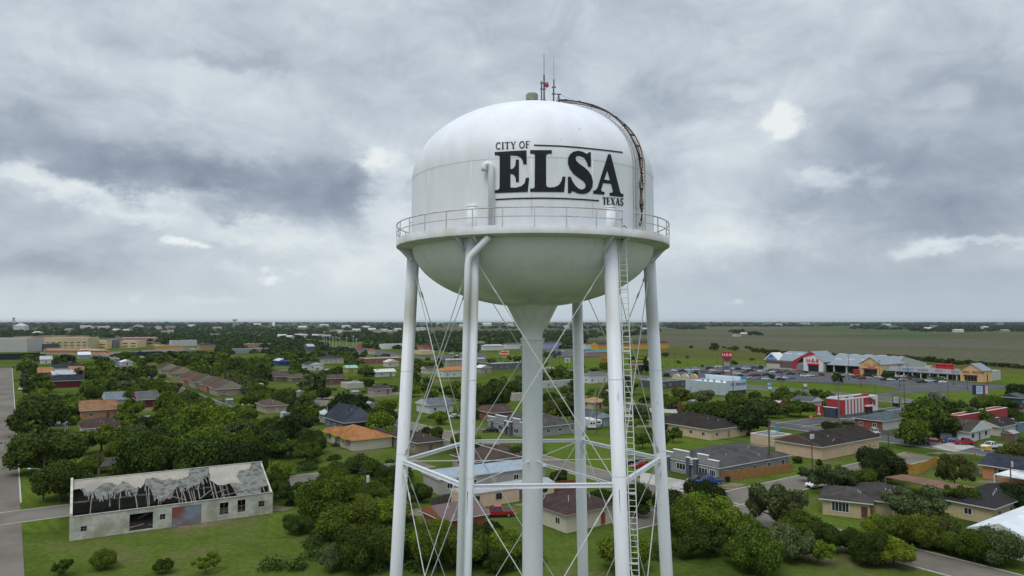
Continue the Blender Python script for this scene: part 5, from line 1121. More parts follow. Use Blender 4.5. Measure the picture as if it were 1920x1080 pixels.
# entrance gable
g0, g1 = A_ * .50, A_ * .74; gc = A_ * .635; z1 = 13.2; W1 = M((.68, .68, .67), .7, .05, 1); RM = M(RED, .6, .06, 1)
mb = MB(); yo = -3.0
def gab(y0, y1, zb, yt, zt, x0, x1, mi=0, leg=None):
    mb.add([(x0, y0, zb), (x0, y1, zb), (x0, yt, zt), (x1, y0, zb), (x1, y1, zb), (x1, yt, zt)], [(0, 2, 1), (3, 4, 5), (0, 3, 5, 2), (2, 5, 4, 1), (0, 1, 4, 3)], mi)
yr = plz(1538) - u0; yl = plz(1480) - u0; yc = plz(1513) - u0; yi = plz(1500.5) - u0
mb.add([(yo, yr, 6.4), (yo, yc, 13.0), (yo, yi, 10.6), (yo, yi, 0), (yo, yi - 3.5, 0), (yo, yi - 3.5, 4.4), (yo, yr + 3.5, 4.4), (yo, yr + 3.5, 0), (yo, yr, 0)], [tuple(range(9))], 0)
mb.add([(yo + 1, yr, 6.4), (yo + 1, yc, 13.0), (yo + 1, yi, 10.6), (yo + 1, yi, 0), (yo + 1, yr, 0)], [(4, 3, 2, 1, 0)], 0)
mb.box(yo, yr, 0, yo + 1, yr + .3, 6.2)
obj('entrance_gable', mb, W1, T)
mb = MB(); mb.add([(yo - .3, yc - 1.2, 13.3), (yo - .3, yl, 5.6), (yo - .3, yl, 0), (yo - .3, yl - 3.0, 0), (yo - .3, yl - 3.0, 5.0), (yo - .3, yi, 9.2), (yo - .3, yc - 4.2, 11.6)][0:7], [tuple(range(7))]); mb.add([(yo + .8, yc - 1.2, 13.3), (yo + .8, yl, 5.6), (yo - .3, yl, 5.6), (yo - .3, yc - 1.2, 13.3)], [(0, 1, 2, 3)]); obj('red_band', mb, RM, T)
mb = MB(); mb.slab([(yo - .5, yc, 13.5), (yo - .5, yl + .6, 5.7), (18, yl + .6, 5.7), (18, yc, 13.5)], .2); mb.slab([(yo - .2, yr - .6, 6.5), (yo - .2, yc, 13.4), (18, yc, 13.4), (18, yr - .6, 6.5)], .2); obj('entrance_roof', mb, metalm(METR), T)
addbox(T, 'entrance_opening', (yo + .2, yr + 3.5, 0, yo + .5, yi - 3.5, 4.4), GLASS); addbox(T, 'red_awning', (yo - .6, yr + 3.2, 4.3, yo - .02, yi - 3.2, 5.3), RM)
addbox(T, 'side_opening', (yo + .2, yi, 0, yo + .5, yl - 3.0, 4.8), M((.22, .22, .23), .5, .3, 1)); addbox(T, 'entrance_side_wall', (yo + .55, yr, 0, 0, yl, 5.2), WALLB)
text_mb('H-E-B', 3.3, T, RM, (yo - .1, (yr + yi) / 2 + .5, 7.0), (math.pi / 2, 0, -math.pi / 2), 'lettering', .025, .08, 1.15)
# pharmacy blue gable and left wall panels
yb = plz(1437) - u0; mb = MB(); mb.add([(-1.0, yb - 6.2, 6.1), (-1.0, yb + 6.2, 6.1), (-1.0, yb, 11.4), (10, yb - 6.2, 6.1), (10, yb + 6.2, 6.1), (10, yb, 11.4)], [(0, 2, 1), (0, 3, 5, 2), (2, 5, 4, 1)]); obj('pharmacy_gable', mb, W1, T)
mb = MB(); mb.add([(-1.08, yb - 4.8, 6.3), (-1.08, yb + 4.8, 6.3), (-1.08, yb, 10.4)], [(0, 2, 1)]); obj('blue_panel', mb, M((.04, .17, .48), .6, .05, 1), T); marks(T, LROT, (-1.12, yb, 6.7), 7, 1.0, (.6, .65, .75), 8)
mb = MB(); mb.box(-.06, yb - 8, 3.6, 0, yb + 5, 5.2); obj('wall_band', mb, M((.22, .10, .09), .7, .1, 1), T)
addbox(T, 'wall_window', (-.06, yl + 1, 1, 0, yl + 12, 5.0), M((.16, .10, .10), .4, .2, 1))
for k_ in range(4): u = ug * (.1 + .26 * k_); addbox(T, 'column', (0, u, 0, .8, u + .9, h_ - 1.5), WALLB)
addbox(T, 'garden_front', (13.7, 0, 0, 14, ug, 5.6), M((.05, .055, .06), .6, .2, .5))
MARKS += [('the supermarket entrance', *PX(q0 + DA * yc + Vector((0, 0, 6)))), ('the blue pharmacy gable', *PX(q0 + DA * yb + Vector((0, 0, 6))))]; KEEP.append((1422, 655, 1620, 700, q0.y)); KEEP.append((1610, 668, 1700, 690, q0.y + 40))
FOOT.append([((q0 + DA * s_ + DB * t_).x, (q0 + DA * s_ + DB * t_).y) for s_, t_ in ((-60, -5), (A_ + 3, -5), (A_ + 3, 60), (-60, 60))])
p_ = q0 + DA * (ug * .02) - DB * 4; T = thing('garden_kiosk', 'small red plant stand in front of the peach gable', 'kiosk', p_, TH); mb = MB(); mb.box(0, 0, 0, 3, 5, 2.6); mb.box(-.2, -.2, 2.6, 3.2, 5.2, 3.0); obj('booth', mb, RM, T)

# ---------------------------------------------------------------- striped red and white restaurant
N_ = (1583, 785); p, aa, bb, t_, da, db = frame(N_, 1547, 1642)
T = thing('striped_restaurant', 'flat roofed restaurant with red and white vertical stripes', 'restaurant', p, TH)
hh = 6.4; mb = MB(); mb.box(0, 0, 0, bb, .3, hh); mb.box(0, aa - .3, 0, bb, aa, hh); mb.box(0, .3, 0, .3, aa - .3, hh); mb.box(bb - .3, .3, 0, bb, aa - .3, hh); obj('wall', mb, M((.36, .035, .045), .6, .08, 1), T)
addbox(T, 'roof', (.3, .3, hh - .9, bb - .3, aa - .3, hh - .7), M((.62, .63, .62), .8, .1, 1)); mb = MB(); mb.box(-.08, -.08, hh, bb + .08, .4, hh + .45); mb.box(-.08, .4, hh, .4, aa, hh + .45); mb.box(bb - .4, .4, hh, bb + .08, aa, hh + .45); mb.box(.4, aa - .4, hh, bb - .4, aa, hh + .45); obj('parapet', mb, M((.68, .69, .68), .7, .05, 1), T)
mb = MB(); mb.box(-.04, -.04, 0, bb + .04, aa, 1.3); obj('grey_base', mb, M((.11, .125, .15), .7, .1, 1), T)
for k_ in range(6):
    u = bb * (.035 + .095 * k_); addbox(T, 'white_stripe', (u, -.06, 1.3, u + bb * .055, -.01, hh), M((.64, .63, .64), .6, .05, 1))
addbox(T, 'white_corner', (bb * .80, -.07, 1.3, bb + .06, 0, hh), M((.66, .66, .66), .6, .05, 1)); addbox(T, 'red_logo_panel', (bb * .85, -.14, 3.2, bb * .93, -.07, 5.4), M(RED, .6, .05, 1))
mb = MB(); mb.box(bb * .60, -1.4, 3.3, bb * .79, 0, 3.7); obj('canopy', mb, M((.62, .62, .62), .6, .05, 1), T); addbox(T, 'door', (bb * .63, -.08, .1, bb * .70, 0, 2.7), GLASS)
addbox(T, 'red_panel', (bb * .60, .4, hh + .45, bb * .78, 1.2, hh + 1.3), M(RED, .6, .05, 1))
for k_, (x, y) in enumerate(((2, 4), (5, 7), (8, 5), (bb * .5, 8), (bb * .6, 5))): mb = MB(); mb.box(x, y, hh - .7, x + 1.8, y + 1.6, hh + .35); obj('roof_unit', mb, M((.4, .4, .4), .6, .1, 1), T)
for k_ in range(3): mb = MB(); u = aa * (.25 + .25 * k_); mb.box(-.05, u, 3.2, 0, u + 1.6, 3.6); obj('side_strip', mb, M((.6, .6, .6), .5, .1, 1), T)
MARKS.append(('the striped restaurant', 1597, 750)); KEEP.append((1540, 722, 1645, 785, p.y)); FOOT.append([((p + v).x, (p + v).y) for v in (Vector((0, 0, 0)) - da * 6 - db * 8, db * bb - da * 6, db * bb + da * aa, da * aa - db * 8)])
p2 = p - DB * 2.4 + DA * 1.5; T = thing('bin_enclosure', 'dark slate walled bin enclosure left of the striped restaurant', 'enclosure', p2, TH)
mb = MB(); L2 = run(p2, DA, 1541); mb.box(0, 0, 0, .3, L2, 3.6); mb.box(0, 0, 0, 2, .3, 3.6); mb.box(0, L2 - .3, 0, 2, L2, 3.6); obj('wall', mb, M((.045, .065, .085), .8, .1, 1), T); mb = MB(); mb.box(-.06, -.06, 3.6, .36, L2 + .06, 3.85); obj('coping', mb, TRIM, T)
p3 = p2 + DA * (L2 + .4); T = thing('red_arrow_sign', 'small red panel with a white down arrow at the enclosure end', 'sign', p3, TH); mb = MB(); mb.box(0, 0, .3, .3, 2.6, 3.9); obj('board', mb, M(RED, .6, .05, 1), T)
mb = MB(); mb.box(-.06, 1.1, 1.3, -.01, 1.6, 3.5); mb.box(-.06, .6, .6, -.01, 2.1, 1.3); obj('arrow', mb, TRIM, T)

# ---------------------------------------------------------------- white and blue shop
N_ = (1362, 742); p, aa, bb, t_, da, db = frame(N_, 1284, 1398)
T = thing('white_shop', 'white metal walled shop with blue lettering and rooftop fans', 'shop', p, TH); hh = 5.6
WB = M((.50, .56, .60), .6, .1, .6, kind='wave'); mb = MB(); mb.box(0, 0, 0, bb, .25, hh + .9); mb.box(0, aa - .25, 0, bb, aa, hh); mb.box(0, .25, 0, .25, aa - .25, hh); mb.box(bb - .25, .25, 0, bb, aa - .25, hh + 1.6); obj('wall', mb, WB, T)
addbox(T, 'roof', (.25, .25, hh - .7, bb - .25, aa - .25, hh - .5), M((.62, .70, .76), .5, .08, .4)); mb = MB(); mb.box(-.06, .0, hh, .3, aa, hh + .1); mb.box(0, -.06, hh + .9, bb, .3, hh + 1.02); obj('coping', mb, M((.66, .72, .76), .5, .05, 1), T)
addbox(T, 'rear_parapet', (bb - .2, 0, hh + 1.6, bb + .1, aa, hh + 2.2), M((.60, .68, .74), .5, .05, .5)); addbox(T, 'teal_corner', (bb - .35, -.02, hh + .6, bb + .15, 3.0, hh + 2.3), M((.03, .25, .28), .5, .05, 1))
addbox(T, 'dark_front', (bb * .1, -.07, 0, bb * .98, 0, 2.0), M((.03, .04, .05), .4, .2, 1))
marks(T, (math.pi / 2, 0, 0), (bb * .55, -.05, 4.3), 13, 1.1, (.07, .08, .30), 9, (3,))
for k_, u in enumerate((.22, .40, .55, .68)): mb = MB(); y = aa * u; mb.lathe([(.5, hh - .6), (.5, hh + .5), (.9, hh + .7), (.9, hh + 1.0), (.3, hh + 1.2), (.01, hh + 1.2)], 14, c=(3.5, y)); obj('roof_fan', mb, GREYMETAL, T)
for k_ in range(5): u = aa * (k_ + 1) / 6; addbox(T, 'downpipe', (-.12, u, 0, -.01, u + .12, hh), GREYMETAL)
addbox(T, 'door', (-.05, aa * .84, .1, 0, aa * .84 + 1.6, 2.4), GREYMETAL)
MARKS.append(('the white shop with roof fans', 1340, 715)); KEEP.append((1282, 706, 1400, 735, p.y)); FOOT.append([((p + v).x, (p + v).y) for v in (Vector((0, 0, 0)), db * bb, db * bb + da * aa, da * aa)])
for k_, x in enumerate((1267, 1283, 1299)):
    q = G(x, 716); T = thing('arched_canopy', ['pale yellow arched canopy, left of three behind the dark shop', 'cream arched canopy in the middle of three', 'peach arched canopy, right of three behind the dark shop'][k_], 'canopy', q, TH, 'arched canopies behind the dark shop')
    mb = MB(); n = 12; pts = [(math.cos(math.pi * i / n) * 2.6, 2.2 + 2.3 * math.sin(math.pi * i / n)) for i in range(n + 1)]
    vs = [(x_, z_) for x_, z_ in [(2.6, 0)] + pts + [(-2.6, 0)]]; m_ = len(vs); mb.add([(0, y, z) for y, z in vs] + [(1.5, y, z) for y, z in vs], [tuple(range(m_)), tuple(reversed(range(m_, 2 * m_)))] + [(i, m_ + i, m_ + (i + 1) % m_, (i + 1) % m_) for i in range(m_)]); obj('front', mb, M([(.52, .48, .28), (.56, .48, .34), (.56, .38, .24)][k_], .8, .05, 1), T)

# ---------------------------------------------------------------- signs and billboards
def pole_sign(name, label, px, yb, yt0, yt1, wpx, face_cols, npole=1, ptop=None, turn=None, cat='sign', polecol=DARKMETAL, th=.6):
    """sign board facing the camera side; base at ground pixel (px, yb); board between rows yt1 (top) and yt0 (bottom)"""
    p = G(px, yb); k = p.y / FPX; w_ = wpx * k; z0 = CAMH - (yt0 - HY) * k; z1 = CAMH - (yt1 - HY) * k
    T = thing(name, label, cat, p, turn if turn is not None else math.atan2(-p.x, p.y) * 1.0)
    for i in range(npole):
        x = 0 if npole == 1 else (-.33 + .66 * i / (npole - 1)) * w_
        mb = MB(); mb.box(x - .2, -.2, 0, x + .2, .2, z0 if ptop is None else z1 - .3); obj('pole', mb, polecol, T)
    return T, w_, z0, z1
def board(T, x0, x1, z0, z1, col, name='board', y0=-.55, y1=-.22, round_=0):
    mb = MB()
    if round_:
        r_ = round_; pts = []
        for cx, cz, a0 in ((x1 - r_, z1 - r_, 0), (x0 + r_, z1 - r_, 90), (x0 + r_, z0 + r_, 180), (x1 - r_, z0 + r_, 270)): pts += [(cx + r_ * math.cos(R(a0 + a)), cz + r_ * math.sin(R(a0 + a))) for a in (0, 22, 45, 67, 90)]
        n = len(pts); mb.add([(x, y0, z) for x, z in pts] + [(x, y1, z) for x, z in pts], [tuple(reversed(range(n))), tuple(range(n, 2 * n))] + [(i, (i + 1) % n, n + (i + 1) % n, n + i) for i in range(n)])
    else: mb.box(x0, y0, z0, x1, y1, z1)
    return obj(name, mb, M(col, .5, .06, 1), T)
def letter(T, s, x, z, size, col, y=-.6, sx=1.0, bold=.03): return text_mb(s, size, T, M(col, .5, .05, 1), (x, y, z), (math.pi / 2, 0, 0), 'lettering', bold, .03, sx)
T, w_, z0, z1 = pole_sign('pylon_sign', 'tall double post pylon sign with red rounded top in the car park', 1363.5, 709, 671, 659, 21, None, 2, ptop=1)
for ch in list(T.children): ch.location.x *= 1
board(T, -w_ / 2, w_ / 2, z0, z1, (.42, .02, .04), 'red_sign', -.9, .5, (z1 - z0) * .42); board(T, -w_ * .46, w_ * .46, z0 + .5, z1 - .5, (.36, .03, .06), 'inner_panel', -.98, -.9, (z1 - z0) * .3); letter(T, 'H-E-B', 0, (z0 + z1) / 2, 2.15, (.75, .70, .70), -1.02, 1.05, .015)
zz0 = CAMH - (697.5 - HY) * G(1363.5, 709).y / FPX; hgt = z0 - zz0
for i, (f0, f1, c_) in enumerate(((.76, 1, (.22, .04, .08)), (.60, .75, (.36, .38, .36)), (.45, .58, (.42, .30, .16)), (.27, .43, (.07, .13, .26)), (.20, .26, (.22, .07, .16)), (.06, .17, (.62, .55, .52)), (0, .05, (.25, .05, .07)))): board(T, -w_ * .24, w_ * .24, zz0 + hgt * f0, zz0 + hgt * f1, c_, 'tenant_panel', -.5, .2)
marks(T, (math.pi / 2, 0, 0), (0, -.52, zz0 + hgt * .64), 4, 1.0, (.1, .1, .1), 4); KEEP.append((1350, 655, 1376, 712, 430)); MARKS.append(('the tall red pylon sign', 1364, 690))
T, w_, z0, z1 = pole_sign('billboard', 'black billboard with yellow phone number beside the right leg', 1201, 702, 684, 668, 44, None, 1, turn=0, cat='billboard')
board(T, -w_ * .5, w_ * .5, z0, z1, (.012, .012, .016)); letter(T, '800-8000', -w_ * .13, z0 + (z1 - z0) * .42, (z1 - z0) * .46, (.50, .56, .02), sx=.72, bold=.01); marks(T, (math.pi / 2, 0, 0), (-w_ * .02, -.58, z0 + (z1 - z0) * .76), 6, (z1 - z0) * .17, (.62, .60, .05), 2); board(T, w_ * .28, w_ * .42, z0 + (z1 - z0) * .5, z1 - .3, (.55, .60, .10), 'figure', -.62, -.55, .8); board(T, -w_ * .38, w_ * .12, z0 + .3, z0 + .9, (.5, .5, .55), 'strap_line', -.62, -.55)
KEEP.append((1178, 664, 1214, 704, 430)); MARKS.append(('the black billboard', 1198, 676))
T, w_, z0, z1 = pole_sign('billboard', 'wide billboard with white text panel and dark blue side at the right', 1838, 768, 739, 721, 27, None, 1, turn=R(-6), cat='billboard')
board(T, -w_ * .5, w_ * .5, z0, z1, (.02, .035, .07)); board(T, -w_ * .28, w_ * .14, z0 + .3, z1 - .3, (.45, .55, .66), 'text_panel', -.62, -.55); board(T, w_ * .16, w_ * .30, z0 + .2, z1 - .2, (.22, .04, .10), 'portrait_panel', -.62, -.55); board(T, w_ * .30, w_ * .48, z0 + .2, z1 - .2, (.50, .46, .40), 'portrait_panel', -.62, -.55); addbox(T, 'catwalk', (-w_ * .5, -1.4, z0 - .35, w_ * .5, -.1, z0 - .2), DARKMETAL)
for i in range(4): board(T, -w_ * .24, w_ * .08, z0 + (z1 - z0) * (.3 + .15 * i), z0 + (z1 - z0) * (.35 + .15 * i), (.16, .26, .40), 'text_line', -.66, -.62)
KEEP.append((1820, 718, 1850, 744, 270)); MARKS.append(('the wide billboard', 1837, 735))
T, w_, z0, z1 = pole_sign('billboard', 'red and white roadside billboard on two posts left of the riser', 945, 678, 665, 657.5, 19, None, 2, turn=0, cat='billboard')
board(T, -w_ * .5, w_ * .5, z0 + (z1 - z0) * .25, z1, (.66, .62, .62)); letter(T, 'Pueblo', 0, z0 + (z1 - z0) * .65, (z1 - z0) * .72, (.55, .02, .07), bold=.06, sx=1.15); board(T, -w_ * .5, w_ * .5, z0, z0 + (z1 - z0) * .24, (.50, .36, .02), 'yellow_strip'); board(T, -w_ * .28, w_ * .28, z0 - (z1 - z0) * .65, z0 - (z1 - z0) * .3, (.5, .2, .2), 'lower_panel')
KEEP.append((930, 654, 960, 680, 600)); MARKS.append(('the red and white billboard', 945, 662))
T, w_, z0, z1 = pole_sign('roadside_sign', 'white square sign with a teal emblem on a post', 1064, 690, 679, 671, 9, None); board(T, -w_ * .5, w_ * .5, z0, z1, (.66, .68, .68)); board(T, -w_ * .33, w_ * .33, z0 + .5, z1 - .5, (.10, .22, .25), 'emblem', -.62, -.55)
T, w_, z0, z1 = pole_sign('roadside_sign', 'round blue sign on a tall pole above the white shop', 1293, 727, 702, 694, 8, None, polecol=GREYMETAL); mb = MB(); r_ = w_ / 2; mb.lathe([(.01, -.2), (r_, -.2), (r_, .2), (.01, .2)], 20); d_ = obj('disc', mb, M((.05, .25, .42), .5, .05, 1), T); d_.rotation_euler = (math.pi / 2, 0, 0); d_.location = (0, -.45, (z0 + z1) / 2)
letter(T, 'Z.', 0, (z0 + z1) / 2, 1.5, (.6, .68, .72), -.68)
T, w_, z0, z1 = pole_sign('pylon_sign', 'teal and white pylon sign beside the highway', 1442.5, 733, 729, 716, 8.5, None, 1); board(T, -w_ / 2, w_ / 2, z0, z1, (.03, .20, .24)); board(T, -w_ * .3, w_ * .5, z0 + .1, z0 + (z1 - z0) * .38, (.62, .66, .68), 'white_panel', -.62, -.55); board(T, -w_ * .4, w_ * .4, z0 + (z1 - z0) * .55, z1 - .2, (.25, .45, .55), 'text_panel', -.62, -.55)
T, w_, z0, z1 = pole_sign('roadside_sign', 'white letter board sign on black base right of the striped restaurant', 1680, 763, 760, 742, 11, None, 1); board(T, -w_ / 2, w_ / 2, z0 - .3, z1, (.012, .012, .015)); board(T, -w_ * .34, w_ * .44, z0 + (z1 - z0) * .33, z1 - .1, (.58, .58, .56), 'letter_board', -.62, -.55)
for i, s_ in enumerate((4, 5, 4)): marks(T, (math.pi / 2, 0, 0), (w_ * .0, -.64, z1 - .8 - .68 * i), s_, .42, (.05, .05, .05), i)
KEEP.append((1672, 738, 1688, 762, 260))
T, w_, z0, z1 = pole_sign('roadside_sign', 'small white and red board on two posts on the highway verge', 1510, 729, 724, 719, 6, None, 2); board(T, -w_ / 2, w_ / 2, z0, z1, (.60, .58, .56))
T, w_, z0, z1 = pole_sign('flag_sign', 'green and white pole sign before the striped restaurant corner', 1635, 778, 753, 745, 4.5, None, 1); board(T, -w_ / 2, w_ / 2, z0, z1, (.04, .09, .09))
T, w_, z0, z1 = pole_sign('roadside_sign', 'red canopy roof sign of a fuel station right of the back leg', 1133, 684, 676, 672, 20, None, 2, turn=0); board(T, -w_ * .3, w_ * .7, z0, z1, (.50, .05, .03))
T, w_, z0, z1 = pole_sign('stop_sign', 'red octagonal stop sign at the right hand street corner', 1828, 855, 849.5, 844.5, 4.8, None, 1, cat='stop sign')
for ch in T.children: ch.scale = (.25, .25, 1)
mb = MB(); r_ = w_ / 2 * 1.05; mb.lathe([(.01, -.03), (r_, -.03), (r_, .03), (.01, .03)], 8); d_ = obj('plate', mb, M((.50, .03, .02), .5, .05, 1), T); d_.rotation_euler = (math.pi / 2, math.pi / 8, 0); d_.location = (0, -.12, (z0 + z1) / 2); letter(T, 'STOP', 0, (z0 + z1) / 2, .3, (.7, .7, .7), -.17)
T, w_, z0, z1 = pole_sign('roadwork_sign', 'orange diamond roadwork sign on the grass corner', 1520.5, 785, 783, 776, 6, None, 1, cat='road sign')
for ch in T.children: ch.scale = (.3, .3, 1)
mb = MB(); r_ = w_ / 2 * 1.2; mb.lathe([(.01, -.03), (r_, -.03), (r_, .03), (.01, .03)], 4); d_ = obj('plate', mb, M((.85, .18, .02), .5, .05, 1), T); d_.rotation_euler = (math.pi / 2, 0, 0); d_.location = (0, -.12, (z0 + z1) / 2)
q = G(1850, 846); T = thing('barricade', 'yellow and orange road barricade in front of a white pickup', 'barricade', q, R(10)); 
for i in range(2): addbox(T, 'board', (-1.6, 0, .45 + .5 * i, 1.6, .08, .75 + .5 * i), M((.70, .40, .03), .6, .2, 4))
for x in (-1.3, 1.3): addbox(T, 'leg', (x - .06, -.3, 0, x + .06, .4, .45), M((.6, .6, .6), .6, .1, 1))

# ---------------------------------------------------------------- fences
def fence(name, label, pts, h, col, brd=True, cat='fence', posts=3.0, mark=None):
    P = [G(*q) for q in pts]; T = thing(name, label, cat, P[0], 0)
    for i in range(len(P) - 1):
        a_, b_ = P[i] - P[0], P[i + 1] - P[0]; mb = MB(); mb.obox(a_ + Vector((0, 0, h / 2)), b_ + Vector((0, 0, h / 2)), .06, h)
        if brd:
            n = int((b_ - a_).length / .6)
            for k_ in range(n): c = a_.lerp(b_, (k_ + .5) / n); mb.obox(c + Vector((0, 0, 0)), c + Vector((0, 0, h + .08 * ((k_ * 7) % 3) / 2)), .16, .12, up=(b_ - a_).normalized())
        obj('panel', mb, M(col, .9, .3, 1.2, kind='board'), T)
    if mark: MARKS.append((mark, *pts[0]))
    return T
fence('wooden_fence', 'orange brown wooden fence along the side of the near grey duplex', [(1351, 903), (1484, 885), (1482, 874)], 2.0, (.34, .17, .065), mark='the orange brown fence')
fence('wooden_fence', 'yellow brown wooden fence along the side street', [(1694, 889), (1725, 889), (1750, 876), (1758, 873)], 2.2, (.42, .24, .05), mark='the yellow brown fence')
fence('wooden_fence', 'dull orange board fence between the riser and the back leg', [(1010, 815), (1076, 806)], 1.9, (.38, .17, .05))
fence('wooden_fence', 'rust red fence between peach mobile home and back leg', [(1038, 922), (1080, 918)], 2.0, (.24, .065, .03))
fence('wooden_fence', 'grey weathered board fence beside the red brick house', [(1648, 816), (1697, 824)], 1.8, (.16, .155, .135))
fence('wooden_fence', 'dark weathered fence left of the mobile homes', [(808, 953), (850, 942)], 1.8, (.10, .095, .085))
fence('wooden_fence', 'grey fence left of the orange brick house', [(1815, 882), (1835, 893)], 1.8, (.15, .14, .12))
fence('wooden_fence', 'dark red fence beside the parked black pickup', [(1270, 768), (1300, 772)], 2.0, (.16, .045, .03))
fence('screen_fence', 'dark green windscreen fence across the end of the left street', [(-60, 676), (39, 674), (75, 672)], 5.5, (.008, .028, .024), False)
fence('screen_fence', 'dark teal windscreen fence right of the rust red shed', [(238, 671), (300, 668)], 5.0, (.012, .045, .055), False)
fence('picket_wall', 'low pale railing wall behind the striped restaurant lawn', [(1540, 788), (1600, 795)], 1.2, (.25, .22, .18), True)

# ---------------------------------------------------------------- poles and lamps
def upole(label, px, yb, yt, arm=True, trans=0, cat='utility pole', wood=True, r=.14, group='utility poles'):
    p = G(px, yb); h = CAMH - (yt - HY) * p.y / FPX; T = thing('utility_pole', label, cat, p, TH, group)
    mb = MB(); mb.tube([(0, 0, 0), (0, 0, h)], [r, r * .7], 8); obj('pole', mb, WOODPOLE if wood else DARKMETAL, T)
    if arm: mb = MB(); mb.box(-1.2, -.07, h - .6, 1.2, .07, h - .45); [mb.tube([(x, 0, h - .45), (x, 0, h - .25)], .05, 6) for x in (-1.1, -.4, .4, 1.1)]; obj('crossarm', mb, WOODPOLE, T)
    for k_ in range(trans): mb = MB(); s_ = (-1) ** k_; mb.lathe([(.01, h - 2.2), (.26, h - 2.2), (.26, h - 1.25), (.2, h - 1.15), (.01, h - 1.12)], 12, c=(s_ * .42, -.1)); obj('transformer', mb, M((.50, .51, .52), .5, .1, 2), T)
    T['htop'] = h; return T
UP = [(1523, 875, 803, 1, 2, 'utility pole with two grey transformers before the tan brick gable house'), (1443, 882, 786, 0, 0, 'thick black pole beside the low tan annex'), (1896, 925, 852, 1, 1, 'utility pole with transformer beside the orange brick house'),
 (183, 905, 845, 1, 0, 'thin utility pole behind the derelict warehouse'), (684, 985, 876, 1, 1, 'utility pole with transformer rising from the brush left of the tower'), (487, 850, 795, 0, 0, 'bare pole in the clearing above the derelict warehouse') , (1666, 838, 807, 0, 0, 'short black post beside the grey fence'),
 (44, 738, 690, 0, 0, 'pole beside the street trees at the left'), (282, 722, 690, 0, 0, 'leaning pole beside the small side street'), (349, 765, 722, 1, 0, 'utility pole near the nearest brown duplex'), (355, 765, 724, 0, 0, 'bare pole close behind the first one'), (418, 775, 738, 1, 0, 'utility pole in the trees left of the lone brown roof'),
 (1467, 740, 700, 1, 0, 'dark utility pole on the highway verge beside the pylon sign'), (1375, 745, 706, 0, 0, 'dark pole in front of the white shop'), (1505, 735, 723, 0, 0, 'short dark post on the verge'), (1696, 760, 709, 1, 0, 'tall utility pole right of the letter board sign'), (1778, 752, 715, 1, 0, 'utility pole left of the wide billboard'),
 (1633, 770, 742, 0, 0, 'dark pole at the striped restaurant corner'), (1826, 800, 748, 0, 0, 'pole in the trees behind the white porch house'), (1687, 765, 745, 0, 0, 'thin pole beside the letter board'), (1641, 745, 722, 0, 0, 'short pole by the plaza driveway'),
 (413, 652, 620, 0, 0, 'tall pole beside the brick pyramid hall'), (1119, 812, 745, 0, 0, 'dark pole right of the back tower leg'), (655, 715, 676, 0, 0, 'pole beside the mint green roof'), (681, 722, 688, 0, 0, 'pole beside the flat cream roof'), (846, 695, 668, 1, 0, 'pole before the beige warehouse, left of two'), (853, 692, 645, 1, 0, 'taller pole before the beige warehouse'),
 (1245, 725, 698, 0, 0, 'pole before the dark flat roofed shop'), (1827, 792, 770, 0, 0, 'short pole left of the red stucco building'), (420, 732, 690, 0, 0, 'pole beside the small parking bay')]
for (x, yb, yt, ar, tr, lb) in UP: upole(lb, x, yb, yt, bool(ar), tr, wood=True, r=.2 if x == 1443 else .14)
def lamp(label, px, yb, yt, group='car park lamp posts', double=True):
    p = G(px, yb); h = CAMH - (yt - HY) * p.y / FPX; T = thing('lamp_post', label, 'lamp post', p, TH, group)
    mb = MB(); mb.tube([(0, 0, 0), (0, 0, .8)], .35, 8); mb.tube([(0, 0, .8), (0, 0, h)], [.13, .09], 8); obj('pole', mb, DARKMETAL, T)
    for s_ in ((-1, 1) if double else (1,)): mb = MB(); mb.box(min(0, s_ * 1.3), -.25, h - .1, max(0, s_ * 1.3), .25, h + .08); obj('lamp_head', mb, DARKMETAL, T)
for i, (x, yb, yt, lb) in enumerate([(1328, 702, 683, 'lamp post near the left end of the car park'), (1411, 710, 686, 'lamp post in the middle of the car park'), (1431, 712, 690, 'lamp post behind the teal pylon sign'), (1592, 712, 667, 'tall lamp post left of the left peach gable'), (1614, 726, 690, 'lamp post before the left peach gable'), (1649, 706, 675, 'lamp post right of the left peach gable'),
  (1687, 726, 684, 'lamp post in front of the shop arcade'), (1702, 708, 682, 'lamp post behind the shop arcade cars'), (1788, 722, 692, 'lamp post left of the peach corner shop'), (1814, 730, 712, 'lamp post before the peach corner shop'), (1711, 690, 668, 'lamp post on the pasture behind the arcade'), (1846, 700, 672, 'twin lamp post behind the peach corner shop'), (1265, 692, 662, 'lamp post at the left edge of the pasture'), (1290, 686, 650, 'tall thin post on the pasture by the yellow motel'), (1253, 684, 644, 'post right of the yellow motel wing'), (1345, 690, 668, 'post left of the tall red pylon')]): lamp(lb, x, yb, yt)
for i, (x, yb, yt) in enumerate([(608, 655, 622), (612, 650, 630), (618, 650, 631), (624, 651, 632), (630, 651, 632), (636, 652, 633), (650, 653, 633), (662, 655, 630), (668, 655, 636)]):
    p = G(x, yb); h = CAMH - (yt - HY) * p.y / FPX; T = thing('floodlight_pole', 'x', 'lamp post', p, 0, 'stadium floodlight poles'); T['auto'] = 'tall pale stadium floodlight pole'
    mb = MB(); mb.tube([(0, 0, 0), (0, 0, h)], .28, 6); obj('pole', mb, M((.4, .42, .38), .6, .1, 1), T); mb = MB(); mb.box(-1.6, -.2, h - .6, 1.6, .2, h + .4); obj('lamp_head', mb, GREYMETAL, T)
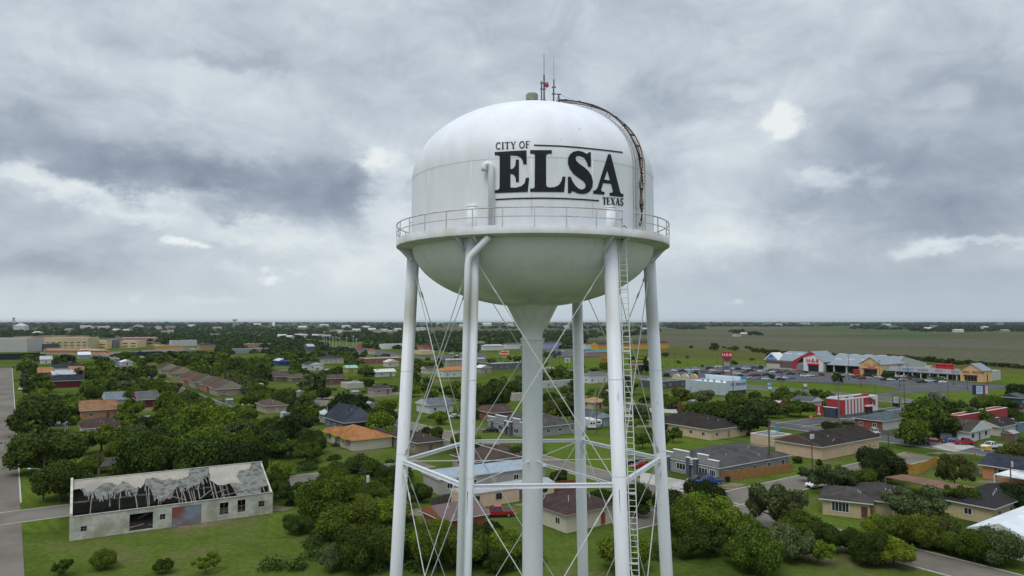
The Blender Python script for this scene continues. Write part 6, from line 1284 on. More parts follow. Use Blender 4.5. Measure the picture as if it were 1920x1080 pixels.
# street lamp with a curved arm at the left street, street-name sign beside it
p = G(81, 938); h = CAMH - (874 - HY) * p.y / FPX; T = thing('street_lamp', 'street lamp on a wooden pole with a curved white arm at the left corner', 'street lamp', p, R(20))
mb = MB(); mb.tube([(0, 0, 0), (0, 0, h + 1.6)], [.15, .11], 8); obj('pole', mb, WOODPOLE, T)
mb = MB(); mb.tube([(0, 0, h - .7), (-.9, 0, h - .15), (-1.7, 0, h - .02), (-2.2, 0, h)], .045, 6); obj('arm', mb, GREYMETAL, T); mb = MB(); mb.lathe([(.01, -.08), (.16, -.05), (.17, .06), (.06, .14), (.01, .14)], 12); l_ = obj('lamp_head', mb, M((.6, .62, .62), .4, .1, 2), T); l_.location = (-2.4, 0, h); l_.scale = (2.0, 1, 1)
p = G(71, 942); T = thing('street_name_sign', 'green street name sign on a thin post at the left corner', 'street sign', p, R(15)); mb = MB(); mb.tube([(0, 0, 0), (0, 0, 2.6)], .035, 6); obj('post', mb, GREYMETAL, T); mb = MB(); mb.box(-.5, -.02, 2.6, .5, .02, 2.85); obj('plate', mb, M((.02, .25, .14), .5, .05, 2), T)
# small backyard sheds between the houses
rs_ = random.Random(44)
for (x, y) in ((262, 800), (455, 760), (560, 745), (480, 730), (610, 700), (425, 760), (530, 790), (760, 730), (880, 735), (1010, 790), (1140, 745), (1180, 770), (1300, 765), (690, 770), (720, 700), (590, 695), (1690, 800), (1900, 830), (1230, 765), (660, 745)):
    q = G(x, y); w_, d_, h_ = rs_.uniform(2.2, 4), rs_.uniform(2, 3.4), rs_.uniform(2, 2.6); c_ = rs_.choice([('white', (.5, .5, .49)), ('tan', (.38, .31, .22)), ('grey', (.24, .25, .25)), ('brown', (.15, .10, .07))])
    T = thing('garden_shed', 'x', 'shed', q, TH, 'small backyard sheds'); T['auto'] = f'small {c_[0]} garden shed'; mb = MB(); mb.box(0, 0, 0, w_, d_, h_); obj('wall', mb, M(c_[1], .85, .2, 1), T)
    obj('roof', roof_mb('gable', d_, w_, h_, .15, .4, th=.08), [metalm((.32, .33, .34)), TRIM, M(c_[1], .85, .2, 1)], T); addbox(T, 'door', (w_ * .3, -.04, .05, w_ * .7, 0, 1.9), M((.2, .2, .2), .8, .2, 1))
# overhead wires between some poles
def wire(label, a_, b_, sag=1.2, r=.02):
    pts = [a_.lerp(b_, i / 12) - Vector((0, 0, sag * 4 * (i / 12) * (1 - i / 12))) for i in range(13)]
    T = tag(obj('power_line', MB().tube([q - pts[0] for q in pts], r, 4), DARKMETAL), label, 'power line'); T.location = pts[0]
def tp(x, yb, yt): p = G(x, yb); return Vector((p.x, p.y, CAMH - (yt - HY) * p.y / FPX - .3))
wire('thin power line crossing the highway verge to the wide billboard', tp(1696, 760, 709), tp(1778, 752, 715)); wire('thin power line from the teal pylon sign toward the letter board', tp(1467, 740, 700), tp(1696, 760, 709), 2.5)
for i_, (a_, b_) in enumerate((((684, 985, 876), (487, 850, 795)), ((183, 905, 845), (44, 738, 690)), ((349, 765, 722), (418, 775, 738)), ((418, 775, 738), (282, 722, 690)), ((1523, 875, 803), (1443, 882, 786)), ((655, 715, 676), (681, 722, 688)), ((846, 695, 668), (853, 692, 645)), ((1896, 925, 852), (1523, 875, 803)), ((1375, 745, 706), (1467, 740, 700)), ((1375, 745, 706), (1245, 725, 698)))):
    wire(['thin power line over the brush right of the derelict warehouse', 'thin power line from behind the warehouse along the left street', 'thin power line between poles near the stepped duplexes', 'thin power line crossing the small side street at left', 'thin power line between the low tan annex and the brick gable house', 'thin power line by the mint green roof', 'thin power line before the beige warehouse', 'thin power line from the orange brick house toward the brick gable house', 'thin power line from the white shop to the teal pylon sign', 'thin power line above the dark flat roofed shop'][i_], tp(*a_), tp(*b_), 1.6)
wire('thin power line right of the wide billboard leaving the frame', tp(1778, 752, 715), tp(1960, 775, 715), 2)

# ---------------------------------------------------------------- carports, patio cover, travel trailer, bin, misc
def canopy(name, label, pts, h, col, th=.2, posts=True, cat='carport'):
    P = [G(*q, z=h) for q in pts]; c = P[0].copy(); c.z = 0; T = thing(name, label, cat, c, 0); mb = MB(); mb.slab([q - c for q in P], th); obj('roof', mb, M(col, .8, .2, .8, col2=tuple(v * .72 for v in col)), T)
    if posts:
        for q in P: mb = MB(); d_ = q - c; mb.box(d_.x - .07, d_.y - .07, 0, d_.x + .07, d_.y + .07, h - th); obj('post', mb, TRIM if col[0] > .4 else RAFT, T)
    FOOT.append([(q.x, q.y) for q in P]); return T
canopy('carport', 'long flat rust brown carport roof behind the cream ranch house', [(1660, 894), (1693, 889), (1850, 917), (1822, 927)], 2.8, (.20, .105, .065)); KEEP.append((1662, 888, 1848, 925, 148))
canopy('patio_cover', 'white patio cover on thin posts before the orange brick house', [(1864, 889), (1895, 880), (1990, 893), (1960, 905)], 2.7, (.68, .69, .70), .15, cat='patio cover')
canopy('open_shed', 'open lean to with pale frame behind the derelict warehouse', [(186, 876), (250, 868), (262, 852), (200, 858)], 2.8, (.05, .045, .042), cat='shed')
canopy('carport', 'long low carport with white edge left of the brown roofed house', [(82, 798), (122, 796), (126, 790), (86, 791)], 2.5, (.45, .46, .46))
p = G(241, 893); T = thing('garden_shed', 'small white barn shaped garden shed behind the derelict warehouse', 'shed', p, R(15)); mb = MB(); mb.box(0, 0, 0, 1.9, 1.8, 1.9); mb.add([(0, -.02, 1.9), (.3, -.02, 2.4), (.95, -.02, 2.6), (1.6, -.02, 2.4), (1.9, -.02, 1.9), (0, 1.82, 1.9), (.3, 1.82, 2.4), (.95, 1.82, 2.6), (1.6, 1.82, 2.4), (1.9, 1.82, 1.9)], [(4, 3, 2, 1, 0), (5, 6, 7, 8, 9), (0, 1, 6, 5), (1, 2, 7, 6), (2, 3, 8, 7), (3, 4, 9, 8)]); obj('wall', mb, M((.55, .58, .60), .7, .1, 1), T); addbox(T, 'door_gap', (.85, -.05, .1, 1.0, -.02, 1.7), DARKIN)
KEEP.append((185, 868, 255, 895, 130))
p = G(1104, 806); T = thing('travel_trailer', 'white travel trailer parked right of the back tower leg', 'trailer', p, R(12)); mb = MB(); mb.box(0, 0, .6, 2.5, 6.5, 3.0); mb.box(.1, .4, 3.0, 2.4, 6.0, 3.15); mb.box(2.5, .1, 1.6, 4.4, 2.4, 2.9); obj('body', mb, M((.66, .67, .67), .5, .08, 1), T)
for u in (.8, 1.7): addbox(T, 'window', (u - .3, -.04, 1.7, u + .3, 0, 2.3), GLASS)
addbox(T, 'window', (2.9, .05, 2.0, 3.9, .1, 2.5), GLASS); addbox(T, 'roof_unit', (.8, 2.2, 3.15, 1.7, 3.4, 3.5), TRIM); KEEP.append((1102, 786, 1136, 808, 218))
for x in (.2, 2.3): mb = MB(); mb.tube([(x - .1, 3.2, .35), (x + .1, 3.2, .35)], .35, 12); obj('wheel', mb, DARKMETAL, T)
p = G(1365, 905); T = thing('wheelie_bin', 'black wheeled bin at the corner of the orange brown fence', 'bin', p, TH); mb = MB(); mb.add([(0, 0, .1), (.6, 0, .1), (.6, .6, .1), (0, .6, .1), (-.08, -.08, 1.1), (.68, -.08, 1.1), (.68, .68, 1.1), (-.08, .68, 1.1)], [(3, 2, 1, 0), (4, 5, 6, 7), (0, 1, 5, 4), (1, 2, 6, 5), (2, 3, 7, 6), (3, 0, 4, 7)]); obj('body', mb, M((.015, .016, .018), .5, .1, 1), T); addbox(T, 'lid', (-.1, -.12, 1.1, .7, .7, 1.18), M((.02, .02, .022), .5, .1, 1))
for x in (.05, .5): mb = MB(); mb.tube([(x, .62, .12), (x + .08, .62, .12)], .12, 10); obj('wheel', mb, DARKMETAL, T)
p = G(1458, 809); T = thing('sandwich_board', 'small blue and white board standing on the verge under the oaks', 'sign', p, R(10)); addbox(T, 'board', (-.9, 0, 0.2, .9, .1, 1.5), M((.12, .28, .48), .5, .1, 1)); addbox(T, 'leg', (-.8, .1, 0, -.7, .5, 1.2), GREYMETAL)
# ---------------------------------------------------------------- VEHICLES
TYRE = M((.015, .015, .016), .8, .1, 3); RIM = M((.35, .36, .37), .35, .1, 3, metal=.6); CGLASS = M((.012, .015, .018), .08, .1, 1, .8)
HEADL = M((.75, .76, .76), .2, .05, 1); TAILL = M((.35, .01, .01), .3, .05, 1); PLAST = M((.03, .03, .032), .6, .1, 2)
PAINT = {'white': (.70, .71, .71), 'silver': (.38, .40, .41), 'grey': (.14, .15, .16), 'black': (.012, .013, .016), 'red': (.36, .012, .02), 'dark red': (.14, .012, .018), 'blue': (.015, .06, .32), 'dark blue': (.015, .03, .12), 'light blue': (.28, .40, .55), 'maroon': (.16, .012, .035), 'tan': (.40, .33, .24)}
SHAPES = {  # length, width, body profile (x,z), cabin bottom x0,x1, top x0,x1, belt z, roof z
 'sedan': (4.7, 1.82, [(-2.35, .35), (-2.35, .80), (-2.2, .98), (-1.5, 1.02), (1.1, .98), (2.1, .78), (2.35, .62), (2.35, .35)], (-1.75, 1.25), (-1.05, .45), .98, 1.45),
 'suv': (4.8, 1.92, [(-2.4, .42), (-2.4, 1.0), (-2.3, 1.12), (1.0, 1.12), (2.15, .98), (2.4, .80), (2.4, .42)], (-2.3, 1.25), (-2.0, .45), 1.1, 1.76),
 'pickup': (5.7, 2.0, [(-2.85, .5), (-2.85, 1.14), (-.72, 1.14), (-.7, 1.16), (1.35, 1.16), (2.6, 1.06), (2.85, .85), (2.85, .5)], (-.75, 1.55), (-.50, .75), 1.14, 1.88)}
def body_mb(kind, mb):
    L_, w_, pr, cb, ct, zb, zr_ = SHAPES[kind]; n = len(pr); ys = [-w_ / 2 + .12, -w_ / 2, w_ / 2, w_ / 2 - .12]
    prof = [[(x * .985, z + (.03 if z < .55 else -.04)) for x, z in pr], pr, pr, [(x * .985, z + (.03 if z < .55 else -.04)) for x, z in pr]]
    order = [(-w_ / 2, 0), (-w_ / 2 + .14, 1), (w_ / 2 - .14, 1), (w_ / 2, 0)]
    vs = [(x, y, z) for y, k_ in order for x, z in (pr if k_ else prof[0])]
    fs = [tuple(range(n)), tuple(reversed(range(3 * n, 4 * n)))] + [(j * n + i, (j + 1) * n + i, (j + 1) * n + (i + 1) % n, j * n + (i + 1) % n) for j in range(3) for i in range(n)]
    mb.add(vs, fs, 0)
    if kind == 'pickup': mb.box(-2.72, -w_ / 2 + .16, 1.02, -.9, w_ / 2 - .16, 1.15, 3)
def cabin_mb(kind, mb, mg=1, mp=0):
    L_, w_, pr, cb, ct, zb, zr_ = SHAPES[kind]; wb, wt = w_ / 2 - .08, w_ / 2 - .30
    v = [(cb[0], -wb, zb - .02), (cb[1], -wb, zb - .02), (cb[1], wb, zb - .02), (cb[0], wb, zb - .02), (ct[0], -wt, zr_ - .05), (ct[1], -wt, zr_ - .05), (ct[1], wt, zr_ - .05), (ct[0], wt, zr_ - .05)]
    mb.add(v, [(4, 5, 6, 7), (0, 1, 5, 4), (1, 2, 6, 5), (2, 3, 7, 6), (3, 0, 4, 7)], mg)
def roofp_mb(kind, mb, mp=0):
    L_, w_, pr, cb, ct, zb, zr_ = SHAPES[kind]; wt = w_ / 2 - .27; wb = w_ / 2 - .07
    mb.box(ct[0] - .04, -wt, zr_ - .06, ct[1] + .04, wt, zr_, mp)
    for sg in (-1, 1):
        for xb, xt in ((cb[1], ct[1]), (cb[0], ct[0]), ((cb[0] + cb[1]) / 2 - .1, (ct[0] + ct[1]) / 2 - .1)): mb.obox((xb, sg * wb, zb), (xt, sg * (wt), zr_ - .03), .09, .07, mp)
WX = {'sedan': (-1.38, 1.42, .32), 'suv': (-1.4, 1.45, .36), 'pickup': (-1.75, 1.85, .40)}
def wheel_mb(x, y, r, mb, mt=2, n=14): mb.tube([(x, y - .11, r), (x, y + .11, r)], r, n, mt)
def car(px, py, kind, colour, head, label, x=0):
    p = G(px, py); T = thing('parked_' + {'sedan': 'car', 'suv': 'suv', 'pickup': 'pickup'}[kind], label, {'sedan': 'car', 'suv': 'suv', 'pickup': 'pickup truck'}[kind], p, R(head), 'vehicles parked about the neighbourhood')
    pm = M(PAINT[colour], .25, .04, 1, .6); L_, w_, pr, cb, ct, zb, zr_ = SHAPES[kind]
    mb = MB(); body_mb(kind, mb); obj('body', mb, [pm, pm, pm, PLAST], T)
    mb = MB(); cabin_mb(kind, mb, 0); obj('side_glass', mb, CGLASS, T); mb = MB(); roofp_mb(kind, mb); obj('roof_panel', mb, pm, T)
    x0, x1, r = WX[kind]
    for xx in (x0, x1):
        for sg in (-1, 1):
            mb = MB(); wheel_mb(xx, sg * (w_ / 2 - .10), r, mb, 0, 18); wh = obj('wheel', mb, TYRE, T); mb = MB(); mb.tube([(xx, sg * (w_ / 2 - .02), r), (xx, sg * (w_ / 2 + .02), r)], r * .6, 14); obj('rim', mb, RIM, wh)
    for sg in (-1, 1):
        mb = MB(); mb.box(L_ / 2 - .10, sg * (w_ / 2 - .32) - .18, .66, L_ / 2 + .015, sg * (w_ / 2 - .32) + .18, .82); obj('headlight', mb, HEADL, T)
        mb = MB(); mb.box(-L_ / 2 - .015, sg * (w_ / 2 - .22) - .12, .72, -L_ / 2 + .08, sg * (w_ / 2 - .22) + .12, .92); obj('tail_light', mb, TAILL, T)
    mb = MB(); mb.box(L_ / 2 - .06, -.45, .45, L_ / 2 + .02, .45, .68); obj('grille', mb, PLAST, T)
    return T
far_me = {}
def far_car(px, py, kind, colour, head, group, where=None):
    k_ = (kind, colour)
    if k_ not in far_me:
        pm = M(PAINT[colour], .25, .04, 1, .6); mb = MB(); body_mb(kind, mb); cabin_mb(kind, mb, 1); roofp_mb(kind, mb)
        x0, x1, r = WX[kind]; w_ = SHAPES[kind][1]
        for xx in (x0, x1):
            for sg in (-1, 1): wheel_mb(xx, sg * (w_ / 2 - .10), r, mb, 2, 10)
        far_me[k_] = mb.mesh('parked_car', [pm, CGLASS, TYRE, PLAST])
    o = link_mesh('parked_' + {'sedan': 'car', 'suv': 'suv', 'pickup': 'pickup'}[kind], far_me[k_], None, G(px, py)); o.rotation_euler = (0, 0, R(head))
    tag(o, 'x', {'sedan': 'car', 'suv': 'suv', 'pickup': 'pickup truck'}[kind], group); o['auto'] = colour + ' ' + {'sedan': 'car', 'suv': 'SUV', 'pickup': 'pickup'}[kind]; return o
for a_ in [(934, 968, 'pickup', 'red', 186, 'red crew cab pickup parked beside the peach mobile home'), (1309, 904, 'suv', 'black', 208, 'dark SUV parked behind the blue pickup at the near grey duplex'), (1329, 909, 'pickup', 'blue', 200, 'blue pickup parked by the orange brown fence'),
 (1203, 876, 'sedan', 'red', 200, 'red car on the duplex driveway seen behind the right leg'), (1187, 872, 'suv', 'black', 200, 'black SUV behind the red car seen through the ladder'), (919, 810, 'sedan', 'black', 190, 'black car parked at the grey duplex between the tower legs'),
 (853, 784, 'sedan', 'white', 10, 'white car on the curved street left of the second tower leg'), (32, 802, 'suv', 'white', 122, 'white SUV at the kerb of the left street near a big tree'), (58, 801, 'pickup', 'maroon', 185, 'maroon pickup parked on grass beside the left street'),
 (1727, 833, 'suv', 'black', -44, 'long black SUV parked at the kerb beside grey fence'), (1752, 830, 'sedan', 'dark red', -30, 'dark red car next to the long black SUV'), (1787, 830, 'sedan', 'blue', -30, 'bright blue car in front of the dark porch'), (1810, 834, 'pickup', 'red', -8, 'red pickup in front of the dark porch house'),
 (1859, 841, 'pickup', 'white', 200, 'white pickup behind the road barricade'), (1641, 814, 'suv', 'silver', -100, 'silver SUV beside the red brick house and grey fence'), (1535, 914, 'pickup', 'white', 205, 'white pickup under trees above the cream ranch house'), (1074, 944, 'sedan', 'red', 10, 'red car left of the back tower leg near the rust red fence'), (1106, 940, 'sedan', 'dark red', 185, 'dark red car right of the back tower leg')]: car(*a_)
NG = 'vehicles parked about the neighbourhood'
for a_ in [(39, 761, 'sedan', 'white', 122), (39, 731, 'sedan', 'white', 122), (25, 690, 'suv', 'dark red', 125), (33, 691, 'suv', 'dark blue', 125), (46, 690, 'sedan', 'white', 120), (53, 683, 'suv', 'white', 120), (58, 679, 'suv', 'silver', 30), (50, 686, 'sedan', 'silver', 110), (40, 713, 'suv', 'black', 122),
 (430, 700, 'suv', 'silver', 10), (438, 700, 'suv', 'black', 10), (623, 732, 'sedan', 'black', 190), (1263, 767, 'pickup', 'black', 10), (1906, 768, 'suv', 'maroon', 20), (1914, 767, 'sedan', 'black', 200), (1592, 797, 'sedan', 'black', -20), (1031, 692, 'pickup', 'white', 10),
 (1016, 693, 'sedan', 'silver', 190), (847, 664, 'pickup', 'white', 10), (867, 664, 'sedan', 'white', 10), (856, 668, 'suv', 'white', 100), (1056, 659, 'sedan', 'white', 10), (1070, 660, 'suv', 'silver', 10), (1040, 661, 'sedan', 'black', 10), (264, 671, 'pickup', 'white', 5), (286, 672, 'sedan', 'white', 5), (295, 674, 'suv', 'silver', 5), (279, 676, 'sedan', 'grey', 5),
 (335, 655, 'sedan', 'silver', 0), (350, 656, 'sedan', 'grey', 0), (362, 655, 'sedan', 'white', 0), (1190, 689, 'sedan', 'red', 10), (1202, 690, 'sedan', 'grey', 10), (1213, 691, 'suv', 'black', 10), (600, 650, 'sedan', 'white', 0), (560, 640, 'sedan', 'white', 0), (570, 641, 'pickup', 'white', 0), (548, 640, 'suv', 'silver', 0), (1000, 664, 'sedan', 'white', 0), (1705, 757, 'sedan', 'silver', -56)]: far_car(*a_, NG)
cw = {'w': 'white', 'k': 'black', 'g': 'grey', 's': 'silver', 'r': 'red', 'd': 'dark red', 'b': 'blue', 'n': 'dark blue', 'l': 'light blue', 't': 'tan'}; kw = {'c': 'sedan', 's': 'suv', 'p': 'pickup'}
LOT = [(1120 + x / 4.8, 590 + y / 4.8 + 2, c) for x, y, c in [(700, 500, 'wc'), (765, 505, 'kp'), (820, 498, 'wp'), (960, 512, 'gs'), (1035, 498, 'wc'), (1095, 468, 'wp'), (1015, 476, 'ks'), (1075, 532, 'kp'), (1038, 522, 'gs'), (1118, 520, 'dc'), (1255, 527, 'ws'), (1282, 549, 'kc'), (1215, 484, 'wc'), (1270, 487, 'ks'),
 (1335, 484, 'wp'), (1380, 499, 'kc'), (1415, 476, 'ds'), (1475, 506, 'wc'), (1535, 489, 'ws'), (1580, 514, 'wc'), (1380, 546, 'rs'), (1380, 569, 'sc'), (1440, 545, 'ks'), (1452, 574, 'gc'), (1515, 577, 'wc'), (1522, 541, 'kp'), (1605, 565, 'wc'), (1690, 568, 'wc'), (1652, 582, 'ks'), (1745, 571, 'gc'), (1640, 515, 'nc'), (1700, 508, 'gs'), (1740, 531, 'kp'),
 (1812, 508, 'rc'), (1865, 551, 'ws'), (1905, 548, 'wp'), (1870, 519, 'ks'), (1565, 498, 'kc'), (1608, 503, 'gs'), (890, 492, 'ws'), (1165, 490, 'gc'), (1330, 512, 'nc'), (1835, 525, 'gs'), (1780, 498, 'tc')]]
LOT += [(1520 + x / 4.8, 590 + y / 4.8 + 2, c) for x, y, c in [(25, 546, 'tp'), (85, 541, 'dp'), (232, 536, 'wp'), (312, 543, 'lc'), (345, 540, 'ws'), (415, 561, 'dp'), (515, 569, 'sc'), (562, 552, 'gs'), (622, 562, 'wp'), (663, 582, 'ks'), (720, 583, 'wc'), (768, 576, 'nc'), (832, 586, 'sc'), (845, 553, 'wc'), (890, 581, 'ds'), (772, 553, 'wc'), (995, 560, 'ks'), (1000, 606, 'kp'), (1063, 597, 'ws'), (1088, 569, 'gs'), (1150, 602, 'nc'), (1182, 575, 'ws'), (932, 560, 'kc'), (1196, 606, 'wc'), (455, 572, 'ds'), (940, 582, 'gc')]]
for i, (x, y, c) in enumerate(LOT): far_car(x, y, kw[c[1]], cw[c[0]], (-4, 6, 176, 12, -10, 188)[i % 6], 'vehicles in the supermarket car park')
# the bus park at the school
bm_ = MB(); bm_.box(-5.5, -1.25, .45, 5.5, 1.25, 2.9, 0); bm_.box(-5.6, -1.27, 1.5, 5.0, 1.27, 2.2, 2); bm_.box(-5.55, -1.3, 2.9, 5.2, 1.3, 3.15, 1); bm_.box(5.5, -1.1, .5, 6.9, 1.1, 1.6, 0); bm_.box(5.5, -1.05, 1.65, 5.56, 1.05, 2.7, 2)
for xx in (-3.4, 4.3):
    for sg in (-1, 1): wheel_mb(xx, sg * 1.15, .5, bm_, 2, 10)
bme = bm_.mesh('school_bus', [M((.58, .22, .02), .5, .06, 1), M((.70, .70, .68), .5, .05, 1), PLAST])
BUS = [(93 + 8.0 * i, 661 + (i % 2) * .4) for i in range(9)] + [(160, 660), (168, 660.5), (176, 659.5), (178, 662), (186, 661), (193, 662)] + [(97 + 9 * i, 658) for i in range(8)] + [(290, 651), (298, 651.5), (313, 652), (417, 657)]
for i, (x, y) in enumerate(BUS):
    o = link_mesh('school_bus', bme, None, G(x, y)); o.rotation_euler = (0, 0, R(8 if i < 24 else 185) + (i % 3) * .02); tag(o, 'x', 'school bus', 'orange school buses with white roofs'); o['auto'] = 'orange school bus'
KEEP += [(88, 650, 200, 662, 700), (0, 636, 260, 652, 760), (285, 636, 410, 656, 760), (512, 800, 560, 960, 100), (590, 738, 640, 752, 300)]

# ---------------------------------------------------------------- TREES
LEAF = bpy.data.materials.new('leaves'); LEAF.use_nodes = True
t = LEAF.node_tree; L = t.links.new; b = t.nodes['Principled BSDF']; b.inputs['Roughness'].default_value = .8; b.inputs['Specular IOR Level'].default_value = 0.04
oi = t.nodes.new('ShaderNodeObjectInfo'); geo = t.nodes.new('ShaderNodeNewGeometry'); tcn = t.nodes.new('ShaderNodeTexCoord')
nz = t.nodes.new('ShaderNodeTexNoise'); nz.inputs['Scale'].default_value = 2.2; nz.inputs['Detail'].default_value = 3; L(tcn.outputs['Object'], nz.inputs[0])
m1_ = t.nodes.new('ShaderNodeMapRange'); L(geo.outputs['Random Per Island'], m1_.inputs[0]); m1_.inputs[3].default_value = .5; m1_.inputs[4].default_value = 1.55
m2_ = t.nodes.new('ShaderNodeMapRange'); L(nz.outputs[0], m2_.inputs[0]); m2_.inputs[1].default_value = .3; m2_.inputs[2].default_value = .7; m2_.inputs[3].default_value = .78; m2_.inputs[4].default_value = 1.25
mu = t.nodes.new('ShaderNodeMath'); mu.operation = 'MULTIPLY'; L(m1_.outputs[0], mu.inputs[0]); L(m2_.outputs[0], mu.inputs[1])
sv = t.nodes.new('ShaderNodeVectorMath'); sv.operation = 'SCALE'; L(oi.outputs['Color'], sv.inputs[0]); L(mu.outputs[0], sv.inputs['Scale']); L(sv.outputs[0], b.inputs['Base Color'])
tr = t.nodes.new('ShaderNodeBsdfTranslucent'); L(sv.outputs[0], tr.inputs[0]); ms = t.nodes.new('ShaderNodeMixShader'); ms.inputs[0].default_value = .20
L(b.outputs[0], ms.inputs[1]); L(tr.outputs[0], ms.inputs[2]); L(ms.outputs[0], t.nodes['Material Output'].inputs[0])
BARK = M((.085, .070, .055), .95, .3, 3)
def quads_mesh(name, cen, nor, size, mats, extra=None):
    """many small leaf quads as one mesh"""
    n = len(cen); nor = nor / np.linalg.norm(nor, axis=1)[:, None]
    ref = np.tile([0., 0., 1.], (n, 1)); ref[np.abs(nor[:, 2]) > .9] = [1., 0, 0]
    a_ = np.cross(nor, ref); a_ /= np.linalg.norm(a_, axis=1)[:, None]; b_ = np.cross(nor, a_)
    ang = NR.uniform(0, 2 * np.pi, n)[:, None]; a2 = a_ * np.cos(ang) + b_ * np.sin(ang); b2 = -a_ * np.sin(ang) + b_ * np.cos(ang)
    s_ = size[:, None]; v = np.stack([cen - a2 * s_ - b2 * s_ * .6, cen + a2 * s_ * .9 - b2 * s_ * .75, cen + a2 * s_ + b2 * s_ * .6, cen - a2 * s_ * .8 + b2 * s_ * .8], 1).reshape(-1, 3)
    me = bpy.data.meshes.new(name); me.vertices.add(4 * n); me.vertices.foreach_set('co', v.ravel()); me.loops.add(4 * n); me.loops.foreach_set('vertex_index', np.arange(4 * n, dtype=np.int32))
    me.polygons.add(n); me.polygons.foreach_set('loop_start', np.arange(0, 4 * n, 4, dtype=np.int32)); me.materials.append(mats); me.update(calc_edges=True); return me
NR = np.random.default_rng(4)
def crown_points(rng, n, kind):
    """leaf centres and normals for a unit crown (radius 1, z from 0 up)"""
    if kind == 'round': K, hz, cr, lr = 26, .80, .66, (.15, .40)
    elif kind == 'broad': K, hz, cr, lr = 32, .58, .76, (.13, .30)
    elif kind == 'tall': K, hz, cr, lr = 18, 1.35, .46, (.24, .40)
    elif kind == 'open': K, hz, cr, lr = 26, .80, .80, (.10, .25)
    elif kind == 'cone': K, hz, cr, lr = 16, 1.7, .5, (.2, .34)
    C_ = []; Rr = []
    for i in range(K):
        th = rng.uniform(0, 2 * np.pi); rad = cr * math.sqrt(rng.uniform(0, 1)); u = rng.uniform(-.15, 1)
        top = math.sqrt(max(0, 1 - (rad / 1.05) ** 2))
        if kind == 'cone': rad *= (1.02 - u * .9)
        z = hz * (.30 + u * .62 * top) if kind != 'cone' else hz * (.2 + .75 * max(u, 0))
        C_.append((rad * math.cos(th), rad * math.sin(th), z)); Rr.append(rng.uniform(*lr) * (1 if kind != 'cone' else 1 - .5 * max(u, 0)))
    C_ = np.array(C_); Rr = np.array(Rr); pick = rng.choice(K, n * 2, p=(Rr ** 2) / (Rr ** 2).sum())
    d = rng.normal(size=(n * 2, 3)); d[:, 2] = d[:, 2] * .85 + .25; d /= np.linalg.norm(d, axis=1)[:, None]
    rr_ = Rr[pick] * (rng.uniform(.5, 1.12, n * 2) ** .7 + (rng.uniform(0, 1, n * 2) < .10) * rng.uniform(0, .45, n * 2))
    p = C_[pick] + d * rr_[:, None] * np.array([1, 1, .8])
    dist = np.linalg.norm(p[:, None, :] - C_[None], axis=2) / Rr[None]; keep = (dist < .62).sum(1) <= 0 if True else None
    keep &= p[:, 2] > .03
    p, d = p[keep][:n], d[keep][:n]; nn = d * 1.0 + rng.normal(size=d.shape) * .55 + np.array([0, 0, .35]); return p, nn, C_
LOD = {'near': (15000, .027), 'mid': (4200, .048), 'far': (800, .11)}
PROTO = {}
def proto(kind, lod, k):
    key = (kind, lod, k)
    if key in PROTO: return PROTO[key]
    rng = np.random.default_rng(hash((len(kind), kind[0] == 'o', k, 77)) % 9999 + {'round': 1, 'broad': 2, 'tall': 3, 'open': 4, 'cone': 5}[kind] * 131 + k * 17)
    n, s_ = LOD[lod]
    if kind == 'open': n = int(n * .62)
    if kind in ('tall', 'cone'): n = int(n * 1.2)
    p, nn, C_ = crown_points(rng, n, kind); cm_ = quads_mesh('crown', p, nn, rng.uniform(.7, 1.3, len(p)) * s_, LEAF)
    mb = MB(); z0 = .30 * C_[:, 2].mean() + .05
    mb.tube([(0, 0, -.55), (.01, .0, -.2), (.02, .01, z0)], [.055, .042, .034], 7)
    for c in C_[:8]: q = Vector(c); mb.tube([(.02, .01, z0 - .08), tuple(Vector((.02, .01, z0)).lerp(q, .5) + Vector((0, 0, -.04))), tuple(q)], [.026, .016, .007], 5)
    PROTO[key] = (cm_, mb.mesh('trunk', BARK)); return PROTO[key]
TONE = {'d': (.046, .070, .013), 'k': (.028, .043, .012), 'm': (.074, .108, .015), 'b': (.112, .158, .017), 'g': (.088, .112, .042), 'o': (.082, .100, .026), 's': (.20, .23, .18), 'x': (.17, .16, .14)}
TW = {'d': 'dark green', 'k': 'very dark', 'm': 'mid green', 'b': 'bright green', 'g': 'grey green', 'o': 'olive green', 's': 'white flowering', 'x': 'bare grey'}
SW = {'round': 'round', 'broad': 'spreading', 'tall': 'tall', 'open': 'loose', 'cone': 'conical'}
NT = [0]; TREES = []
SPEC = []
def tree(px, py, wpx, *a, **k):
    p = G(px, py); SPEC.append((wpx, (px, py, wpx) + a, k, len(SPEC))); TREES.append((px, py, wpx, p))
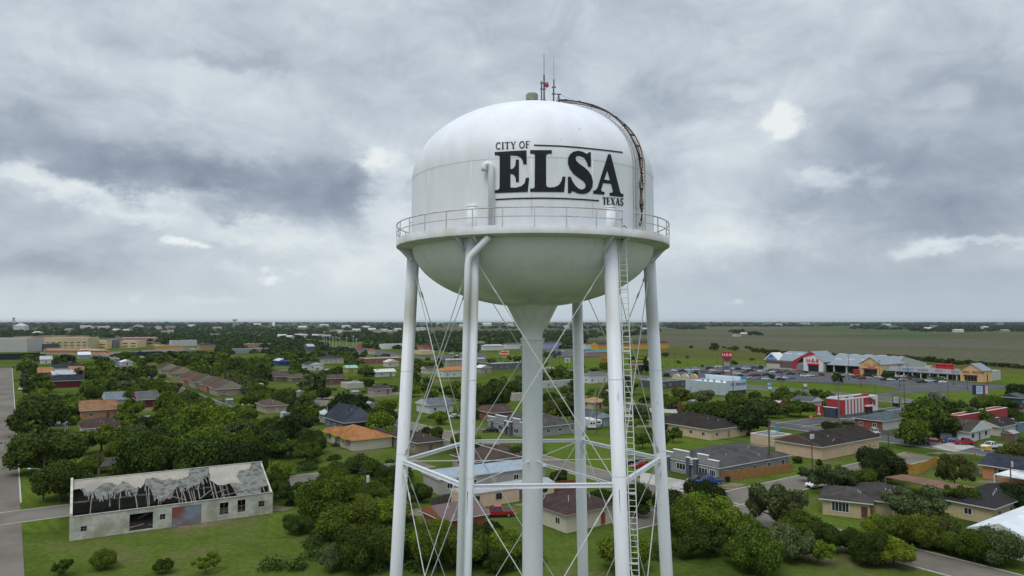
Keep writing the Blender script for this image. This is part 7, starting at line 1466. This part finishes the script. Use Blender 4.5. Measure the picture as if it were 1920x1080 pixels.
def build_tree(px, py, wpx, tone='m', kind='round', hf=1.0, lab=None, name='broadleaf_tree', grp='trees among the houses', pos=None):
    p = pos if pos is not None else G(px, py); rad = wpx / 2 * p.y / FPX * 1.0
    lod = 'near' if p.y < 175 else 'mid' if p.y < 330 else 'far'
    i = NT[0]; NT[0] += 1; rn = random.Random(i * 31 + 5)
    cm_, tm_ = proto(kind, lod, i % 3)
    lift = rad * ({'round': .16, 'broad': .30, 'open': .30}.get(kind, .12)); hf = hf * 1.12
    size = 'large' if rad > 5.2 else 'small' if rad < 2.6 else 'mid sized'
    T = thing(name, 'x', 'tree', p, rn.uniform(0, 6.28), grp); T['auto'] = lab or f'{size} {TW[tone]} {SW[kind]} tree'
    if lab: T['label'] = lab; del T['auto']
    c = TONE[tone]; j = rn.uniform(.85, 1.2); j2 = rn.uniform(.92, 1.1)
    o = link_mesh('crown', cm_, T, (0, 0, lift)); o.scale = (rad * rn.uniform(.86, 1.12), rad * rn.uniform(.86, 1.12), rad * hf); o.color = (c[0] * j * j2, c[1] * j, c[2] * j, 1)
    o = link_mesh('trunk', tm_, T, (0, 0, lift)); o.scale = (rad, rad, rad * hf * 1.0)
    return T
HAND = [(72, 815, 96, 'd', 'round', 1.1), (85, 885, 130, 'd', 'round', .95), (112, 940, 126, 'd', 'round', .95), (285, 905, 135, 'd', 'round', 1.15), (372, 912, 140, 'd', 'round', 1.1), (440, 918, 118, 'k', 'round', 1.2), (190, 850, 92, 'm', 'broad', 1.0), (225, 868, 70, 'b', 'round', 1), (180, 885, 60, 'm', 'round', .8),
 (140, 782, 60, 'b', 'round', 1), (245, 783, 52, 'b', 'broad', 1.2), (318, 780, 66, 'm', 'round', 1.1), (300, 745, 50, 'm', 'round', 1), (542, 845, 70, 'k', 'tall', 1.1), (505, 840, 46, 'd', 'tall', 1.0), (655, 793, 78, 'k', 'round', 1.15), (628, 792, 34, 'm', 'cone', .9), (585, 738, 56, 'g', 'round', 1.1), (712, 812, 68, 'b', 'round', 1.0), (740, 830, 50, 'b', 'round', 1),
 (574, 868, 66, 'm', 'broad', 1.2), (600, 972, 116, 'm', 'round', 1.1), (517, 935, 66, 'm', 'open', 1.4), (655, 1015, 110, 'm', 'round', 1), (700, 945, 70, 'm', 'broad', 1), (680, 905, 84, 'd', 'round', .95), (730, 985, 96, 'b', 'broad', 1), (745, 905, 60, 'm', 'round', 1.0), (790, 940, 50, 'd', 'round', 1.1), (560, 1000, 60, 'd', 'round', .9), (630, 900, 60, 'm', 'broad', 1),
 (828, 795, 40, 'b', 'round', 1), (800, 830, 44, 'k', 'round', 1), (925, 772, 76, 'd', 'broad', 1.4), (1036, 762, 40, 'd', 'round', 1.1), (1064, 790, 46, 'd', 'tall', .9), (1064, 742, 32, 'm', 'round', 1), (948, 872, 70, 'd', 'round', .8), (912, 862, 46, 'd', 'round', 1), (1050, 905, 44, 'd', 'round', .8), (1083, 795, 30, 'm', 'round', 1), (1150, 770, 40, 'm', 'round', 1.2), (1162, 750, 40, 'm', 'round', 1),
 (1306, 800, 70, 'd', 'round', 1.0), (1345, 806, 84, 'd', 'round', 1.0), (1406, 815, 88, 'k', 'round', .95), (1440, 783, 58, 'o', 'round', 1), (1384, 765, 50, 'm', 'round', .9), (1276, 762, 50, 'm', 'open', 1.2), (1320, 758, 46, 'g', 'round', .9), (1500, 782, 56, 'm', 'broad', 1), (1476, 778, 38, 'm', 'round', .9), (1528, 770, 20, 'd', 'round', .8), (1235, 850, 60, 'm', 'open', 1.1), (1262, 830, 40, 'm', 'open', 1.2), (1205, 842, 44, 'm', 'open', 1.2),
 (1455, 995, 116, 'g', 'open', 1.3), (1340, 1000, 112, 'b', 'round', 1), (1268, 985, 96, 'k', 'round', 1.05), (1320, 955, 90, 'k', 'round', .95), (1192, 968, 80, 'd', 'tall', .9), (1125, 955, 60, 'd', 'round', 1), (1400, 1010, 80, 'b', 'broad', 1), (1505, 1015, 90, 'm', 'round', .9), (1560, 928, 88, 'g', 'open', 1.1), (1652, 905, 92, 'k', 'round', 1.15), (1604, 922, 70, 'm', 'round', 1), (1515, 905, 50, 'g', 'open', 1.0), (1790, 916, 74, 'o', 'open', 1.4),
 (1712, 985, 118, 'g', 'open', 1.05), (1800, 965, 90, 'm', 'open', 1.0), (1770, 1000, 80, 'b', 'broad', .8), (1740, 800, 84, 'm', 'round', 1.0), (1708, 835, 74, 'm', 'round', 1.1), (1762, 822, 74, 'd', 'round', 1.1), (1790, 800, 80, 'd', 'round', 1.0), (1828, 805, 60, 'm', 'round', 1.1), (1700, 800, 46, 'b', 'round', 1), (1758, 755, 36, 's', 'round', 1.0), (1858, 772, 54, 'b', 'round', .95), (1832, 770, 40, 'd', 'round', 1), (1895, 775, 36, 'd', 'tall', .8),
 (1912, 755, 54, 'k', 'round', 1.1), (1906, 876, 74, 'o', 'round', 1.0), (1912, 965, 82, 'k', 'round', 1.05), (1916, 806, 44, 'd', 'round', 1), (1880, 885, 46, 'd', 'broad', 1), (1660, 782, 30, 'd', 'round', .6), (1562, 812, 40, 'k', 'round', .8), (1536, 880, 26, 'd', 'cone', .7), (1495, 868, 22, 'd', 'round', .9), (1580, 816, 26, 'd', 'round', .7), (1636, 958, 22, 'k', 'round', .9), (1868, 968, 40, 'b', 'broad', .6),
 (1250, 707, 13, 'd', 'round', 1), (1305, 704, 13, 'd', 'round', 1.1), (1447, 710, 13, 'd', 'round', 1), (1427, 692, 11, 'd', 'round', 1), (1329, 694, 11, 'o', 'round', 1), (1317, 688, 7, 'd', 'round', 1), (1377, 684, 13, 'd', 'round', 1), (1625, 708, 17, 'd', 'round', .9), (1665, 712, 26, 'd', 'broad', 1.5), (1762, 715, 15, 'b', 'round', .9), (1597, 700, 8, 'd', 'round', 1), (1772, 690, 20, 'd', 'round', .8),
 (1247, 669, 14, 'd', 'round', 1), (1288, 672, 8, 'o', 'round', 1), (1272, 682, 10, 'o', 'round', 1), (1296, 653, 9, 'd', 'round', 1), (1340, 657, 21, 'd', 'broad', 1.6), (1378, 658, 18, 'o', 'broad', 1.2), (1410, 676, 12, 'o', 'broad', .8), (46, 712, 16, 'g', 'open', 1.6), (60, 720, 26, 'm', 'round', 1), (76, 718, 32, 'm', 'round', 1), (112, 722, 30, 'm', 'round', 1.1), (86, 735, 34, 'b', 'round', 1), (55, 740, 30, 'd', 'round', 1), (148, 712, 16, 'g', 'open', 1.4),
 (125, 684, 32, 'k', 'round', 1), (192, 702, 44, 'm', 'broad', 1.2), (172, 706, 34, 'b', 'round', 1), (212, 712, 36, 'm', 'round', 1), (236, 708, 34, 'd', 'round', 1), (268, 695, 18, 'd', 'round', 1), (286, 697, 20, 'd', 'round', 1), (304, 712, 18, 'd', 'round', .9), (336, 726, 14, 'd', 'round', .9), (350, 704, 30, 'b', 'round', 1), (380, 712, 30, 'd', 'round', 1), (320, 688, 30, 'm', 'broad', 1), (1440, 668, 10, 'd', 'round', 1)]
for h_ in HAND: tree(*h_)
tree(535, 915, 26, 'x', 'tall', 1.5, 'slim grey dead leafed tree rising from the brush right of the warehouse')
# planted hedgerow of trees behind the supermarket and the plaza
n_ = 0
for (x0, y0, x1, y1, k_) in ((1414, 661, 1508, 669, 10), (1522, 668, 1560, 669, 4), (1575, 671, 1636, 675, 6), (1670, 672, 1698, 674, 3), (1704, 675, 1800, 684, 12), (1806, 683, 1935, 693, 13)):
    for i in range(k_):
        f = i / max(1, k_ - 1); tree(x0 + (x1 - x0) * f, y0 + (y1 - y0) * f, rw.uniform(13, 18), rw.choice('ddkm'), 'round', rw.uniform(.8, 1.1), grp='trees of the hedgerow behind the plaza')
# palms
def palm_proto():
    rn = np.random.default_rng(9); mb = MB()
    for i in range(46):
        a_ = rn.uniform(0, 2 * math.pi); el_ = rn.uniform(-.9, 1.3); ln_ = rn.uniform(1.3, 1.9); d = Vector((math.cos(a_) * math.cos(el_), math.sin(a_) * math.cos(el_), math.sin(el_))); sd_ = Vector((-math.sin(a_), math.cos(a_), 0))
        p0 = Vector((0, 0, 0)); p1 = d * ln_ * .5; p2 = d * ln_ * .85 - Vector((0, 0, .25)); p3 = d * ln_ - Vector((0, 0, .6))
        for s_ in (-1, 0, 1):
            w_ = .22; o_ = sd_ * s_ * .22
            mb.add([p1 * .6, p1 + o_ - sd_ * w_ * .5, p2 + o_ * 1.8 - sd_ * w_ * .5, p3 + o_ * 2.2, p2 + o_ * 1.8 + sd_ * w_ * .5, p1 + o_ + sd_ * w_ * .5], [(0, 1, 2, 3, 4, 5)])
    c = mb.mesh('crown', LEAF); mb = MB(); mb.tube([(0, 0, 0), (.02, 0, .5), (0, .01, 1)], [.022, .014, .012], 8); tm_ = mb.mesh('trunk', M((.17, .15, .125), .9, .25, 4))
    mb = MB(); mb.lathe([(.25, -.2), (.5, -.7), (.32, -1.6), (.12, -1.9)], 9); return c, tm_, mb.mesh('dead_skirt', M((.15, .125, .085), .95, .3, 3))
PC, PT, PS = palm_proto()
for (x, y, h_, s_, lb) in [(1574, 794, 15.5, 1.25, 'tall fan palm in front of the striped restaurant'), (1569, 772, 13.5, 1.1, 'second fan palm just behind the tall one at the striped restaurant'), (955, 699, 10, 1.1, 'x'), (966, 705, 11, 1.2, 'x'), (974, 705, 11, 1.2, 'x'), (1023, 684, 9, 1.2, 'x'), (1029, 690, 10, 1.2, 'x'), (1036, 684, 9, 1.2, 'x'), (1042, 692, 10, 1.2, 'x'), (1049, 684, 9, 1.2, 'x'), (146, 721, 7.5, 1.5, 'x'), (572, 724, 8, 1.4, 'x'), (1092, 705, 7, 1.2, 'x'), (320, 648, 6, 1.6, 'x'), (336, 648, 6, 1.6, 'x')]:
    p = G(x, y); T = thing('palm_tree', lb, 'palm tree', p, x % 6, 'fan palms'); 
    if lb == 'x': T['auto'] = 'fan palm'
    o = link_mesh('trunk', PT, T); o.scale = (12 if h_ > 9 else 14, 12 if h_ > 9 else 14, h_); o = link_mesh('crown', PC, T, (0, 0, h_)); o.scale = (s_,) * 3; o.color = (.055, .078, .025, 1); o = link_mesh('dead_skirt', PS, T, (0, 0, h_)); o.scale = (s_ * .8,) * 3
# random neighbourhood trees filling the yards
def inside(q, poly):
    c = False; n = len(poly); j = n - 1
    for i in range(n):
        if (poly[i][1] > q[1]) != (poly[j][1] > q[1]) and q[0] < (poly[j][0] - poly[i][0]) * (q[1] - poly[i][1]) / (poly[j][1] - poly[i][1]) + poly[i][0]: c = not c
        j = i
    return c
LG = [[(G(*q).x, G(*q).y) for q in P] for P in LAWNS]
TWR = [(TX + 9.6 * math.cos(a_ * .5), TY + 9.6 * math.sin(a_ * .5)) for a_ in range(13)]
def blocked(x, y, w, p, hgt=.95, slack=.30):
    rad = w / 2 * p.y / FPX
    for poly in ROADS + LG + [TWR]:
        if inside((p.x, p.y), poly): return True
    for poly in FOOT:
        if inside((p.x, p.y), poly): return True
        cx, cy = sum(q[0] for q in poly) / len(poly), sum(q[1] for q in poly) / len(poly)
        if math.hypot(cx - p.x, cy - p.y) < rad * .5 + 3: return True
    bx = (x - w / 2, y - w * hgt, x + w / 2, y)
    for k_ in KEEP:
        if p.y < k_[4] + 4:
            ox = min(bx[2], k_[2]) - max(bx[0], k_[0]); oy = min(bx[3], k_[3]) - max(bx[1], k_[1])
            if ox > 0 and oy > 0 and ox * oy > slack * .35 * min((k_[2] - k_[0]) * (k_[3] - k_[1]), w * w): return True
    return False
rt = random.Random(99)
REG = [(45, 664, 735, 700, 190, 3.0, 5.8), (235, 700, 735, 770, 160, 3.4, 6.6), (235, 765, 735, 860, 60, 3.4, 6.0), (740, 690, 1240, 745, 60, 2.8, 5.2), (770, 745, 1240, 850, 26, 2.4, 4.6), (1240, 742, 1560, 775, 16, 2.6, 4.4), (1690, 780, 1925, 830, 10, 2.6, 4.2), (50, 700, 235, 800, 60, 2.8, 5.0), (520, 860, 760, 1010, 14, 2.6, 4.4), (760, 668, 1100, 690, 24, 2.6, 4.6), (620, 1000, 1900, 1075, 26, 2.6, 4.2), (60, 1065, 560, 1090, 4, 1.5, 2.2), (1480, 1000, 1900, 1060, 8, 2.5, 4), (1238, 652, 1420, 690, 5, 2, 4)]
for (x0, y0, x1, y1, cnt, r0, r1) in REG:
    got = 0; tries = 0
    while got < cnt and tries < cnt * 40:
        tries += 1; x, y = rt.uniform(x0, x1), rt.uniform(y0, y1); p = G(x, y); rad = rt.uniform(r0, r1); w = 2 * rad * FPX / p.y
        if any(math.hypot((x - q[0]), (y - q[1]) * 2.2) < .40 * (w + q[2]) / 2 for q in TREES): continue
        if blocked(x, y, w, p): continue
        tree(x, y, w, rt.choice('ddmmmmmbbobgdk'), rt.choice(['round', 'round', 'round', 'broad', 'broad', 'open']), rt.uniform(.9, 1.25)); got += 1
SPEC.sort(key=lambda q: -q[0]); IND = sorted(SPEC[:292], key=lambda q: q[3]); REST = SPEC[292:]
for q in IND: build_tree(*q[1], **q[2])
def flat_leaf(c):
    m = LEAF.copy(); nd = [n for n in m.node_tree.nodes if n.type == 'OBJECT_INFO'][0]; rg = m.node_tree.nodes.new('ShaderNodeRGB'); rg.outputs[0].default_value = (*c, 1)
    for l in list(nd.outputs['Color'].links): m.node_tree.links.new(rg.outputs[0], l.to_socket)
    return m
tones = list('dkmbgo'); cs, ns, szs, mi_ = [], [], [], []; rng = np.random.default_rng(31)
for w_, a_, k_, _ in REST:
    p = G(a_[0], a_[1]); rad = a_[2] / 2 * p.y / FPX; kd = a_[4]; hf = a_[5] * 1.12; n_ = int(np.clip(a_[2] * 26, 120, 600)); q, nn, _c = crown_points(rng, n_, kd)
    cs.append(np.array(p) + (q * np.array([1, 1, hf]) + np.array([0, 0, .14])) * rad); ns.append(nn); szs.append(np.full(len(q), rad * .105 * (650 / n_) ** .5) * rng.uniform(.7, 1.3, len(q))); mi_.append(np.full(len(q), tones.index(a_[3]) if a_[3] in tones else 2, dtype=np.int32))
me = quads_mesh('background_trees', np.concatenate(cs), np.concatenate(ns), np.concatenate(szs), flat_leaf(TONE[tones[0]]))
for t_ in tones[1:]: me.materials.append(flat_leaf(TONE[t_]))
me.polygons.foreach_set('material_index', np.concatenate(mi_)); o = link_mesh('background_trees', me); o['kind'] = 'stuff'
print('trees', len(IND), 'rest', len(REST))
# ---------------------------------------------------------------- far woodland, reads as one mass
def wood(name, regs, seed, leaf_n, label_tone, sizes):
    rng = np.random.default_rng(seed); P_ = []; N_2 = []; S_ = []
    for (x0, y0, x1, y1, cnt) in regs:
        k_ = 0; tr_ = 0
        while k_ < cnt and tr_ < cnt * 12:
            tr_ += 1
            x, y = rng.uniform(x0, x1), rng.uniform(y0, y1); p = G(x, y); rad = rng.uniform(*sizes) * (1 + max(0, p.y - 1500) / 3500)
            if blocked(x, y, 2 * rad * FPX / p.y, p, .8, .5): continue
            k_ += 1; d = rng.normal(size=(leaf_n, 3)); d[:, 2] = np.abs(d[:, 2]); d /= np.linalg.norm(d, axis=1)[:, None]
            P_.append(np.array(p) + d * np.array([rad, rad, rad * .95]) * rng.uniform(.75, 1.08, (leaf_n, 1))); N_2.append(d + rng.normal(size=d.shape) * .35); S_.append(np.full(leaf_n, rad * .33) * rng.uniform(.7, 1.25, leaf_n))
    me = quads_mesh(name, np.concatenate(P_), np.concatenate(N_2), np.concatenate(S_), LEAF); o = link_mesh(name, me); o.color = (*label_tone, 1); o['kind'] = 'stuff'; return o
FR = [(0, 613, 760, 622, 420), (0, 620, 760, 634, 640), (0, 632, 60, 648, 40), (260, 632, 760, 646, 330), (400, 644, 760, 664, 300), (740, 622, 1120, 634, 380), (740, 633, 1100, 648, 260), (760, 648, 1080, 660, 90), (300, 655, 620, 672, 120), (1080, 624, 1180, 634, 50)]
wood('far_woodland', FR, 5, 46, (.034, .058, .017), (3.4, 6.2))
wood('far_woodland', [(a_, b_, c_, d_, int(n * .45)) for a_, b_, c_, d_, n in FR], 6, 46, (.056, .086, .022), (3.0, 5.6))
HR = [(0, 606.5, 760, 609.5, 260), (0, 609, 500, 613.5, 330), (620, 610.5, 780, 612.5, 60), (760, 612, 830, 614, 30), (900, 613, 1240, 617, 120), (1240, 611, 1500, 612.6, 150), (1252, 613.5, 1320, 617, 40), (1368, 621, 1396, 627, 16), (1390, 626, 1428, 629, 14), (1560, 607.5, 1920, 611, 460), (1590, 612, 1665, 617, 60), (1690, 608.5, 1920, 614, 420), (1705, 613, 1920, 622, 330), (1180, 625, 1210, 630, 12), (1240, 606.5, 1920, 608.4, 330), (1270, 615, 1320, 618, 20), (1640, 617, 1700, 618, 12), (760, 608, 1240, 610, 120), (1120, 618, 1235, 625, 26), (1440, 611, 1560, 612.2, 40)]
wood('far_tree_line', HR, 7, 30, (.030, .048, .022), (4.2, 7.5))
# low brush between the warehouse and the tower
BRS = [(520, 880, 750, 1000, 46), (440, 770, 520, 840, 14), (60, 780, 130, 800, 6), (500, 960, 1000, 1070, 50), (1230, 930, 1500, 1060, 30), (230, 800, 500, 860, 30), (560, 800, 740, 900, 30), (235, 700, 735, 860, 220), (50, 700, 235, 800, 70), (750, 700, 1240, 860, 60), (1240, 740, 1560, 780, 24), (1690, 780, 1920, 830, 16)]
rng = np.random.default_rng(12); P_ = []; N_2 = []; S_ = []
for (x0, y0, x1, y1, cnt) in BRS:
    for _ in range(cnt):
        x, y = rng.uniform(x0, x1), rng.uniform(y0, y1); p = G(x, y); rad = rng.uniform(1.0, 2.3)
        if blocked(x, y, 2 * rad * FPX / p.y, p, .8, .3): continue
        d = rng.normal(size=(420, 3)); d[:, 2] = np.abs(d[:, 2]); d /= np.linalg.norm(d, axis=1)[:, None]; P_.append(np.array(p) + d * np.array([rad, rad, rad * .8]) * rng.uniform(.4, 1.1, (420, 1))); N_2.append(d + rng.normal(size=d.shape) * .6); S_.append(rng.uniform(.07, .17, 420))
me = quads_mesh('brush', np.concatenate(P_), np.concatenate(N_2), np.concatenate(S_), LEAF); o = link_mesh('brush', me); o.color = (.052, .088, .02, 1); o['kind'] = 'stuff'

# ---------------------------------------------------------------- haze
hb = MB(); hb.box(-34000, -420, -1.0, 34000, 33000, 66); ho = obj('haze', hb, None); ho.data.materials.clear()
hm = bpy.data.materials.new('haze'); hm.use_nodes = True; t = hm.node_tree; t.nodes.clear(); o_ = t.nodes.new('ShaderNodeOutputMaterial'); v_ = t.nodes.new('ShaderNodeVolumePrincipled')
v_.inputs['Color'].default_value = (.80, .88, .95, 1); v_.inputs['Density'].default_value = 2.6e-5; t.links.new(v_.outputs[0], o_.inputs['Volume']); ho.data.materials.append(hm); ho['kind'] = 'stuff'

# ---------------------------------------------------------------- labels for the many: what it is, which landmark it stands by, and its place in that set
ORD = ['first', 'second', 'third', 'fourth', 'fifth', 'sixth', 'seventh', 'eighth', 'ninth', 'tenth', 'eleventh', 'twelfth', 'thirteenth', 'fourteenth', 'fifteenth', 'sixteenth']
MARKS += [('the derelict white warehouse', 300, 930), ('the grain elevator', 25, 606), ('the distant standpipe', 513, 610), ('the distant water tower', 440, 606), ('the riser pipe', 997, 640), ('the left tower leg', 755, 640), ('the right tower leg', 1238, 640), ('the stadium poles', 630, 642), ('the left street', 30, 740)]
for i in range(5): pass
bpy.context.view_layer.update()
sets = {}
for o in list(C.objects):
    if 'auto' not in o: continue
    x, y = PX(o.location); best = min(MARKS, key=lambda m: math.hypot(m[1] - x, (m[2] - y) * 2.2)); dx, dy = x - best[1], y - best[2]
    if abs(dx) > abs(dy) * 1.6 + 3: rel = 'left of' if dx < 0 else 'right of'
    else: rel = 'below' if dy > 0 else 'above'
    sets.setdefault((o['auto'], rel, best[0]), []).append((x, y, o))
for (w_, rel, mk), L_ in sets.items():
    L_.sort(key=lambda q: q[0]); n = len(L_)
    for i, (x, y, o) in enumerate(L_):
        if n == 1: s = f'{w_} {rel} {mk}'
        elif n == 2: s = f'{("left", "right")[i]} one of two: {w_} {rel} {mk}'
        elif i == 0: s = f'leftmost {w_} {rel} {mk}'
        elif i == n - 1: s = f'rightmost {w_} {rel} {mk}'
        else: s = f'{ORD[i] if i < 16 else str(i + 1) + "th"} {w_} from the left {rel} {mk}'
        wd = s.split()
        if len(wd) > 16: s = s.replace('mid sized ', '').replace(' one of two:', '')
        o['label'] = s; del o['auto']
